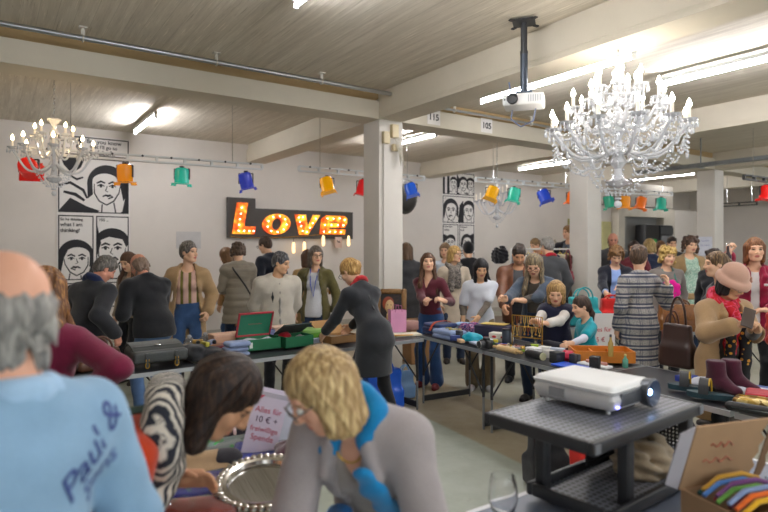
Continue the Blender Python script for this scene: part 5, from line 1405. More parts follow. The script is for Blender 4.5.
def shoe_item(name, label, p, rz, m, L=0.26, heel=0.0, sole='#3a332c', hgt=0.0, group=None):
    t = thing(name, label, 'shoe', p, rz, group); sd = Solid()
    sd.cap(V(0, -L * .32, .045 + heel), V(0, L * .05, .04 + heel * .6), 0.036, 0.038, 0.02); sd.cap(V(0, L * .05, .038 + heel * .5), V(0, L * .36, .030), 0.038, 0.034, 0.02)
    if hgt:
        sd.cap(V(0, -L * .28, .05 + heel), V(0, -L * .26, hgt), 0.040, 0.048, 0.03); sd.cap(V(0, -L * .1, .05), V(0, -L * .22, hgt), 0.04, 0.046, 0.04)
        sd.plane(V(0, 0, hgt), V(0, 0, 1))
    else: sd.ell(V(0, -L * .16, .085 + heel), V(0.027, L * .2, 0.04), None, 0.012, cut=True)
    sd.plane(V(0, 0, 0.012), V(0, 0, -1)); obj('upper', sd.mesh('upper', 0.008), m, t)
    mb = MB(); n = 14; pts = [(0.040 * math.cos(2 * PI * k / n) * (1.0 if math.sin(2 * PI * k / n) > -.2 else .85), L * 0.5 * math.sin(2 * PI * k / n)) for k in range(n)]; mb.prism(pts, 0.0, 0.013); obj('sole', mb, mat(sole, 0.6), t)
    if heel:
        mb = MB(); mb.box((0, -L * .38, (heel + .02) / 2), (0.05, 0.055, heel + .02), bev=0.008); obj('heel', mb, mat(sole, 0.6), t)
    return t
shoe_item('slipper', 'dusty pink suede shoe right of the black briefcase', (-1.84, 4.97, TH + .001), RL + 2.6, cloth('#8c5f5a'))
shoe_item('slipper', 'grey brown suede shoe beside the pink one', (-1.73, 5.03, TH + .001), RL + 2.5, cloth('#6b6154'))
for i, (px, py, nm) in enumerate(((189, 352, 'left'), (209, 349, 'right'))):
    q = TP(px, py); t = thing('glass_jar', 'clear round glass jar, %s of the two behind the black camera bag' % nm, 'jar', (q[0], q[1], TH + .001), 0)
    mb = MB(); mb.lathe([(0.02, 0), (0.045, 0.01), (0.056, 0.045), (0.048, 0.08), (0.03, 0.095), (0.034, 0.10), (0.030, 0.10), (0.044, 0.078), (0.050, 0.045), (0.04, 0.016), (0.0, 0.012)], (0, 0, 0), 16); obj('jar', mb, mat('#a8a9ab', 0.06, 0.0, 0.8, 0.1, trans=0.7), t)
    mb = MB(); mb.ball((0, 0, 0.115), 0.02, 10, 7); obj('stopper', mb, mat('#c9c9cb', 0.1, trans=0.5), t)
soft('camera_bag', 'heap of a black camera bag with straps on the left table', 'bag', (-1.54, 4.90, TH), (0.38, 0.24, 0.13), cloth('#1f2023', 0.3), RL, 8, 0.5)
for i, (x, y, c, nm) in enumerate(((-1.60, 4.98, '#9a7a3a', 'brass'), (-1.48, 4.97, '#8a90a8', 'silver grey'), (-1.50, 4.86, '#b0a840', 'yellow'))):
    t = thing('compact_camera', '%s little camera lying on the black camera bag' % nm, 'camera', (x, y, TH + 0.115), 0.4 + i)
    mb = MB(); mb.box((0, 0, 0.02), (0.09, 0.035, 0.04), bev=0.006); obj('camera_body', mb, mat(c, 0.4, 0.3), t); mb = MB(); mb.cyl((0, -0.018, 0.02), (0, -0.04, 0.02), 0.016, seg=12); obj('lens', mb, M_BLK, t)
t = thing('purse', 'flat burgundy purse behind the black camera bag', 'purse', (-1.50, 5.17, TH + .001), RL)
sd = Solid(); sd.rbox(V(0, 0, .03), V(.14, .07, .006), None, .022, .02); obj('purse_body', sd.mesh('p', .008), cloth('#6a2733'), t); mb = MB(); mb.tube([(-.13, 0, .052), (0, 0, .058), (.13, 0, .052)], .006, 6); obj('zip', mb, M_GOLD, t)
cbox('carton', 'pale pink carton box with flat lid behind the camera bag', 'box', (-1.50, 5.36, TH + .001), (0.30, 0.16, 0.13), '#c79c80', RL, rim='#d3aa90')
folded('wrapped_cloth', 'light blue folded cloth left of the green boxes', 'cloth', (-1.30, 5.05, TH + .001), (0.20, 0.15, 0.13), cloth('#8494b6'), RL, 3, None, 2)
# green gift boxes
g1 = cbox('gift_box', 'open green gift box with red bordered lid standing up', 'box', (-1.17, 5.26, TH + .001), (0.34, 0.24, 0.10), '#15653f', RL - .02, (68, '#2a7a5c'), None, rim='#b33844', inside='#c8ccd2')
obj('lettering', scrawl(.13, .016, 7, .0016, 5), mat('#a83a48', 0.6), g1, (0, 0.070, 0.213), (rad(68), 0, 0))
mb = MB(); mb.box((-0.120, -0.1225, 0.05), (0.03, 0.004, 0.05)); obj('label_strip', mb, M_PAPER, g1)
g2 = cbox('gift_box', 'open green gift box with dark lid, right of the red bordered one', 'box', (-0.88, 5.46, TH + .001), (0.30, 0.22, 0.10), '#15653f', RL + .05, (28, '#2b3a34'), None, inside='#c9b9bd')
soft('red_ribbon', 'red ribbon bow sticking out of the second green box', 'ribbon', (-0.94, 5.50, TH + .085), (0.12, 0.08, 0.06), cloth('#b01f2e'), 0.3, 4, .3, None, 6, .007)
cbox('document_case', 'lilac blue open case lid behind the red bordered green box', 'case', (-1.22, 5.56, TH + .001), (0.30, 0.16, 0.13), '#7d86b5', RL, (75, '#8f98cc'))
cbox('carton', 'beige carton behind the green boxes in front of the cream jacket', 'box', (-0.98, 5.74, TH + .001), (0.24, 0.18, 0.15), '#d2b49c', RL, rim='#dcbfa8')
t = thing('round_tin', 'bright green round cake tin right of the green boxes', 'tin', (-0.74, 5.76, TH + .062), 0)
mb = MB(); mb.lathe([(0.118, 0), (0.12, 0.004), (0.12, 0.05), (0.118, 0.055)], (0, 0, 0), 28); obj('tin_body', mb, mat('#5d9c2c', 0.4), t); mb = MB(); mb.lathe([(0.124, 0.05), (0.124, 0.072), (0.118, 0.078), (0.05, 0.082)], (0, 0, 0), 28); obj('lid', mb, mat('#8ab864', 0.4), t)
folded('napkin_stack', 'white and pale blue folded napkins under the green tin', 'napkins', (-0.73, 5.75, TH + .001), (0.24, 0.20, 0.056), cloth('#bcc6d8'), RL + .3, 3, None, 5)
soft('tissue_paper', 'crumpled pink tissue paper above the cardboard tray', 'paper', (-0.50, 6.02, TH), (0.34, 0.18, 0.10), mat('#d9a9bb', 0.7), RL, 12, .5)
cbox('cardboard_tray', 'open brown cardboard tray under the black-clad woman\'s hands', 'tray', (-0.46, 5.70, TH + .001), (0.32, 0.22, 0.07), '#a47b4c', RL, (150, '#a9814f'), None, inside='#8d7a66')
for i, (x, y, c, nm) in enumerate(((-0.22, 5.92, '#8c8c90', 'grey glass'), (-0.15, 6.00, '#c9b9b0', 'pale pink glass'), (-0.24, 6.06, '#9b4a42', 'red glass'))):
    t = thing('candle_holder', '%s candle holder beside the cardboard tray' % nm, 'candle holder', (x, y, TH + .001)); mb = MB(); mb.lathe([(.03, 0), (.032, .006), (.010, .02), (.010, .05), (.03, .07), (.032, .11), (.028, .11), (.02, .075)], (0, 0, 0), 14); obj('holder', mb, mat(c, .15), t); mb = MB(); mb.cyl((0, 0, .075), (0, 0, .10), .016, seg=10); obj('candle', mb, M_CANDLE, t)
# painting, pink bag
t = thing('framed_painting', 'dark oil portrait in a gilded frame leaning by the pillar', 'painting', (0.075, 6.62, TH + .001), rad(-8), rot=(rad(-8), 0, rad(-6)))
mb = MB()
for x in (-.15, .15): mb.box((x, 0, .235), (.06, .04, .47), bev=.012)
for z in (.03, .44): mb.box((0, 0, z), (.24, .04, .06), bev=.012)
obj('frame', mb, mat('#7a5a34', .4, .4, var=.3, scale=40), t)
mb = MB(); mb.box((0, .0, .235), (.25, .012, .36)); cv = obj('canvas', mb, blotch([(0, '#1a1210'), (.52, '#2c1a12'), (.66, '#4a2414')], 6, rough=.5), t)
mb = MB(); mb.ball((-.015, -.008, .27), (.052, .012, .078), 18, 12); mb.ball((-.02, -.006, .16), (.03, .01, .05), 14, 8); obj('painted_face', mb, mat('#c9a878', .5, var=.2, scale=12), cv)
mb = MB(); mb.ball((-.03, -.003, .30), (.07, .010, .085), 18, 12); obj('painted_hair', mb, mat('#8c3a1c', .6), cv)
mb = MB(); mb.ball((-.01, -.003, .10), (.10, .010, .05), 18, 12); obj('painted_dress', mb, mat('#a4764e', .6), cv)
mb = MB(); 
for x in (-.035, .005): mb.ball((x, -.019, .285), (.009, .004, .005), 8, 6)
mb.ball((-.017, -.020, .235), (.014, .004, .005), 8, 6); obj('painted_features', mb, mat('#4a2418', .6), cv)
t = thing('paper_bag', 'pink paper gift bag in front of the framed portrait', 'bag', (0.145, 6.36, TH + .001), rad(20))
mb = MB(); w, d, h = .18, .09, .24
mb.add([(-w / 2, -d / 2, 0), (w / 2, -d / 2, 0), (w / 2, d / 2, 0), (-w / 2, d / 2, 0), (-w / 2, -d / 2, h), (w / 2, -d / 2, h), (w / 2, d / 2, h), (-w / 2, d / 2, h), (-w / 2 + .02, 0, h * .5), (w / 2 - .02, 0, h * .5)], [(0, 3, 2, 1), (0, 1, 5, 4), (2, 3, 7, 6), (1, 2, 9), (2, 6, 9), (6, 5, 9), (5, 1, 9), (0, 8, 3), (3, 8, 7), (7, 8, 4), (4, 8, 0)]); obj('bag_body', mb, mat('#d694b8', .5), t)
for y in (-1, 1):
    mb = MB(); mb.tube([(-.04, y * d / 2, h - .02), (-.03, y * d / 2, h + .05), (.03, y * d / 2, h + .05), (.04, y * d / 2, h - .02)], .004, 6); obj('handle', mb, mat('#a8507c', .5), t)
cbox('carton', 'dull pink low carton right of the pink gift bag', 'box', (0.30, 6.55, TH + .001), (.16, .12, .10), '#a97f78', .2, rim='#b58d84')
solo('wooden_ruler', 'yellow wooden ruler at the table corner by the pink bag', 'ruler', MB().box((0, 0, .006), (.22, .03, .010), bev=.003), mat('#d8a23c', .5), (0.20, 6.08, TH + .001), .2)
folded('paper_pile', 'loose cream papers at the table corner by the ruler', 'paper', (0.24, 6.20, TH + .001), (.30, .16, .02), mat('#d9d2bd', .8), .4, 2, None, 3)
# --- centre row
def CR(s, w, z=TH): q = along(C0, DC, s); return (q[0] + .877 * w, q[1] + .48 * w, z + .001)
folded('jeans', 'folded dark blue jeans with an orange strap on the centre table', 'jeans', CR(.15, .24), (.28, .26, .12), cloth('#23345e'), RC + .1, 3, None, 4)
solo('leather_belt', 'orange leather belt laid across the folded dark jeans', 'belt', MB().grid(lambda u, v: (-.02 + .03 * v, -.17 + .34 * u, .133 - .09 * (abs(u - .5) * 2) ** 4), 12, 2, .006), mat('#b5492c', .5), (*CR(.13, .24)[:2], TH + .010), RC + .1)
soft('patterned_scarf', 'purple and blue patterned scarf heap behind the pale denim', 'scarf', CR(.36, .46), (.28, .22, .13), blotch([(0, '#2b3160'), (.44, '#7d2f6a'), (.52, '#c9a6b8'), (.58, '#3a4a86'), (.66, '#b03a5a')], 30), RC, 6, .5)
folded('denim_jacket', 'folded pale blue denim jacket at the front of the centre table', 'jacket', CR(.47, .15), (.32, .22, .09), cloth('#8093b8'), RC + .08, 2, None, 7)
mb = MB(); mb.tube([(-.13 + .26 * i / 24, .05 * math.sin(i * .5), .005 + .004 * (i % 2)) for i in range(25)], .006, 6)
solo('chain_belt', 'brass chain belt on the pale denim jacket', 'belt', mb, mat('#a89a52', .4, .7), (*CR(.47, .16)[:2], TH + .098), RC + .2)
folded('light_cloth', 'light blue and white cloth bundle behind the purple scarf', 'cloth', CR(.12, .56), (.24, .18, .10), cloth('#8fb2d8'), RC + .5, 3, None, 9)
t = cbox('shoe_box', 'dark navy shoe box with a yellow paper on its lid', 'box', CR(.66, .50), (.36, .22, .13), '#2c2840', RC + .5, rim='#332e48')
mb = MB(); mb.box((0, 0, .1435), (.26, .16, .004)); obj('paper', mb, mat('#d7b96a', .7), t)
t = cbox('box_white', 'white box with red print in front of the navy shoe box', 'box', CR(.90, .36), (.22, .11, .085), '#d9d4c8', RC + .5, rim='#dcd8cf'); t.name = 'gift_carton'
for x in (-.05, .04):
    mb = MB(); mb.ball((x, -.062, .05), (.024, .004, .012), 10, 6); obj('red_print', mb, mat('#b03030', .6), t)
t = thing('tin_can', 'tall dark grey tin can beside the white box with red print', 'tin', CR(1.04, .36)); mb = MB(); mb.lathe([(.042, 0), (.043, .004), (.043, .13), (.040, .135)], (0, 0, 0), 18); obj('can_body', mb, mat('#3c4450', .35, .3), t); mb = MB(); mb.lathe([(.044, .13), (.044, .145), (.03, .148)], (0, 0, 0), 18); obj('lid', mb, mat('#2c3038', .35, .3), t)
soft('turquoise_toy', 'turquoise plastic toy at the front of the centre table', 'toy', CR(.70, .14), (.22, .10, .09), mat('#139fb8', .35), RC, 21, .5, None, 7, .008)
for i, (s, w, c, sz, nm) in enumerate(((.60, .14, '#3a3f48', (.07, .05, .09), 'dark grey'), (.66, .08, '#2a3c78', (.10, .05, .05), 'dark blue'), (.86, .22, '#c8cdd8', (.18, .10, .03), 'pale grey'), (.95, .14, '#b6c4dc', (.14, .08, .02), 'pale blue'), (.98, .27, '#d8c23a', (.05, .04, .04), 'yellow'), (.80, .28, '#5a2a34', (.16, .06, .03), 'dark red'), (.76, .03, '#d9b48a', (.10, .05, .03), 'flesh coloured'))):
    cbox('small_box', '%s small packet on the centre table around the turquoise toy' % nm, 'packet', CR(s, w), sz, c, RC + i)
def bottle(label, p, r, h, col, lie=None, cap='#d0d0cc', rz=0, name='bottle'):
    t = thing(name, label, 'bottle', p, rz, rot=(0, rad(90), rz) if lie else None); mb = MB(); mb.lathe([(r * .9, 0), (r, .006), (r, h * .6), (r * .45, h * .76), (r * .4, h * .92)], (0, 0, 0), 14); obj('bottle_body', mb, mat(col, .2), t); mb = MB(); mb.lathe([(r * .46, h * .9), (r * .46, h), (r * .3, h + .004)], (0, 0, 0), 12); obj('cap', mb, mat(cap, .4), t); return t
bottle('dark green bottle lying at the front edge left of the black camera', (*CR(.98, .10)[:2], TH + .036), .034, .22, '#1d5232', True, '#2a2c2a', RC)
t = thing('photo_camera', 'black photo camera at the table edge beside the rolling pin', 'camera', CR(1.15, .07), RC)
mb = MB(); mb.box((0, 0, .045), (.13, .06, .075), bev=.01); mb.box((0, 0, .09), (.05, .05, .03), bev=.008); obj('camera_body', mb, M_BLK, t); mb = MB(); mb.cyl((0, -.03, .045), (0, -.085, .045), .034, seg=16); obj('lens', mb, M_DK, t); mb = MB(); mb.tube([(.034 * math.cos(a), -.086, .045 + .034 * math.sin(a)) for a in np.linspace(0, 2 * PI, 16, endpoint=False)], .003, 5, closed=True); obj('lens_ring', mb, M_CHROME, t)
t = thing('rolling_pin', 'pale wooden rolling pin at the front edge of the table', 'rolling pin', (*CR(1.36, .06)[:2], TH + .027), RC); mb = MB(); mb.cyl((-.12, 0, 0), (.12, 0, 0), .026, seg=14); obj('roller', mb, mat('#d8b988', .5), t)
for s in (-1, 1):
    mb = MB(); mb.cyl((s * .12, 0, 0), (s * .185, 0, 0), .013, seg=10); obj('handle', mb, mat('#c4a270', .5), t)
# jewellery stand
t = thing('jewellery_stand', 'golden wire jewellery stand with hanging necklaces on the centre table', 'jewellery stand', CR(1.22, .44), RC + .4)
mb = MB()
for x in (-.15, .15): mb.tube([(x, 0, 0), (x, 0, .30)], .006, 6)
for z in (.10, .20, .30): mb.tube([(-.15, 0, z), (.15, 0, z)], .005, 6)
for y in (-.05, .05): mb.tube([(-.16, y, .004), (.16, y, .004)], .005, 6)
obj('stand_frame', mb, M_GOLD, t); rn = random.Random(5)
for k in range(16):
    x, z = -.13 + .26 * (k % 8) / 7, (.30, .20)[k // 8]; L_ = rn.uniform(.05, .10); mb = MB(); mb.tube([(x - .010, -.008, z), (x - .008, -.012, z - L_ * .6), (x, -.012, z - L_), (x + .008, -.012, z - L_ * .6), (x + .010, -.008, z)], .0035, 5); mb.ball((x, -.014, z - L_ - .012), .010, 8, 6); obj('necklace', mb, mat(rn.choice(['#c9a04a', '#d8b866', '#8c6a34', '#b98f5a', '#a05a2c']), .3, .7), t)
rn = random.Random(11)
NM = ['amber', 'ivory', 'brown', 'olive', 'copper', 'cream', 'grey', 'lime green', 'black', 'rose', 'ochre', 'white']
CO = ['#c98a2e', '#e0d8c0', '#6a4630', '#6a6f3a', '#a8643a', '#d9c9a4', '#8a8c90', '#8fae3a', '#26262a', '#b07a7c', '#b8923c', '#dcdcd8']
for k in range(12):
    s, w = 1.14 + .30 * (k % 4) / 3 + rn.uniform(-.02, .02), .16 + .075 * (k // 4)
    t = thing('bracelet', '%s bracelet on the front of the centre table near the jewellery stand' % NM[k], 'bracelet', CR(s, w), rn.uniform(0, 3)); mb = MB(); R_ = .032
    mb.tube([(R_ * math.cos(a), R_ * math.sin(a), .010) for a in np.linspace(0, 2 * PI, 18, endpoint=False)], .008, 6, closed=True); obj('ring', mb, mat(CO[k], .35, .3), t); mb = MB(); mb.ball((R_, 0, .014), .014, 10, 7); obj('bead', mb, mat(CO[(k + 5) % 12], .2), t)
for k, (s, w, sz, c, nm) in enumerate(((1.62, .16, (.11, .09, .07), '#e2e2e4', 'white'), (1.75, .22, (.10, .08, .06), '#d3cfc8', 'cream white'), (1.50, .40, (.10, .07, .04), '#e6e4e0', 'paper white'), (1.66, .40, (.12, .08, .05), '#aeb9cc', 'pale blue'), (1.44, .33, (.07, .05, .05), '#a8c23a', 'lime green'), (1.53, .18, (.05, .05, .08), '#1f2022', 'black'), (1.82, .34, (.13, .09, .04), '#8a6a5a', 'brown'))):
    cbox('trinket_box', '%s small trinket box on the centre table in front of the children' % nm, 'box', CR(s, w), sz, c, RC + .2 * k)
solo('toothbrush_pack', 'blue narrow packet lying behind the dark bottle', 'packet', MB().box((0, 0, .008), (.16, .03, .016), bev=.004), mat('#2a4aa8', .4), CR(1.05, .26), RC + .6)
solo('dark_umbrella', 'folded dark umbrella lying across the table before the boyish blond child', 'umbrella', MB().tube([(-.2, 0, .03), (-.1, 0, .034), (.12, 0, .03), (.2, 0, .02), (.27, 0, .02)], [.012, .03, .028, .012, .012], 10), cloth('#232531'), CR(1.44, .60), RC + .05)
soft('red_toy_car', 'glossy pinkish red toy on the centre table', 'toy', CR(1.90, .28), (.17, .09, .08), mat('#c81f48', .3), RC, 31, .5, None, 7, .008)
t = thing('shaving_box', 'black cylinder case with a cream lid at the table edge', 'case', (*CR(1.78, .06)[:2], TH + .035), RC); mb = MB(); mb.cyl((-.12, 0, 0), (.05, 0, 0), .034, seg=14); obj('case_body', mb, M_BLK, t); mb = MB(); mb.cyl((.05, 0, 0), (.062, 0, 0), .032, seg=14); obj('lid', mb, mat('#cfd0a8', .5), t)
for k, (s, w, sz, c, nm) in enumerate(((1.98, .10, (.09, .09, .09), '#25262a', 'black'), (2.00, .24, (.08, .05, .07), '#3a3d44', 'dark grey'), (2.07, .18, (.05, .05, .08), '#2c2c30', 'charcoal'), (2.30, .12, (.07, .07, .11), '#1d1d20', 'tall black'))):
    cbox('camera_case', '%s case among the things left of the orange wooden tray' % nm, 'case', CR(s, w), sz, c, RC + .15 * k)
solo('blue_folder', 'bright blue flat folder at the front edge of the table', 'folder', MB().box((0, 0, .008), (.27, .16, .016), bev=.004), mat('#1552d0', .4), CR(2.10, .09), RC + .06)
t = thing('cosmetic_tray', 'white tray with pink tubes beside the blue folder', 'tray', CR(2.16, .24), RC + .1); mb = MB(); mb.box((0, 0, .012), (.26, .10, .02), bev=.006); obj('tray', mb, M_WHT, t)
for x in (-.02, .05): 
    mb = MB(); mb.cyl((x - .06, .01, .034), (x + .05, .015, .034), .012, seg=10); obj('tube', mb, mat('#c98a7c', .4), t)
# orange wooden drawer tray
t = thing('wooden_tray', 'orange wooden compartment tray in front of the girl in turquoise', 'tray', CR(2.02, .52), RC + .95); M_OW = mat('#c9781e', .45, var=.12, scale=14)
mb = MB(); mb.box((0, 0, .006), (.46, .28, .012)); 
for y in (-.14, .14): mb.box((0, y, .045), (.46, .012, .09))
for x in (-.23, .23): mb.box((x, 0, .045), (.012, .27, .09))
obj('tray_body', mb, M_OW, t)
for x in (-.07, .08):
    mb = MB(); mb.box((x, 0, .038), (.010, .265, .065)); obj('divider', mb, M_OW, t)
for x, y, c, nm in ((-.15, .02, '#3b57b0', 'blue'), (0.0, -.03, '#26365e', 'navy'), (.15, .05, '#c9bfa0', 'ivory')):
    solo('trinket', '%s trinket inside the orange wooden tray' % nm, 'trinket', MB().box((0, 0, .014), (.09, .06, .025), bev=.008), mat(c, .4), (*(Vector(CR(2.02, .52)[:2]) + Vector((x * math.cos(RC + .95) - y * math.sin(RC + .95), x * math.sin(RC + .95) + y * math.cos(RC + .95)))), TH + .014), RC + .95)
bottle('slim gold flask leaning in the orange tray', (*CR(2.22, .40)[:2], TH + .09), .020, .17, '#b89a52', None, '#3a3a3a')
bottle('little green glass flask beside the gold one', (*CR(2.34, .42)[:2], TH + .001), .022, .10, '#5a9a86', None, '#c9b46a')
# --- sandals table
def sandal(label, px, py, rz):
    q = TP(px, py); t = thing('sandal', label, 'sandal', q, rz); M_PET = mat('#1f3d47', .5)
    mb = MB(); n = 20; out = [(.045 * math.cos(2 * PI * k / n) * (1.0 + .18 * math.sin(2 * PI * k / n)), .13 * math.sin(2 * PI * k / n)) for k in range(n)]; mb.prism(out, 0, .032); obj('sole', mb, M_PET, t)
    for y0, c in ((.0, M_DK),):
        mb = MB(); mb.grid(lambda u, v: (.056 * math.cos(PI * u), y0 + .055 * v, .03 + .085 * math.sin(PI * u)), 14, 3, .005); s_ = obj('strap', mb, c, t)
    mb = MB(); mb.tube([(.057 * math.cos(a), .0, .03 + .087 * math.sin(a)) for a in np.linspace(0, PI * .8, 10)], .005, 6); obj('strap_edging', mb, mat('#c9a02a', .4), t)
sandal('dark petrol sandal, left one of the pair behind the projector', 695, 394, 1.0); sandal('dark petrol sandal, right one of the pair nearer the red cloth', 717, 403, 0.9)
t = solo('card_packet', 'blue packet with a yellow mark behind the left sandal', 'packet', MB().box((0, 0, .02), (.13, .09, .04), bev=.004), mat('#2a3f9c', .4), TP(690, 385), .5)
obj('yellow_mark', MB().box((0.01, 0, .042), (.05, .03, .003)), mat('#e0b03a', .5), t)
soft('white_paper', 'crumpled white paper between the sandals and the boots', 'paper', TP(708, 389), (.20, .14, .05), mat('#cdd0dc', .8), .3, 41, .5)
for i, (px, nm) in enumerate(((721, 'left'), (737, 'right'))):
    shoe_item('ankle_boot', 'dark burgundy suede boot standing on the table, %s of the pair' % nm, TP(px, 396), rad(-160 + 10 * i), cloth('#451b2b', .2), .25, .03, '#2a1a1c', .20)
soft('tissue_sheet', 'white tissue paper under the burgundy boots', 'paper', TP(751, 398), (.30, .16, .04), mat('#c8ccd8', .8), .2, 43, .5)
folded('red_cloth', 'folded red cloth at the right edge of the photo', 'cloth', TP(764, 404), (.24, .2, .07), cloth('#b0192a'), -.6, 3, None, 12)
folded('blue_cloth', 'blue cloth behind the folded red one', 'cloth', TP(770, 396), (.22, .12, .05), cloth('#2a4a9c'), -.6, 2, None, 13)
t = thing('gold_clutch', 'golden ornamented clutch in front of the folded red cloth', 'clutch', TP(758, 411), -.75); sd = Solid(); sd.rbox(V(0, 0, .03), V(.14, .05, .006), None, .02, .02); sd.disp(folds(.004, 40, 2)); obj('clutch_body', sd.mesh('c', .008), blotch([(0, '#7a5c2a'), (.45, '#d0aa58'), (.6, '#f0d894')], 26, 'cells', .3, .5), t); mb = MB(); mb.tube([(-.13, 0, .056), (.13, 0, .056)], .006, 6); obj('frame', mb, M_GOLD, t)
t = thing('spectacle_case', 'long black spectacle case in front of the gold clutch', 'case', TP(757, 419), -.75); sd = Solid(); sd.cap(V(-.13, 0, .03), V(.13, 0, .03), .028, None, .01); obj('case_body', sd.mesh('c', .007), M_BLK, t); obj('lid_seam', MB().box((0, -.0285, .032), (.24, .004, .004)), M_CHROME, t)

# ------------------------------------------------------------------ projector stand on the foreground table
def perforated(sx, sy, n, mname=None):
    t = NT('perforated_plastic_painted_gloss'); v = t.obj(scale=(1 / n, 1 / n, 1 / n)); sp = t.n('ShaderNodeSeparateXYZ'); t.l(v, sp.inputs[0]); r = []
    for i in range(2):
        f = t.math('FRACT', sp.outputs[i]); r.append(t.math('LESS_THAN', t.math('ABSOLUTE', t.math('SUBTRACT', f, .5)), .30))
    k = t.math('MULTIPLY', r[0], r[1]); c = t.mix(k, srgb('#777a82'), srgb('#26272b')); t.l(c, t.b.inputs['Base Color']); setp(t.b, Roughness=.34)  # pale bars carry the glossy reflection painted into the black plastic's colour
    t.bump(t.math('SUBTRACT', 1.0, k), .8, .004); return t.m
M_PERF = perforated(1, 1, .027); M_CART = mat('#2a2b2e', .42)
ZS = 1.042; cs = (F * (CH - ZS))
sl_, sf_, sr_ = [Vector((*on(px, py, ZS)[:2],)) for px, py in ((509, 410), (594, 450), (703, 408))]
ux = (sr_ - sf_); Wd = ux.length; ux.normalize(); uy = Vector((-ux.y, ux.x)); Dp = (sl_ - sf_).dot(uy)
ctr = sf_ + ux * Wd / 2 + uy * Dp / 2; RZc = math.atan2(ux.y, ux.x)
st = thing('projector_stand', 'black perforated plastic stand carrying the white projector in the foreground', 'stand', (ctr.x, ctr.y, TH), RZc); HS = ZS - TH
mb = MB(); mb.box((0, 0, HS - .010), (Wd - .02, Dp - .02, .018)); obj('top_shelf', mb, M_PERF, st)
for nm, bx in (('front_rail', ((0, -Dp / 2 + .012, HS - .022), (Wd, .024, .044))), ('back_rail', ((0, Dp / 2 - .012, HS - .022), (Wd, .024, .044))), ('side_rail', ((-Wd / 2 + .012, 0, HS - .022), (.024, Dp - .048, .044))), ('side_rail', ((Wd / 2 - .012, 0, HS - .022), (.024, Dp - .048, .044)))):
    obj(nm, MB().box(*bx, bev=.005), M_CART, st)
for x, y in ((-1, -1), (1, -1), (-1, 1), (1, 1)):
    obj('corner_socket', MB().box((x * (Wd / 2 - .02), y * (Dp / 2 + .001) , HS - .022), (.030, .006, .030)), mat('#6c6e72', .4), st)
lp = Vector(on(543, 494, TH + .02)[:2]) - ctr; lx, ly = lp.dot(ux), lp.dot(uy); bx0, bx1, by0, by1 = lx - .05, Wd / 2, -Dp / 2, ly + .04; bcx, bcy, bw, bd = (bx0 + bx1) / 2, (by0 + by1) / 2, bx1 - bx0, by1 - by0
for x, y in ((lx, ly), (-Wd / 2 + .28, -Dp / 2 + .05), (Wd / 2 - .04, -Dp / 2 + .05), (Wd / 2 - .04, ly)):
    obj('post', MB().box((x, y, HS / 2 - .01), (.045, .045, HS - .03), bev=.008), M_CART, st)
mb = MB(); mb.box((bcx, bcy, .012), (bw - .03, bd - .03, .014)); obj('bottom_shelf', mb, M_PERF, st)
for nm, bx in (('tray_rim', ((bcx, by0 + .012, .026), (bw, .022, .045))), ('tray_rim', ((bcx, by1 - .012, .026), (bw, .022, .045))), ('tray_rim', ((bx0 + .012, bcy, .026), (.022, bd - .05, .045))), ('tray_rim', ((bx1 - .012, bcy, .026), (.022, bd - .05, .045)))): obj(nm, MB().box(*bx, bev=.005), M_CART, st)
# perforated side and back panels with real holes
def grille(name, w, h, nx, nz, M_):
    mb = MB(); px_, pz_ = w / nx, h / nz
    for i in range(nx + 1): mb.box((-w / 2 + px_ * i, 0, 0), (px_ * .52, .008, h), M=M_)
    for j in range(nz + 1): mb.box((0, 0, -h / 2 + pz_ * j), (w, .0076, pz_ * .50), M=M_)
    return obj(name, mb, M_CART, st)
grille('back_panel', Wd * .40, HS - .10, 22, 13, Matrix.Translation((Wd * .25, ly - .01, HS / 2)))
grille('side_panel', bd - .14, HS - .10, 14, 13, Matrix.Translation((Wd / 2 - .02, bcy, HS / 2)) @ Matrix.Rotation(PI / 2, 4, 'Z'))
def SC(x, y, z=0): return (ctr.x + ux.x * x + uy.x * y, ctr.y + ux.y * x + uy.y * y, z)
soft('cloth_bag', 'crumpled beige cloth bag on the lower shelf of the stand', 'bag', SC(Wd * .26, bcy - .02, TH + .022), (.22, .18, .17), cloth('#a99a82', .15), RZc, 51, .6, None, 8, .008)
solo('paper_sheet', 'white paper sheet on the lower shelf of the stand', 'paper', MB().box((0, 0, 0), (.27, .19, .004)), M_PAPER, SC(lx + .22, bcy + .02, TH + .024), RZc + .12)
# projector with its lamp on
pj = thing('projector', 'white projector with glowing blue-white lens standing on the black stand', 'projector', SC(.06, .06, ZS + .002), RZc + .02)
pw, pd, ph = .30, .36, .095
mb = MB(); mb.box((0, 0, .030 + ph * .35), (pw * .97, pd * .97, ph * .68), bev=.022, taper=1.03); lo_ = obj('lower_shell', mb, mat('#c4c4c6', .4), pj)
mb = MB(); mb.box((0, 0, .030 + ph * .82), (pw, pd, ph * .34), bev=.022, taper=.96); up_ = obj('top_shell', mb, M_WHT, pj)
mb = MB(); mb.box((-.02, -pd / 2 * .985, .03 + ph * .45), (.15, .012, ph * .50), bev=.004); obj('front_grille', mb, mat('#55585e', .4), lo_)
mb = MB()
for k in range(5): mb.box((-.02, -pd / 2 - .003, .03 + ph * (.28 + .09 * k)), (.13, .004, .003))
obj('grille_slat', mb, mat('#2a2c30', .4), lo_)
mb = MB(); mb.box((-pw / 2 * .99, .06, .03 + ph * .4), (.006, .07, .035)); obj('speaker_grille', mb, mat('#8f9195', .6), lo_)
mb = MB(); mb.lathe([(.052, 0), (.056, .035), (.05, .04), (.040, .022), (.036, .010)], (0, 0, 0), 22, Matrix.Translation((.10, -pd / 2 + .01, .03 + ph * .48)) @ Matrix.Rotation(PI / 2, 4, 'X')); ln = obj('lens_barrel', mb, mat('#5c6066', .35, .4), pj)
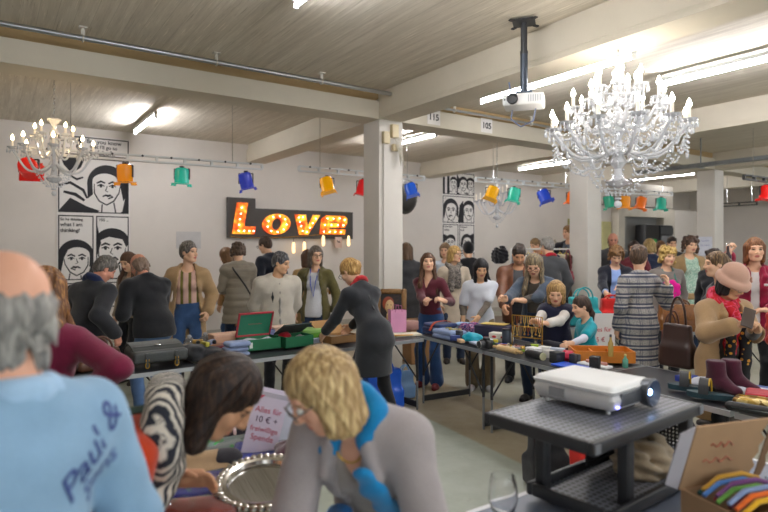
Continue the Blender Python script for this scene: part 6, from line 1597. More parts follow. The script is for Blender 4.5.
mb = MB(); mb.ball((.10, -pd / 2 + .0, .03 + ph * .48), (.036, .012, .036), 16, 10); obj('lens_glass', mb, mat('#39496e', .05, coat=.8), ln)
mb = MB(); mb.ball((.095, -pd / 2 - .014, .03 + ph * .50), (.012, .006, .012), 12, 8); obj('lamp_beam', mb, glow('#9cc4ff', 22), ln)
mb = MB(); mb.ball((-.12, -pd / 2 * .97 - .004, .03 + ph * .22), (.012, .006, .005), 12, 8); obj('status_light', mb, glow('#8a8cff', 6), pj)
for x, y in ((-.11, .13), (.10, -.12), (-.10, -.13)):
    mb = MB(); mb.cyl((x, y, 0), (x, y, .035), .008, seg=10); mb.cyl((x, y, 0), (x, y, .008), .016, seg=12); obj('foot', mb, M_WHT, pj)
mb = MB(); mb.tube([(.165, .10, .06), (.21, .16, .02), (.24, .05, .006), (.23, -.10, .006), (.26, -.20, .006)], .004, 6); tag(obj('power_cable', mb, M_BLK, None, SC(.06, .06, ZS + .001), (0, 0, RZc)), 'thin black cable lying beside the lit projector', 'cable')
# wine glass
g = TP(503, 552); t = thing('wine_glass', 'empty wine glass standing in front of the projector stand', 'glass', (g[0], g[1], TH + .001))
mb = MB(); mb.lathe([(.036, 0), (.036, .003), (.006, .010), (.004, .07), (.010, .085), (.036, .11), (.046, .145), (.042, .19), (.036, .215), (.0345, .215), (.0405, .19), (.0445, .145), (.034, .112), (.006, .092), (.0, .090)], (0, 0, 0), 28); obj('glass_body', mb, glass(), t)
# cardboard box with pens
bx = TP(735, 545); rb = RZc - .35; t = thing('cardboard_box', 'open cardboard box with torn lid full of coloured strings', 'box', (bx[0] + .05, bx[1] + .03, TH + .001), rb); M_CARD = mat('#9a7a5a', .8, var=.08, scale=6); w, d, h = .30, .22, .12
mb = MB(); mb.box((0, 0, .004), (w, d, .008))
for x in (-1, 1): mb.box((x * (w / 2 - .003), 0, h / 2), (.006, d, h))
for y in (-1, 1): mb.box((0, y * (d / 2 - .003), h / 2), (w - .012, .006, h))
obj('box_body', mb, M_CARD, t)
mb = MB(); rn = random.Random(2); e = [(-.16, 0)] + [(-.16 + .0, .02)] + [(-.16, .24)] + [(.16, .24)] + [(.16 - .018 * (k % 2) - rn.uniform(0, .012), .24 - .24 * (k + 1) / 9) for k in range(8)] + [(.16, 0)]
mb.prism(e, -.003, .003, Matrix.Translation((0, d / 2, h)) @ Matrix.Rotation(rad(108), 4, 'X') @ Matrix.Rotation(0, 4, 'Z')); ld = obj('lid', mb, mat('#a58462', .8, var=.08, scale=6), t)
mb = MB(); mb.prism([(-.165, .0), (-.165, .24), (-.22, .22), (-.225, .03)], -.002, .002, Matrix.Translation((0, d / 2, h)) @ Matrix.Rotation(rad(108), 4, 'X')); obj('torn_flap', mb, mat('#a9a5ab', .7), ld)
mb = MB(); mb.prism([(.162, .0), (.162, .23), (.19, .21), (.182, .17), (.20, .13), (.185, .09), (.20, .05), (.19, .01)], -.002, .002, Matrix.Translation((0, d / 2 - .005, h)) @ Matrix.Rotation(rad(108), 4, 'X')); obj('torn_edge', mb, mat('#7d5f44', .8), ld)
for z_, w_ in ((.16, .10), (.10, .13)): obj('handwriting', scrawl(w_, .035, 3, .0022, 7), mat('#a8604c', .7), ld, (-.03, d / 2 - math.cos(rad(72)) * z_ - .005 + .0, h + math.sin(rad(72)) * z_), (rad(108), 0, 0))
rn = random.Random(9); CL = [('yellow', '#d8a41c'), ('orange', '#d8641c'), ('grey blue', '#7a8cb0'), ('wine red', '#7a2038'), ('green', '#5f9440'), ('purple', '#6a3a6e'), ('crimson', '#a82a3c'), ('sky blue', '#4a78b8'), ('mustard', '#b88a2c'), ('dark teal', '#1f5a5a')]
for k, (nm, c) in enumerate(CL):
    y = -.09 + .018 * k; mb = MB(); x0 = rn.uniform(-.135, -.10); z0 = .145 + .010 * (k % 3)
    mb.tube([(x0, y, z0 - .01), (x0 + .07, y + .004, z0 + .02), (x0 + .16, y - .004, z0 + .025), (x0 + .24, y, z0)], [.007, .0085, .0085, .007], 8)
    solo('yarn_hank', '%s yarn hank in the torn cardboard box' % nm, 'yarn', mb, cloth(c), (bx[0] + .05, bx[1] + .03, TH + .001), rb)
soft('plastic_wrap', 'clear bluish plastic bag at the lower right corner', 'bag', TP(790, 520), (.16, .14, .16), mat('#a9b6c8', .1, 0, .8, .2, 30), .2, 61, .6)

# ------------------------------------------------------------------ foreground left table
def FP(px, py, z=TH): v = on(px, py, z); return (v.x, v.y, z + .001)
t = thing('rolled_scarf', 'rolled pink and white striped scarf with dark bands at the back of the table', 'scarf', FP(236, 438), rad(22))
M_SC = stripes([(.30, '#d9c3c2'), (.06, '#b98a92'), (.30, '#e6d8d4'), (.34, '#cfaeb0')], 'y', .07)
mb = MB()
sd = Solid()
for y in (-.05, .0, .05): sd.cap(V(-.17, y, .035), V(.17, y, .035), .032, None, .012)
sd.disp(folds(.005, 30, 2)); obj('scarf_roll', sd.mesh('s', .007), M_SC, t)
for x in (-.05, .02):
    sd = Solid()
    for y in (-.05, .0, .05): sd.cap(V(x - .012, y, .035), V(x + .012, y, .035), .036, None, .006)
    obj('dark_band', sd.mesh('s', .007), cloth('#2f2a30'), t)
def packet(label, px, py, s, col, rz, blob=None, name='shirt_packet'):
    t = thing(name, label, 'packet', FP(px, py), rz); sd = Solid(); sd.rbox(V(0, 0, s[2] / 2), V(s[0] / 2 - .012, s[1] / 2 - .012, s[2] / 2 - .012), None, .012, .01); sd.disp(folds(.004, 26, px * .1)); obj('folded_garment', sd.mesh('s', .008), blotch([(0, col), (.56, blob or col)], 9) if blob else cloth(col), t)
    sd = Solid(); sd.rbox(V(0, 0, s[2] * .55), V(s[0] / 2 - .004, s[1] / 2 - .004, s[2] / 2 - .010), None, .014, .01); sd.disp(folds(.006, 34, px * .2)); obj('plastic_sleeve', sd.mesh('s', .008), mat('#e8eef6', .08, 0, .8, trans=.92), t); return t
packet('green and silver packet beside the rolled scarf', 240, 451, (.30, .16, .04), '#7f9c92', rad(18), '#2fae4c')
packet('blue shirt in shiny plastic under the price sign', 258, 474, (.26, .22, .06), '#2438b8', rad(10), None)
packet('deep blue shirt in plastic at the front of the table', 224, 496, (.30, .20, .05), '#1f2fae', rad(12), '#2a6a8c')
packet('orange red garment in plastic near the silver mirror', 216, 512, (.22, .14, .05), '#c8401e', rad(15), None)
t = thing('rolled_towel', 'rolled beige towel tied with a dark band', 'towel', FP(216, 478), rad(14)); sd = Solid(); sd.cap(V(-.13, 0, .05), V(.12, 0, .05), .05, None, .01); sd.cap(V(-.13, -.05, .03), V(.12, -.05, .03), .03, None, .02); sd.disp(folds(.006, 24, 5)); obj('towel_roll', sd.mesh('s', .007), cloth('#b89c78'), t)
sd = Solid(); sd.cap(V(.10, 0, .05), V(.135, 0, .05), .054, None, .01); obj('dark_band', sd.mesh('s', .007), cloth('#35343a'), t)
# price sign
q = Vector(FP(254, 470)); sg_ = thing('price_sign', 'white folded card with red handwritten price text on the foreground table', 'sign', q, rad(8))
Ms = Matrix.Rotation(rad(14), 4, 'Y') @ Matrix.Rotation(rad(-12), 4, 'X')
mb = MB(); mb.box((0, 0, .17), (.145, .004, .34), M=Ms); fr = obj('card_front', mb, mat('#d9d0e2', .7, var=.02), sg_)
mb = MB(); mb.box((.0, .055, .165), (.145, .004, .34), (rad(22), 0, 0), M=Ms); obj('card_back', mb, mat('#cfcbd8', .7), sg_)
M_RED = mat('#c8546e', .6)
for s_, z, sz, mm in (('Alles für', .245, .034, M_RED), ('10 € +', .205, .036, mat('#5a3a5a', .6)), ('freiwillige', .165, .031, M_RED), ('Spende', .130, .034, M_RED)):
    o = obj('lettering', text_mesh(s_, sz, .0006), mm, fr); o.matrix_local = Ms @ Matrix.Translation((0, -.0035, z)) @ Matrix.Rotation(PI / 2, 4, 'X')
mb = MB(); mb.prism(band([(-.02, .02), (0, .0), (.02, .02)], .02), 0, .001); o = obj('red_mark', mb, M_RED, fr); o.matrix_local = Ms @ Matrix.Translation((-.045, -.0035, .30)) @ Matrix.Rotation(PI / 2, 4, 'X')
q = Vector(FP(285, 446)); s2 = thing('price_sign', 'second white card leaning behind the red lettered price sign', 'sign', (q.x - .02, q.y + .02, TH + .001), rad(-5))
mb = MB(); mb.box((0, 0, .11), (.20, .004, .22), (rad(-15), 0, 0)); f2 = obj('card_front', mb, mat('#d3d6e4', .7), s2)
o = obj('lettering', text_mesh('Spende', .04, .0006), mat('#4a5aa8', .6), f2, (0, .02, .15), (rad(75), 0, 0))
# silver mirror
q = (-.50, 1.975); t = thing('round_mirror', 'round mirror in an ornate silver frame at the lower edge', 'mirror', (q[0], q[1], TH + .028), rad(10), rot=(rad(-79), 0, rad(8)))
mb = MB(); n = 40
for k in range(n):
    a = 2 * PI * k / n; mb.ball((.165 * math.cos(a), -.008, .17 + .165 * math.sin(a)), (.016, .014, .016), 8, 6)
mb.tube([(.145 * math.cos(a), 0, .17 + .145 * math.sin(a)) for a in np.linspace(0, 2 * PI, 40, endpoint=False)], .017, 8, closed=True); mb.tube([(.175 * math.cos(a), .004, .17 + .175 * math.sin(a)) for a in np.linspace(0, 2 * PI, 40, endpoint=False)], .010, 8, closed=True); obj('frame', mb, mat('#c2bdb4', .16, 1.0), t)
mb = MB(); mb.cyl((0, .004, .17), (0, .010, .17), .140, seg=40); obj('mirror_glass', mb, mat('#d8dadc', .02, 1.0, var=.0), t)
soft('velvet_scarf', 'dark burgundy velvet scarf heaped beside the silver mirror', 'scarf', (-.44, 2.42, TH), (.20, .15, .13), cloth('#4a2230', .25, sheen=.6), .3, 71, .5, None, 7, .008)
# crate of papers behind the table
t = cbox('paper_tray', 'white tray with an orange note beyond the patterned shawl', 'tray', (-1.10, 2.78, TH + .001), (.16, .20, .05), '#c6c6cc', .25)
obj('orange_note', MB().box((.02, .02, .056), (.08, .08, .004)), mat('#e8902c', .6), t); obj('violet_note', MB().box((-.03, -.05, .056), (.06, .06, .004)), mat('#8a6aa0', .6), t)

# ------------------------------------------------------------------ under and behind the tables
handbag('shopping_bag', 'blue shopping bag on the floor behind the woman in black', (-0.02, 6.02, 0), (.42, .25, .42), mat('#1858c8', .4), .5, 2, .12, None, 0, None, None, .95)
handbag('shopping_bag', 'small pale blue bag under the table left of the table legs', (0.24, 6.5, 0), (.22, .14, .30), mat('#8fb6e0', .4), .3, 2, .08)
cbox('storage_crate', 'green plastic crate under the table with the pink bag', 'crate', (0.15, 6.45, 0.38), (.34, .26, .22), '#1f8a3e', .5, (178, '#23904a')) if False else None
handbag('shopping_bag', 'red shopping bag on the floor behind the black stand', (1.27, 3.55, 0), (.34, .20, .50), mat('#d0241c', .5), .5, 2, .10)
handbag('rucksack', 'black rucksack on the floor under the centre table', (1.15, 4.12, 0), (.30, .20, .42), cloth('#1c1d20', .2), .3, 1, .08)
handbag('tote_bag', 'teal cloth tote on the table behind the girl in turquoise', (2.42, 7.05, TH), (.42, .20, .34), cloth('#2f9aa0'), .1, 2, .13)
handbag('tote_bag', 'mint green folded bag left of the teal tote', (2.06, 7.22, TH), (.30, .20, .20), cloth('#6fbf9c'), .1, 1, .08)
handbag('tote_bag', 'bright red cloth bag right of the teal tote', (2.82, 7.15, TH), (.36, .20, .32), cloth('#c0231f'), .0, 2, .05)
t = thing('cooking_pot', 'black cooking pot with handles behind the teal tote', 'pot', (2.36, 7.38, TH + .001)); mb = MB(); mb.lathe([(.14, 0), (.15, .01), (.155, .26), (.165, .27), (.16, .28), (.145, .28), (.14, .04)], (0, 0, 0), 24); obj('pot_body', mb, M_BLK, t)
for s in (-1, 1):
    mb = MB(); mb.tube([(s * .155, -.05, .22), (s * .20, -.04, .23), (s * .20, .04, .23), (s * .155, .05, .22)], .010, 6); obj('handle', mb, M_DK, t)
soft('yellow_green_cloth', 'yellow green crumpled cloth beside the black pot', 'cloth', (2.66, 7.36, TH), (.22, .16, .16), cloth('#a0a04a'), 0, 81, .5)
handbag('leather_satchel', 'large tan leather satchel beside the checked coat', (3.32, 6.55, TH), (.44, .22, .30), mat('#8a5a2a', .35, var=.2, bump=.2, scale=40), -.15, 2, .07, None, 0, M_GOLD, mat('#6a4420', .4), .9, True)
handbag('patterned_bag', 'brown patterned leather shopper hanging from the checked coat arm', (2.90, 5.84, .52), (.26, .10, .34), blotch([(0, '#6a4238'), (.5, '#8a5a4c'), (.6, '#a07868')], 22, rough=.4), .1, 2, .20, None, 0, None, mat('#5a3428', .4))
ps = solo('paper_sign', 'white sheet with red lettering hanging from the bag table', 'sign', MB().box((0, 0, 0), (.34, .006, .50)), M_PAPER, (2.55, 6.83, .66), 0.02)
for k, s_ in enumerate(('Alles für', '5 €')): lettering(s_, ps, mat('#c8545c', .6), (0, -.005, .06 - .12 * k), (PI / 2, 0, 0), .075)
soft('red_cloth_bag', 'bright red cloth bag on the table right of the pink hat', 'bag', (3.55, 5.05, TH), (.45, .30, .52), cloth('#c8281e'), .2, 91, .3)
handbag('evening_bag', 'orange leather bag on the table by the wall', (-2.66, 10.42, TH), (.55, .28, .24), mat('#b0542c', .4, var=.15), RB, 2, .10)
for i in range(7):
    bottle('%s little bottle on the wall table behind the green tweed jacket' % ('dark brown', 'black', 'smoky grey', 'dark green', 'ink blue', 'amber', 'dark violet')[i], (-1.62 + .11 * i, 11.15 + .075 * i, TH + .001), .035, .16 + .03 * (i % 3), ('#3a2418', '#1c1c1e', '#4a4a4c', '#1f3a2a', '#20284a', '#8a5a20', '#352440')[i], None, '#202022')
M_FAR = ['#2a2522', '#4a3428', '#1d1e22', '#6a4a3a', '#38302c']
for i, (x, y) in enumerate(((1.05, 10.55), (1.45, 10.8), (1.85, 11.1))):
    handbag('handbag', '%s handbag on the far table behind the young women' % ('black', 'dark brown', 'anthracite')[i], (x, y, TH), (.30, .16, .24), mat(M_FAR[i], .5), RB, 1, .12)
cbox('cardboard_box', 'brown cardboard carton on the floor behind the woman in burgundy jumper', 'box', (0.52, 8.6, 0), (.45, .40, .62), '#96704a', .4)
# clothes rack with garments on the far platform
gx = at(556, 250, 10.6); rk = thing('clothes_rack', 'white clothes rack with hangers at the far wall', 'rack', (gx.x - .1, 10.6, 0), .12)
mb = MB(); 
mb.cyl((-.75, 0, 1.66), (.75, 0, 1.66), .016, seg=10); obj('rail', mb, M_WHT, rk)
for x in (-.75, .75):
    mb = MB(); mb.cyl((x, 0, .06), (x, 0, 1.66), .014, seg=10); mb.box((x, 0, .04), (.05, .5, .04)); obj('post', mb, M_WHT, rk)
rn = random.Random(4); GC = [('grey', '#7a7c80'), ('white', '#d8d4cc'), ('black', '#1d1d22'), ('striped', '#8a4a4a'), ('dark red', '#6a1f2c'), ('olive', '#5a5a34'), ('navy', '#1d2440'), ('cream', '#cfc4aa'), ('brown', '#4a3426'), ('dark blue', '#23304e'), ('rust', '#8a4426'), ('charcoal', '#2c2c30')]
for i, (nm, c) in enumerate(GC):
    x = -.66 + 1.32 * i / 11; w0 = Vector((gx.x - .1 + x * math.cos(.12), 10.6 + x * math.sin(.12), 1.66)); t = thing('hanging_garment', '%s garment on the white clothes rack, number %s from the left' % (nm, 'one two three four five six seven eight nine ten eleven twelve'.split()[i]), 'garment', w0, .12)
    sd = Solid(); L_ = rn.uniform(.75, 1.05); sd.cap(V(0, -.17, -.14), V(0, .17, -.14), .028, None, .03); sd.path([V(0, 0, -.15), V(0, 0, -.15 - L_)], .05, .05, M=np.diag([1, .24, 1])); sd.disp(folds(.006, 24, i)); obj('cloth', sd.mesh('g', .014), cloth(c), t)
    mb = MB(); mb.tube([(0, -.018, .014), (0, 0, .024), (0, .019, .019), (0, .025, .0), (0, .010, -.03), (0, 0, -.06)], .003, 5); mb.tube([(0, -.17, -.12), (0, 0, -.06), (0, .17, -.12)], .008, 6); obj('hanger', mb, mat('#c9b83a', .5), t)
handbag('shoulder_bag', 'dark red shoulder bag hanging at the clothes rack', (gx.x + .10, 10.22, 1.06), (.22, .10, .22), mat('#7a1a2a', .4), 0, 1, .38)
soft('backpack', 'black backpack hanging at the left of the clothes rack', 'bag', (2.05, 10.3, 1.40), (.30, .20, .36), cloth('#1a1a1e', .2), 0, 95, .3)
# ------------------------------------------------------------------ the visitors
J = dict
DEN = cloth('#3a5680', .14); DENL = cloth('#5d7ba6', .16); DEND = cloth('#27364f', .12); KHAKI = cloth('#7d6f58'); BLKC = cloth('#1f2024', .14); CHAR = cloth('#2e2f33', .14)
def jumper(m, **k): return dict(dict(name='jumper', m=m, off=.012, hem=.97), **k)
def jacket(m, **k): return dict(dict(name='jacket', m=m, off=.022, hem=.86, collar=.019), **k)
def coat(m, **k): return dict(dict(name='coat', m=m, off=.025, hem=.50, collar=.021), **k)
def plaid():
    t = NT('checked_wool'); v = t.obj(); sp = t.n('ShaderNodeSeparateXYZ'); t.l(v, sp.inputs[0])
    n = t.n('ShaderNodeTexNoise', Scale=90.0, Detail=2.0); t.l(v, n.inputs['Vector'])
    base = t.ramp(n.outputs['Fac'], [(.35, srgb('#8b8987')), (.65, srgb('#b3aea8'))])
    def lines(o, period, a, b): f = t.math('FRACT', t.math('MULTIPLY', o, 1 / period)); return t.math('MULTIPLY', t.math('GREATER_THAN', f, a), t.math('LESS_THAN', f, b))
    h = t.math('ADD', lines(sp.outputs[2], .105, .10, .30), lines(sp.outputs[2], .105, .44, .62)); w = t.math('ADD', lines(sp.outputs[0], .10, .1, .20), lines(sp.outputs[0], .10, .30, .38))
    w2 = lines(sp.outputs[2], .105, .32, .41)
    c = t.mix(t.math('MULTIPLY', h, .82), base, srgb('#2c3550')); c = t.mix(t.math('MULTIPLY', w, .50), c, srgb('#39415c')); c = t.mix(t.math('MULTIPLY', w2, .6), c, srgb('#d5d2cc'))
    t.l(c, t.b.inputs['Base Color']); setp(t.b, Roughness=.95); t.b.inputs['Specular IOR Level'].default_value = .2; t.bump(n.outputs['Fac'], .2, .01); return t.m

# --- foreground left: man seen from behind
r, B = person('grey-haired balding man in a pale blue pullover, seen from behind at the left edge', -2, 236, 1.12, 72, 'm', .97, 'pink', J(style='ring', col='#8a8782', light='#b5b1a8', vol=1.1),
    [J(name='shirt', m=cloth('#9fc0dd'), off=.018, hem=.86, collar=.030, neck=.058), J(name='pullover', m=cloth('#86a8c4', .05, fold=.12), off=.032, hem=.84, neck=.072, fold=.003)], J(m=DEND), fat=.95, hpitch=0, hyaw=0, seed=3, eyes=False, key='front', res=1.1)
# handwriting printed on the back of the pullover
txt = [('Paul &', .075, (.125, .395, 1.225)), ('Friends', .058, (.13, .395, 1.155))]
def back_text(root, B, s, size, px, pz, rot, m):
    """lettering laid on the back surface (projected on to the garment along local +y)"""
    me = text_mesh(s, size, .0006, 'CENTER', shear=.25, space=.95); o = obj('lettering', me, m, root)
    g = [c for c in root.children if c.name.startswith('pullover')][0]
    from mathutils.bvhtree import BVHTree
    bv = BVHTree.FromPolygons([v.co.copy() for v in g.data.vertices], [tuple(p.vertices) for p in g.data.polygons]); c, s_ = math.cos(rot), math.sin(rot)
    for v in me.vertices:
        x = px + (v.co.x * c - v.co.y * s_); z = pz + (v.co.x * s_ + v.co.y * c); h = bv.ray_cast(Vector((x, -1.0, z)), Vector((0, 1, 0)))[0]
        v.co = (x, (h.y if h else -.15) - .002 - v.co.z, z)
    me.update(); return o
M_PEN = mat('#3a4a86', .6)
back_text(r, B, 'Paul &', .085, .10, 1.27, rad(42), M_PEN); back_text(r, B, 'Sons', .060, .13, 1.21, rad(40), mat('#5a70a6', .6))

person('woman in a burgundy coat with long brown hair, elbow bent, behind the balding man', 46, 290, 2.75, 8, 'w', .93, 'fair', J(style='long', col='#6a4426', light='#a87840', L=.20),
    [jacket(cloth('#6d1a38', .1), off=.030, hem=.70, collar=.030)], J(m=BLKC), R=(74, 404, 2.58), Rh=(1.0, -.2, .15), lean=10, hpitch=15, hyaw=15, seed=5)
M_ZIG = blotch([(0, '#2a2c36'), (.46, '#c9bfb0'), (.60, '#3a3c48'), (.68, '#d8cfc0')], 15, 'wave', .9, 0, 7)
r, B = person('woman with dark bobbed hair bending over in an orange-red jumper and patterned shawl', 224, 348, 1.80, -74, 'w', 1.02, 'tan', J(style='bob', col='#2a1d18', light='#4c3628', L=.155, vol=1.08, side=False),
    [jumper(cloth('#c8421f', .08), off=.020, neck=.06)], J(m=BLKC), feet=[(-.10, -.16), (.10, -.22)], L=(178, 478, 2.0), R=(198, 548, 1.74), lean=64, hpitch=46, hyaw=-6, seed=7, scarfs=J(m=M_ZIG, r=.052, wrap=1.35, tails=((.05, .40), (-.06, .30)), drop=.01), key='orange')
mb = MB(); q = B.q
mb.tube([Vector(q(.085, -.10, .50)), Vector(q(.10, -.145, .40)), Vector(q(.10, -.15, .2)), Vector(q(.12, -.13, 0))], .012, 6)
obj('bag_strap', mb, mat('#1e3326', .6), r)
r, B = person('blonde woman with glasses in a pale grey blouse and turquoise scarf', 321, 346, 1.60, 160, 'w', .92, 'pink', J(style='bob', col='#a8895c', light='#d9c08c', L=.125, vol=1.10, brow='#8a6f4c'),
    [J(name='blouse_inner', m=cloth('#9c938e', .05), off=.016, hem=.80, neck=.066, vee=.13), J(name='blouse', m=cloth('#a39a99', .06), off=.036, hem=.62, open=(.035, .085), collar=.024, lapel=True, fold=.013, ff=13, neck=.075, sl_off=.9)], J(m=CHAR), L=(395, 620, 1.46), R=(288, 600, 1.46), lean=42, hpitch=36, hyaw=-46, eyes=True, specs='#55504c', seed=9, fat=.98, key='blonde')
def long_scarf(root, B, m, pts_l, pts_r, w=.045):
    sd = Solid(); q = B.q
    ring = [q(.082 * math.sin(t), .070 * math.cos(t) - .018, .525 - .04 * math.cos(t)) for t in np.linspace(.75, 2 * PI - .75, 11)]
    sd.path(ring, .030 * B.S, .02)
    for P in (pts_l, pts_r): sd.path([ring[0] if P is pts_r else ring[-1]] + [q(*p) for p in P], [.028] + [w] * len(P), .02, M=None)
    sd.disp(folds(.007, 38, 4)); obj('scarf', sd.mesh('scarf', .008), m, root)
long_scarf(r, B, cloth('#1c83bd', .12), [(-.075, .06, .455)], [(.075, .06, .455)], .034)
draped(r, B, 'blouse', [(-.072, .44), (-.085, .36), (-.095, .26), (-.10, .14), (-.10, .02), (-.10, -.10)], .034, 'scarf_end', cloth('#1c83bd', .12), .010)
draped(r, B, 'blouse', [(.072, .44), (.085, .36), (.095, .26), (.10, .14), (.10, .02), (.10, -.10)], .034, 'scarf_end', cloth('#1f78c4', .12), .010)
mb = MB(); mb.tube([Vector(B.q(.045 * math.cos(a), .065 + .025 * -math.sin(a), .475 + .045 * math.sin(a))) for a in np.linspace(PI, 2 * PI, 10)], .003, 5); obj('necklace', mb, M_GOLD, r)

# --- woman in black reaching over the table
person('woman in a black coat with blonde upswept hair leaning over the gift boxes', 350, 259, 5.45, 42, 'w', None, 'fair', J(style='updo', col='#a9814a', light='#d2b070'),
    [coat(cloth('#26282c', .1), off=.022, hem=.56, flare=.185, collar=.018)], None, '#17171a', L=(325, 332, 5.50), R=(345, 336, 5.85), Ld=(-.1, .5, -.6), curl=(.5, .6), lean=26, hpitch=35, feet=[(-.10, .08), (.12, -.26)], bare_legs=cloth('#1a1a1d', .1), seed=11, specs='#3a2c20', scarfs=J(m=cloth('#b02a2e'), r=.020, wrap=.95), hyaw=12, key='black')
r, B = PEOPLE['black'][:2]
draped(r, B, 'coat', [(.10, .14), (.13, .08), (.15, .02)], .007, 'pocket_edge', M_BLK, .001, True)
draped(r, B, 'coat', [(0, .46), (0, .36), (0, .24), (0, .12)], .0035, 'back_seam', M_BLK, .0, True)
# --- men at the briefcase
person('man in a dark jacket and navy scarf bending over the left table', 105, 257, 5.50, -20, 'm', None, 'ruddy', J(style='crop', col='#5a5550', light='#8a857c'),
    [jacket(cloth('#2c2d31', .14), off=.034, hem=.80, collar=.026, sl_off=1.0)], J(m=cloth('#2c3236')), R=(117, 335, 5.15), Rd=(0, .2, -1), lean=12, hpitch=38, hyaw=-30, fat=1.12, scarfs=J(m=cloth('#232c4c'), r=.034, wrap=1.0), seed=13, curl=(.6, .7))
person('bald man in a black bomber jacket and blue jeans leaning forward, seen from behind', 139, 254, 5.95, 52, 'm', None, 'ruddy', J(style='ring', col='#8a7464', vol=.8),
    [jacket(cloth('#232427', .14), off=.034, hem=.82, collar=.028)], J(m=DENL), L=(130, 306, 5.85), R=(140, 310, 6.15), lean=20, hpitch=38, fat=1.06, seed=15)
person('person in a beige jacket mostly hidden between the two men in black', 128, 268, 7.2, 160, 'w', .95, 'fair', J(style='long', col='#5a4030', L=.2), [jacket(cloth('#8f8270'))], J(m=BLKC), seed=17, hpitch=25)
person('smiling short-haired woman in an open camel coat over a striped top and jeans', 189, 242, 6.75, -165, 'w', None, 'fair', J(style='crop', col='#5c554e', light='#9a938a', vol=1.1),
    [jumper(stripes([(.36, '#d9b3a4'), (.14, '#c9a394'), (.34, '#6c6630'), (.16, '#d9b3a4')], 'x', .088), off=.012, sleeve=.9, hem=1.02), coat(cloth('#a98c66', .1), off=.036, hem=.44, open=(.075, .14), collar=.036, sl_off=1.0)], J(m=DEN, flare=.014), hyaw=52, hpitch=-2, L=(-.22, .10, .92), R=(.23, .05, .90), curl=(.9, .9), seed=19)
person('woman with curly short hair in a grey beige quilted coat, seen from behind', 238, 243, 8.2, 22, 'w', None, 'fair', J(style='curly', col='#4a3a2e', light='#7a6450', L=.0, vol=.95),
    [jumper(cloth('#8f8678'), off=.034, hem=1.0, name='coat_top', collar=.022), coat(mat('#877f70', .5), off=.034, hem=.62, puff=.095, flare=.20, name='quilted_coat_skirt', sleeve=0)], J(m=DEND), L=(-.14, .30, 1.0), R=(.14, .30, 1.0), hpitch=20, seed=21, key='quilt')
r, B = PEOPLE['quilt'][:2]
mb = MB(); mb.tube([Vector(B.q(-.11, -.02, .50)), Vector(B.q(-.08, -.135, .42)), Vector(B.q(.06, -.155, .22)), Vector(B.q(.17, -.10, .04))], .012, 6); obj('bag_strap', mb, M_BLK, r)
person('person in a tan coat bending behind the quilted coat woman', 226, 248, 8.85, 70, 'w', 1.0, 'fair', J(style='bob', col='#7a5a3c', L=.12), [coat(cloth('#b0895e'), hem=.52)], J(m=DEN), lean=14, hpitch=25, seed=22)
person('man with glasses in a dark navy jacket below the glowing sign', 265, 237, 9.6, 58, 'm', None, 'fair', J(style='crop', col='#3f2f24', light='#6a5240', vol=1.15),
    [jacket(cloth('#1f2430'), off=.030, hem=.72)], J(m=BLKC), lean=14, hpitch=18, hyaw=10, specs='#1a1a1a', seed=23)
person('grey-haired man in a cream hooded jacket standing behind the green gift boxes', 281, 253, 6.45, -158, 'm', None, 'asian', J(style='crop', col='#4a4a4c', light='#8c8c8e'),
    [jumper(cloth('#6a7896'), off=.012), jacket(cloth('#c3bcae', .07), off=.042, hem=.72, hood=True, collar=.030, sl_off=1.0, fold=.006, neck=.064)], J(m=BLKC), hyaw=50, hpitch=14, L=(-.12, -.17, .88), R=(.12, -.17, .88), Lh=(-1, -.3, 0), Rh=(1, -.3, 0), seed=25, key='cream')
r, B = PEOPLE['cream'][:2]
draped(r, B, 'jacket', [(.0, .44), (.0, .34), (.0, .24), (.0, .12), (.0, .0), (.0, -.12)], .007, 'zip', mat('#8d8a84', .4), .001)
draped(r, B, 'jacket', [(.085, .34), (.083, .28), (.081, .22)], .006, 'chest_pocket_zip', M_DK, .001)
r, B = person('woman with grey-brown hair and glasses in a green tweed jacket with a white blouse', 316, 246, 7.5, 172, 'w', None, 'fair', J(style='bob', col='#5f5348', light='#9a9186', L=.15),
    [jumper(cloth('#d5d6da', .04), off=.012, hem=.80, name='blouse', collar=.018), jacket(cloth('#5c5632', .22, 160), off=.030, hem=.74, open=(.06, .11), collar=.022, lapel=True)], J(m=DEND), hyaw=32, hpitch=4, R=(-.0, 0, 0) if False else (.26, .04, .86), L=(-.27, .02, .86), specs='#2a2420', seed=27, key='tweed')
mb = MB(); mb.tube([Vector(B.q(-.055, .03, .50)), Vector(B.q(-.035, .135, .33)), Vector(B.q(-.01, .145, .14)), Vector(B.q(.03, .145, .30)), Vector(B.q(.055, .04, .50))], .007, 6); obj('lanyard', mb, mat('#3a55b0', .6), r)
person('person in a long tan coat behind the woman in green tweed', 307, 250, 8.6, 20, 'w', None, 'fair', J(style='bob', col='#5a4030', L=.14), [coat(cloth('#a3803f' if False else '#a98a5c'), hem=.36)], J(m=DEND), seed=29)
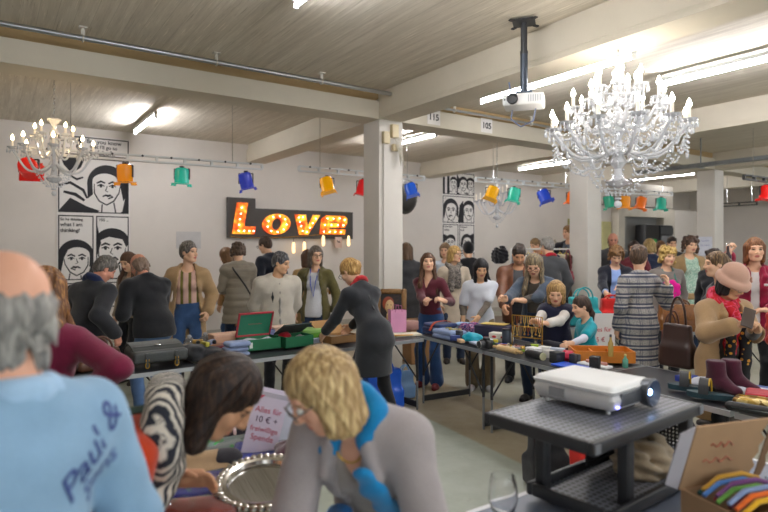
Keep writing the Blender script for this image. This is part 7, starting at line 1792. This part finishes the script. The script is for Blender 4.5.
# --- between the pillar and the girls
person('person with brown hair in a long dark grey coat, seen from behind beside the pillar', 406, 243, 9.0, 20, 'w', None, 'fair', J(style='bob', col='#5a4430', L=.14), [coat(cloth('#3c3d40'), hem=.42, off=.04)], J(m=BLKC), seed=31)
person('young woman with long brown hair in a burgundy jumper and flared jeans, laughing', 428, 253, 6.95, 152, 'w', None, 'fair', J(style='long', col='#4a3020', light='#7a5436', L=.36),
    [jumper(cloth('#5a2530', .12), off=.016, vee=.10, neck=.06, hem=.95)], J(m=cloth('#2c4a78', .14), flare=.040), '#6a1a22', hyaw=28, hpitch=-6, R=(426, 303, 6.62), L=(444, 301, 6.60), Rd=(-.2, .6, .5), Ld=(.6, .5, .3), curl=(1.1, 1.1), lean=9, seed=33)
person('blonde woman with glasses in a cream coat and grey scarf, behind the laughing young woman', 455, 246, 8.5, -178, 'w', None, 'fair', J(style='bob', col='#a8844c', light='#d6b878', L=.11),
    [coat(cloth('#c4b6a2'), hem=.50)], J(m=DEND), hyaw=42, hpitch=2, scarfs=J(m=blotch([(0, '#4a4644'), (.5, '#9c948a'), (.6, '#5a5450')], 40), r=.045, tails=((.05, .3), (-.04, .25))), specs='#3a2c24', seed=35)
person('person with light brown hair in a pale top, partly hidden behind the blonde woman', 445, 243, 10.0, 160, 'w', None, 'fair', J(style='bob', col='#7a6248', L=.12), [jumper(cloth('#b9c2cc'))], J(m=DEN), seed=36)
person('person all in black with a black knitted hat, seen from behind', 468, 242, 9.5, 8, 'm', None, 'fair', J(style='beanie', col='#17171a'), [jacket(cloth('#1b1b1f'), hem=.78, off=.036)], J(m=BLKC), seed=37)
person('black-haired girl in a white T-shirt over brown-grey sleeves, looking down', 481, 259, 6.85, 172, 'w', None, 'asian', J(style='bob', col='#151416', light='#2e2c30', L=.20),
    [jumper(cloth('#6a6258'), off=.010, name='long_sleeved_shirt'), jumper(cloth('#d2d6de', .04), off=.019, hem=.72, sleeve=.45, name='t_shirt', neck=.06)], J(m=KHAKI, off=.03, flare=.03), '#c9c9cc', hyaw=8, hpitch=26, L=(477, 320, 6.62), R=(-.0, 0, 0) if False else (.22, .08, .84), Ld=(.5, .5, -.6), seed=39, bust=.45)
person('bearded young man in a brown leather jacket looking down', 519, 245, 7.25, 165, 'm', None, 'tan', J(style='crop', col='#2c221c', light='#4a3a2e'),
    [jumper(cloth('#55565a'), off=.012), jacket(mat('#6b4028', .42, var=.15, scale=20), off=.034, hem=.74, open=(.05, .07), collar=.026)], J(m=cloth('#25262c')), '#15151a', hpitch=30, hyaw=8, R=(504, 312, 6.95), L=(-.18, .22, .96), stubble='#4a382c', seed=41)
person('woman with long grey-blonde hair and glasses in a blue-grey jacket, examining something small', 534, 254, 6.25, 150, 'w', None, 'fair', J(style='long', col='#6e6250', light='#b09a72', L=.34, brow='#5a4a38'),
    [jumper(cloth('#4a443c'), off=.010), jacket(cloth('#3c4858'), off=.030, hem=.70, open=(.05, .10), collar=.02)], J(m=DEND), '#2a2420', hpitch=34, hyaw=8, lean=10, R=(503, 303, 5.92), L=(514, 306, 5.85), Rd=(.5, .6, .2), Ld=(.9, .3, .1), curl=(.8, .9), specs='#6a3028', seed=43)
r, B = person('blonde child in a navy varsity jacket with white sleeves', 556, 281, 5.75, 152, 'w', None, 'fair', J(style='bob', col='#a07c4c', light='#d0ad72', L=.13, brow='#8a6a44'),
    [jumper(cloth('#ddd8d0', .05), off=.028, hem=.90, name='white_sleeves'), J(name='varsity_vest', m=cloth('#1e2036', .12), off=.046, hem=.84, sleeve=0, collar=.020, fold=.004)], J(m=KHAKI), '#7a6a50', child=True, hpitch=26, hyaw=8, R=(538, 322, 5.52), L=(547, 324, 5.45), Rd=(.8, .4, .2), Ld=(.9, .4, .1), curl=(1.0, 1.0), seed=45, key='varsity')
mb = MB(); P0 = Vector(B.q(-.055, .165, .30))
for a in range(3): mb.tube([P0 + Vector((.02 * math.cos(a * 2.1), .004, .02 * math.sin(a * 2.1))), P0, P0 + Vector((-.02 * math.cos(a * 2.1 + .6), .004, -.02 * math.sin(a * 2.1 + .6)))], .005, 5)
obj('emblem', mb, mat('#b9b6c6', .7), r)
person('girl with a brown ponytail in a turquoise top over white sleeves, reaching to the left', 581, 296, 5.5, 98, 'w', None, 'fair', J(style='tail', col='#35261e', light='#5c4434', L=.30),
    [jumper(cloth('#cfd2e0'), off=.010, name='white_shirt'), jumper(cloth('#1494a2', .08), off=.024, hem=.84, sleeve=.42, name='turquoise_top', collar=.022)], J(m=DEN), child=True, hpitch=14, L=(562, 351, 5.08), R=(570, 346, 5.5), Ld=(.1, .9, -.25), curl=(.5, .5), seed=47, lean=6)
# --- right half
person('woman in a long blue-grey checked coat, seen from behind', 639, 246, 6.05, 12, 'w', None, 'fair', J(style='crop', col='#4a382c', light='#7a6048', vol=1.25),
    [coat(plaid(), off=.030, hem=.34, collar=.024, flare=.195, sl_off=.9)], J(m=BLKC), hyaw=-48, hpitch=4, R=(667, 286, 5.9), Rd=(.2, .3, .9), Rh=(.6, -.3, -1), curl=(.5, .9), fat=1.0, seed=49)
r, B = person('blonde curly-haired woman in a grey jumper with a big pink flower and green ribbon', 668, 247, 7.6, 178, 'w', None, 'fair', J(style='curly', col='#a8894c', light='#dcc078', L=.03, vol=1.0),
    [jumper(cloth('#6d6762', .06), off=.028, hem=.74, collar=.02)], J(m=BLKC), hpitch=10, hyaw=8, fat=1.12, seed=51, key='pinkflower')
sd = Solid(); rn = random.Random(3)
for k in range(7): a = 2 * PI * k / 7; sd.ell(B.q(.03 + .085 * math.cos(a), .205, .235 + .085 * math.sin(a)), V(.052, .018, .052) * 1.0, None, .012)
sd.ell(B.q(.03, .205, .235), V(.05, .02, .05), None, .01); obj('pink_flower', sd.mesh('flower', .008), cloth('#d8158c', .05), r)
mb = MB(); mb.tube([Vector(B.q(-.07, .03, .50)), Vector(B.q(-.06, .18, .33)), Vector(B.q(-.02, .215, .18))], .012, 6); mb.tube([Vector(B.q(.07, .03, .50)), Vector(B.q(.06, .18, .33)), Vector(B.q(.02, .215, .18))], .012, 6); obj('green_ribbon', mb, mat('#2d5a52', .6), r)
person('curly brown-haired woman in a navy cardigan over a light blue blouse, behind the bags', 616, 247, 8.1, 168, 'w', None, 'fair', J(style='curly', col='#6a4c30', light='#9a7448', L=.01, vol=1.0),
    [jumper(cloth('#8fa9dc', .04), off=.012, hem=.80, name='blouse', collar=.018), jacket(cloth('#191c28'), off=.026, hem=.80, open=(.05, .075), collar=0, sleeve=.8)], J(m=DEND), hpitch=34, L=(616, 291, 7.7), R=(606, 294, 7.75), Rd=(-.1, .5, -.7), Ld=(.1, .5, -.7), seed=53)
# lady in the pink hat
r, B = person('lady in a pink cloche hat and camel coat looking at her phone', 733, 268, 4.25, -172, 'w', None, 'asian', J(style='bob', col='#1d1a1c', light='#34302f', L=.10),
    [J(name='dress', m=cloth('#4a443e', .08), off=.012, hem=.45, neck=.06), coat(cloth('#a98a64', .07), off=.036, hem=.46, open=(.06, .105), collar=.026, lapel=True, sl_off=1.0)], None, '#2a2420', hpitch=32, hyaw=12, R=(735, 325, 3.92), L=(757, 329, 3.95), Rd=(-.85, .35, .15), Ld=(.5, .4, .5), Rh=(.7, -.2, -1), curl=(.9, .9), specs='#8a8480', seed=55, eyes=True, bare_legs=BLKC, key='hat', lean=4, scarfs=J(m=blotch([(0, '#c01824'), (.55, '#d84a6a'), (.62, '#a8141e')], 18), r=.040, wrap=1.05, tails=((.02, .36),)))
h = B.hs; sd = Solid(); p = lambda x, y, z: B.hc + B.H @ (V(x, y, z) * h)
Hh = B.H @ Rx(rad(-6))
sd.ell(p(0, -.020, .075), V(.092, .108, .082) * h, Hh, .02); sd.cap(p(0, -.020, .075), p(0, -.012, .030), .090 * h, .104 * h, .02, np.diag([1, 1, 1]) @ np.linalg.inv(B.H @ np.diag([1, 1.1, 1]) @ B.H.T))
for t in np.linspace(0, 2 * PI, 49): sd.cap(p(.106 * math.cos(t), -.008 + .121 * math.sin(t), .010 + .006 * math.sin(t)), p(.104 * math.cos(t), -.010 + .120 * math.sin(t), .028), .009 * h, .009 * h, .03)
sd.ell(p(0, -.018, -.045), V(.092, .106, .070) * h, B.H, .008, cut=True)
obj('cloche_hat', sd.mesh('hat', .006), cloth('#c9a08c', .05, 300), r)
mb = MB()
for k in range(5): a = 2 * PI * k / 5; mb.ball(Vector(p(-.104, .035 + .020 * math.cos(a), .050 + .020 * math.sin(a))), .013, 8, 6)
obj('hat_flower', mb, cloth('#b98a78', .05), r)
mb = MB(); rn = random.Random(8)
sd = Solid(); sd.path([B.q(-.045, .12, .38), B.q(-.07, .17, .25), B.q(-.075, .165, .05), B.q(-.07, .16, -.10)], .040, .02); sd.path([B.q(.04, .13, .36), B.q(.06, .17, .22), B.q(.065, .165, .0), B.q(.06, .16, -.16)], .034, .02); sd.disp(folds(.005, 36, 2)); obj('flowered_scarf', sd.mesh('s', .008), blotch([(0, '#1c1a1c'), (.30, '#1c1a1c'), (.30001, '#d86a1c'), (.30002, '#c98a2a')], 22, 'cells') if False else blotch([(0, '#c8641c'), (.16, '#d89a34'), (.30, '#191719')], 26, 'dots'), r)
ph = thing('mobile_phone', 'mobile phone in the hands of the lady in the pink hat', 'phone', at(748, 318, 3.86), rad(-8), rot=(rad(-35), rad(20), rad(-20)))
obj('phone_body', MB().box((0, 0, 0), (.072, .009, .145), bev=.004), M_BLK, ph); obj('screen', MB().box((0, .0052, 0), (.064, .001, .13)), mat('#5a5a60', .1), ph); obj('phone_cover', MB().box((0, -.006, 0), (.074, .004, .147), bev=.002), mat('#4a3c34', .4), ph)
handbag('shoulder_bag', 'dark brown leather shoulder bag on the left arm of the lady in the hat', (2.31, 4.56, .74), (.28, .12, .34), mat('#3c2a26', .4), RC, 1, .22)
person('woman with tied-back brown hair in a dark jacket, in profile behind the pink hat', 716, 252, 5.35, 72, 'w', None, 'fair', J(style='bun', col='#5c4630', light='#9a7c52', brow='#4a3a2a'),
    [jacket(cloth('#34363c'), off=.03, hem=.76)], J(m=BLKC), hpitch=2, hyaw=8, seed=57)
r, B = person('auburn-haired woman in a raspberry red blazer with a name tag', 755, 238, 6.1, 152, 'w', None, 'fair', J(style='bob', col='#6a4228', light='#9a6a40', L=.13),
    [jumper(cloth('#d8d4d2', .04), off=.012, name='white_shirt', hem=.82), jacket(cloth('#8e1838', .08), off=.030, hem=.70, open=(.030, .035), collar=.022, lapel=True)], J(m=BLKC), hpitch=2, hyaw=8, R=(728, 251, 5.75), Rd=(.1, .2, 1.0), Rh=(.8, -.2, -1), L=(-.10, .24, 1.02), Ld=(.9, .2, 0), curl=(.6, 1.2), seed=59)
mb = MB().box((0, 0, 0), (.075, .006, .024), bev=.002); tg = obj('name_tag', mb, M_WHT, r, Vector(B.q(-.105, .165, .33)), (rad(-12), 0, rad(-18)))
t = thing('trinket', 'dark trinket dangling from the raised hand of the woman in the red blazer', 'trinket', at(728, 251, 5.72), 0); mb = MB(); mb.lathe([(.01, -.12), (.03, -.10), (.034, -.05), (.014, -.01), (.008, .05)], (0, 0, 0), 12); obj('trinket_body', mb, mat('#3a3034', .3, .5), t); mb = MB(); mb.tube([(.018 * math.cos(a), 0, .065 + .018 * math.sin(a)) for a in np.linspace(0, 2 * PI, 10, endpoint=False)], .004, 5, closed=True); obj('ring', mb, M_CHROME, t)
person('dark-haired person in a black jacket between the grey jumper and the pink hat', 713, 249, 7.55, 118, 'w', None, 'tan', J(style='curly', col='#2c221e', L=.04, vol=.9), [jacket(cloth('#202126'), off=.032, hem=.76)], J(m=BLKC), hpitch=12, seed=61)
person('brown-haired woman in a pale green dress and open beige jacket, at the back', 691, 236, 9.2, 178, 'w', None, 'fair', J(style='curly', col='#3f2d24', light='#6a4e3c', L=.06, vol=1.05),
    [jumper(blotch([(0, '#8fb09c'), (.52, '#cfdcd0'), (.6, '#7fa08c')], 40), off=.014, hem=.62, name='dress'), jacket(cloth('#9a7f5a'), off=.030, hem=.80, open=(.08, .12), collar=.02)], J(m=DEND), hpitch=14, seed=63)
person('bald man in a grey suit and blue shirt at the back, left of the fridge', 613, 233, 11.4, 165, 'm', None, 'ruddy', J(style='ring', col='#6a5a4e', vol=.8), [jumper(cloth('#4f7ad0'), off=.012, name='shirt', collar=.02), jacket(cloth('#4a4a4c'), off=.03, hem=.74, open=(.05, .05), collar=.02)], J(m=CHAR), hpitch=12, seed=65)
person('dark-haired woman at the back, right of the bald man in the suit', 634, 241, 10.4, 150, 'w', None, 'fair', J(style='bob', col='#33241e', L=.12), [jacket(cloth('#6a2c34'), off=.024)], J(m=BLKC), hpitch=8, seed=67)
person('blonde person in dark blue at the back, seen from behind', 649, 239, 10.8, 12, 'w', None, 'fair', J(style='bob', col='#9a8050', light='#c8ac74', L=.10), [jacket(cloth('#252d44'), off=.026)], J(m=BLKC), seed=69)
person('brown-haired person at the back, left of the man beside the fridge', 661, 241, 11.6, 178, 'w', None, 'fair', J(style='bob', col='#6a4c34', L=.10), [jumper(cloth('#8a6a4c'))], J(m=BLKC), seed=71)
person('dark-haired man in a dark jacket standing before the fridge', 672, 237, 12.4, 172, 'm', None, 'fair', J(style='crop', col='#2a201a'), [jacket(cloth('#2a2c34'), off=.028)], J(m=BLKC), seed=73)
# --- by the clothes rack
person('grey-haired man in a dark grey jacket with a red collar, seen from behind', 547, 238, 8.9, 14, 'm', None, 'fair', J(style='crop', col='#77736e', light='#a5a19a', vol=1.1), [jacket(cloth('#45474a'), off=.034, hem=.74)], J(m=CHAR), hpitch=14, hyaw=12, scarfs=J(m=cloth('#b01c2c'), r=.022, wrap=.95), seed=75)
gs = MB().box((0, 0, .13), (4.2, 1.7, .26)); PZ = struct('floor_platform', gs, mat('#6a5a48', .6), (3.0, 11.35, 0), (0, 0, .12))
def on_platform(*a, **k):
    r, B = person(*a, **k); r.location.z = .262; return r, B
def lift(px, top, Y): return (px, top + .262 * F / Y, Y)
on_platform('blond young man in a dark jacket behind the clothes rack', *lift(568, 226, 11.5), 150, 'm', None, 'fair', J(style='crop', col='#7a5a34', light='#a8844c', vol=1.2), [jumper(blotch([(0, '#4a525c'), (.55, '#7d8892'), (.62, '#4a525c')], 30), off=.014), jacket(cloth('#20222a'), off=.03, open=(.09, .11), hem=.80)], J(m=BLKC), hyaw=-38, hpitch=2, seed=77)
on_platform('light brown-haired person in a bright red jacket bending behind the clothes rack', *lift(535, 231, 11.15), 120, 'w', .98, 'fair', J(style='bun', col='#7a6040', light='#a8895c'), [jacket(cloth('#c41c28'), off=.03, hem=.8)], J(m=BLKC), lean=26, hpitch=25, seed=79)
on_platform('person in a white fleece jacket beside the bright red jacket', *lift(552, 236, 12.25), 40, 'w', .95, 'fair', J(style='curly', col='#b5ab98', L=.02), [jacket(cloth('#c9c4ba'), off=.04, hem=.8)], J(m=BLKC), lean=20, hpitch=22, seed=81)
# ------------------------------------------------------------------ rest every table thing exactly on its surface
bpy.context.view_layer.update()
def low(o):
    zs = [min((o.matrix_world @ Vector(c)).z for c in o.bound_box)] if o.type == 'MESH' else []
    for c in o.children: zs.append(low(c))
    return min(zs) if zs else 9
for o in list(COL.objects):
    if o.parent or o.get('kind') or o.get('category') in (None, 'person', 'table') or o.type not in ('MESH', 'EMPTY'): continue
    z = low(o)
    for s_ in (0.0, TH, TH + .021, ZS):
        if s_ - .03 < z < s_ + .0006: o.location.z += s_ + .0008 - z; break

# nudge neighbouring goods apart until they only touch
from mathutils.bvhtree import BVHTree
def shape(o):
    out_v, out_f = [], []
    def rec(q):
        if q.type == 'MESH':
            b = len(out_v); mw = q.matrix_world
            out_v.extend(mw @ v.co for v in q.data.vertices); out_f.extend(tuple(b + i for i in p.vertices) for p in q.data.polygons)
        for c in q.children: rec(c)
    rec(o); return out_v, out_f
SKIP = ('yarn_hank', 'trinket', 'red_ribbon', 'round_tin', 'compact_camera', 'leather_belt', 'chain_belt', 'cloth_bag', 'paper_sheet', 'projector', 'power_cable', 'cardboard_box', 'projector_stand', 'wooden_tray', 'price_sign', 'shopping_bag', 'tissue_sheet', 'framed_painting', 'gold_flask')
bpy.context.view_layer.update(); items = []
for o in list(COL.objects):
    if o.parent or o.get('kind') or o.get('category') in (None, 'person', 'table', 'spotlight', 'lamp', 'chandelier', 'lighting rail') or o.name.split('.')[0] in SKIP: continue
    z = low(o)
    if not (TH - .01 < z < TH + .03): continue
    v, f = shape(o); P = np.array([tuple(p) for p in v]); lo, hi = P.min(0), P.max(0)
    if (hi - lo).max() < .6: items.append([o, P, f, lo, hi, np.zeros(2)])
for it in range(24):
    hit = False
    for i in range(len(items)):
        for j in range(i + 1, len(items)):
            A_, B_ = items[i], items[j]
            if (np.minimum(A_[4], B_[4]) - np.maximum(A_[3], B_[3])).min() <= 0: continue
            if not BVHTree.FromPolygons(A_[1].tolist(), A_[2]).overlap(BVHTree.FromPolygons(B_[1].tolist(), B_[2])): continue
            d = ((B_[3] + B_[4]) - (A_[3] + A_[4]))[:2]; d = d / max(1e-6, np.linalg.norm(d)); hit = True
            for it_, s_ in ((A_, -.005), (B_, .005)):
                if np.linalg.norm(it_[5] + d * s_) > .085: continue
                it_[5] += d * s_; m = np.array([d[0] * s_, d[1] * s_, 0]); it_[1] = it_[1] + m; it_[3] = it_[3] + m; it_[4] = it_[4] + m
    if not hit: break
for o, P, f, lo, hi, d in items: o.location.x += d[0]; o.location.y += d[1]
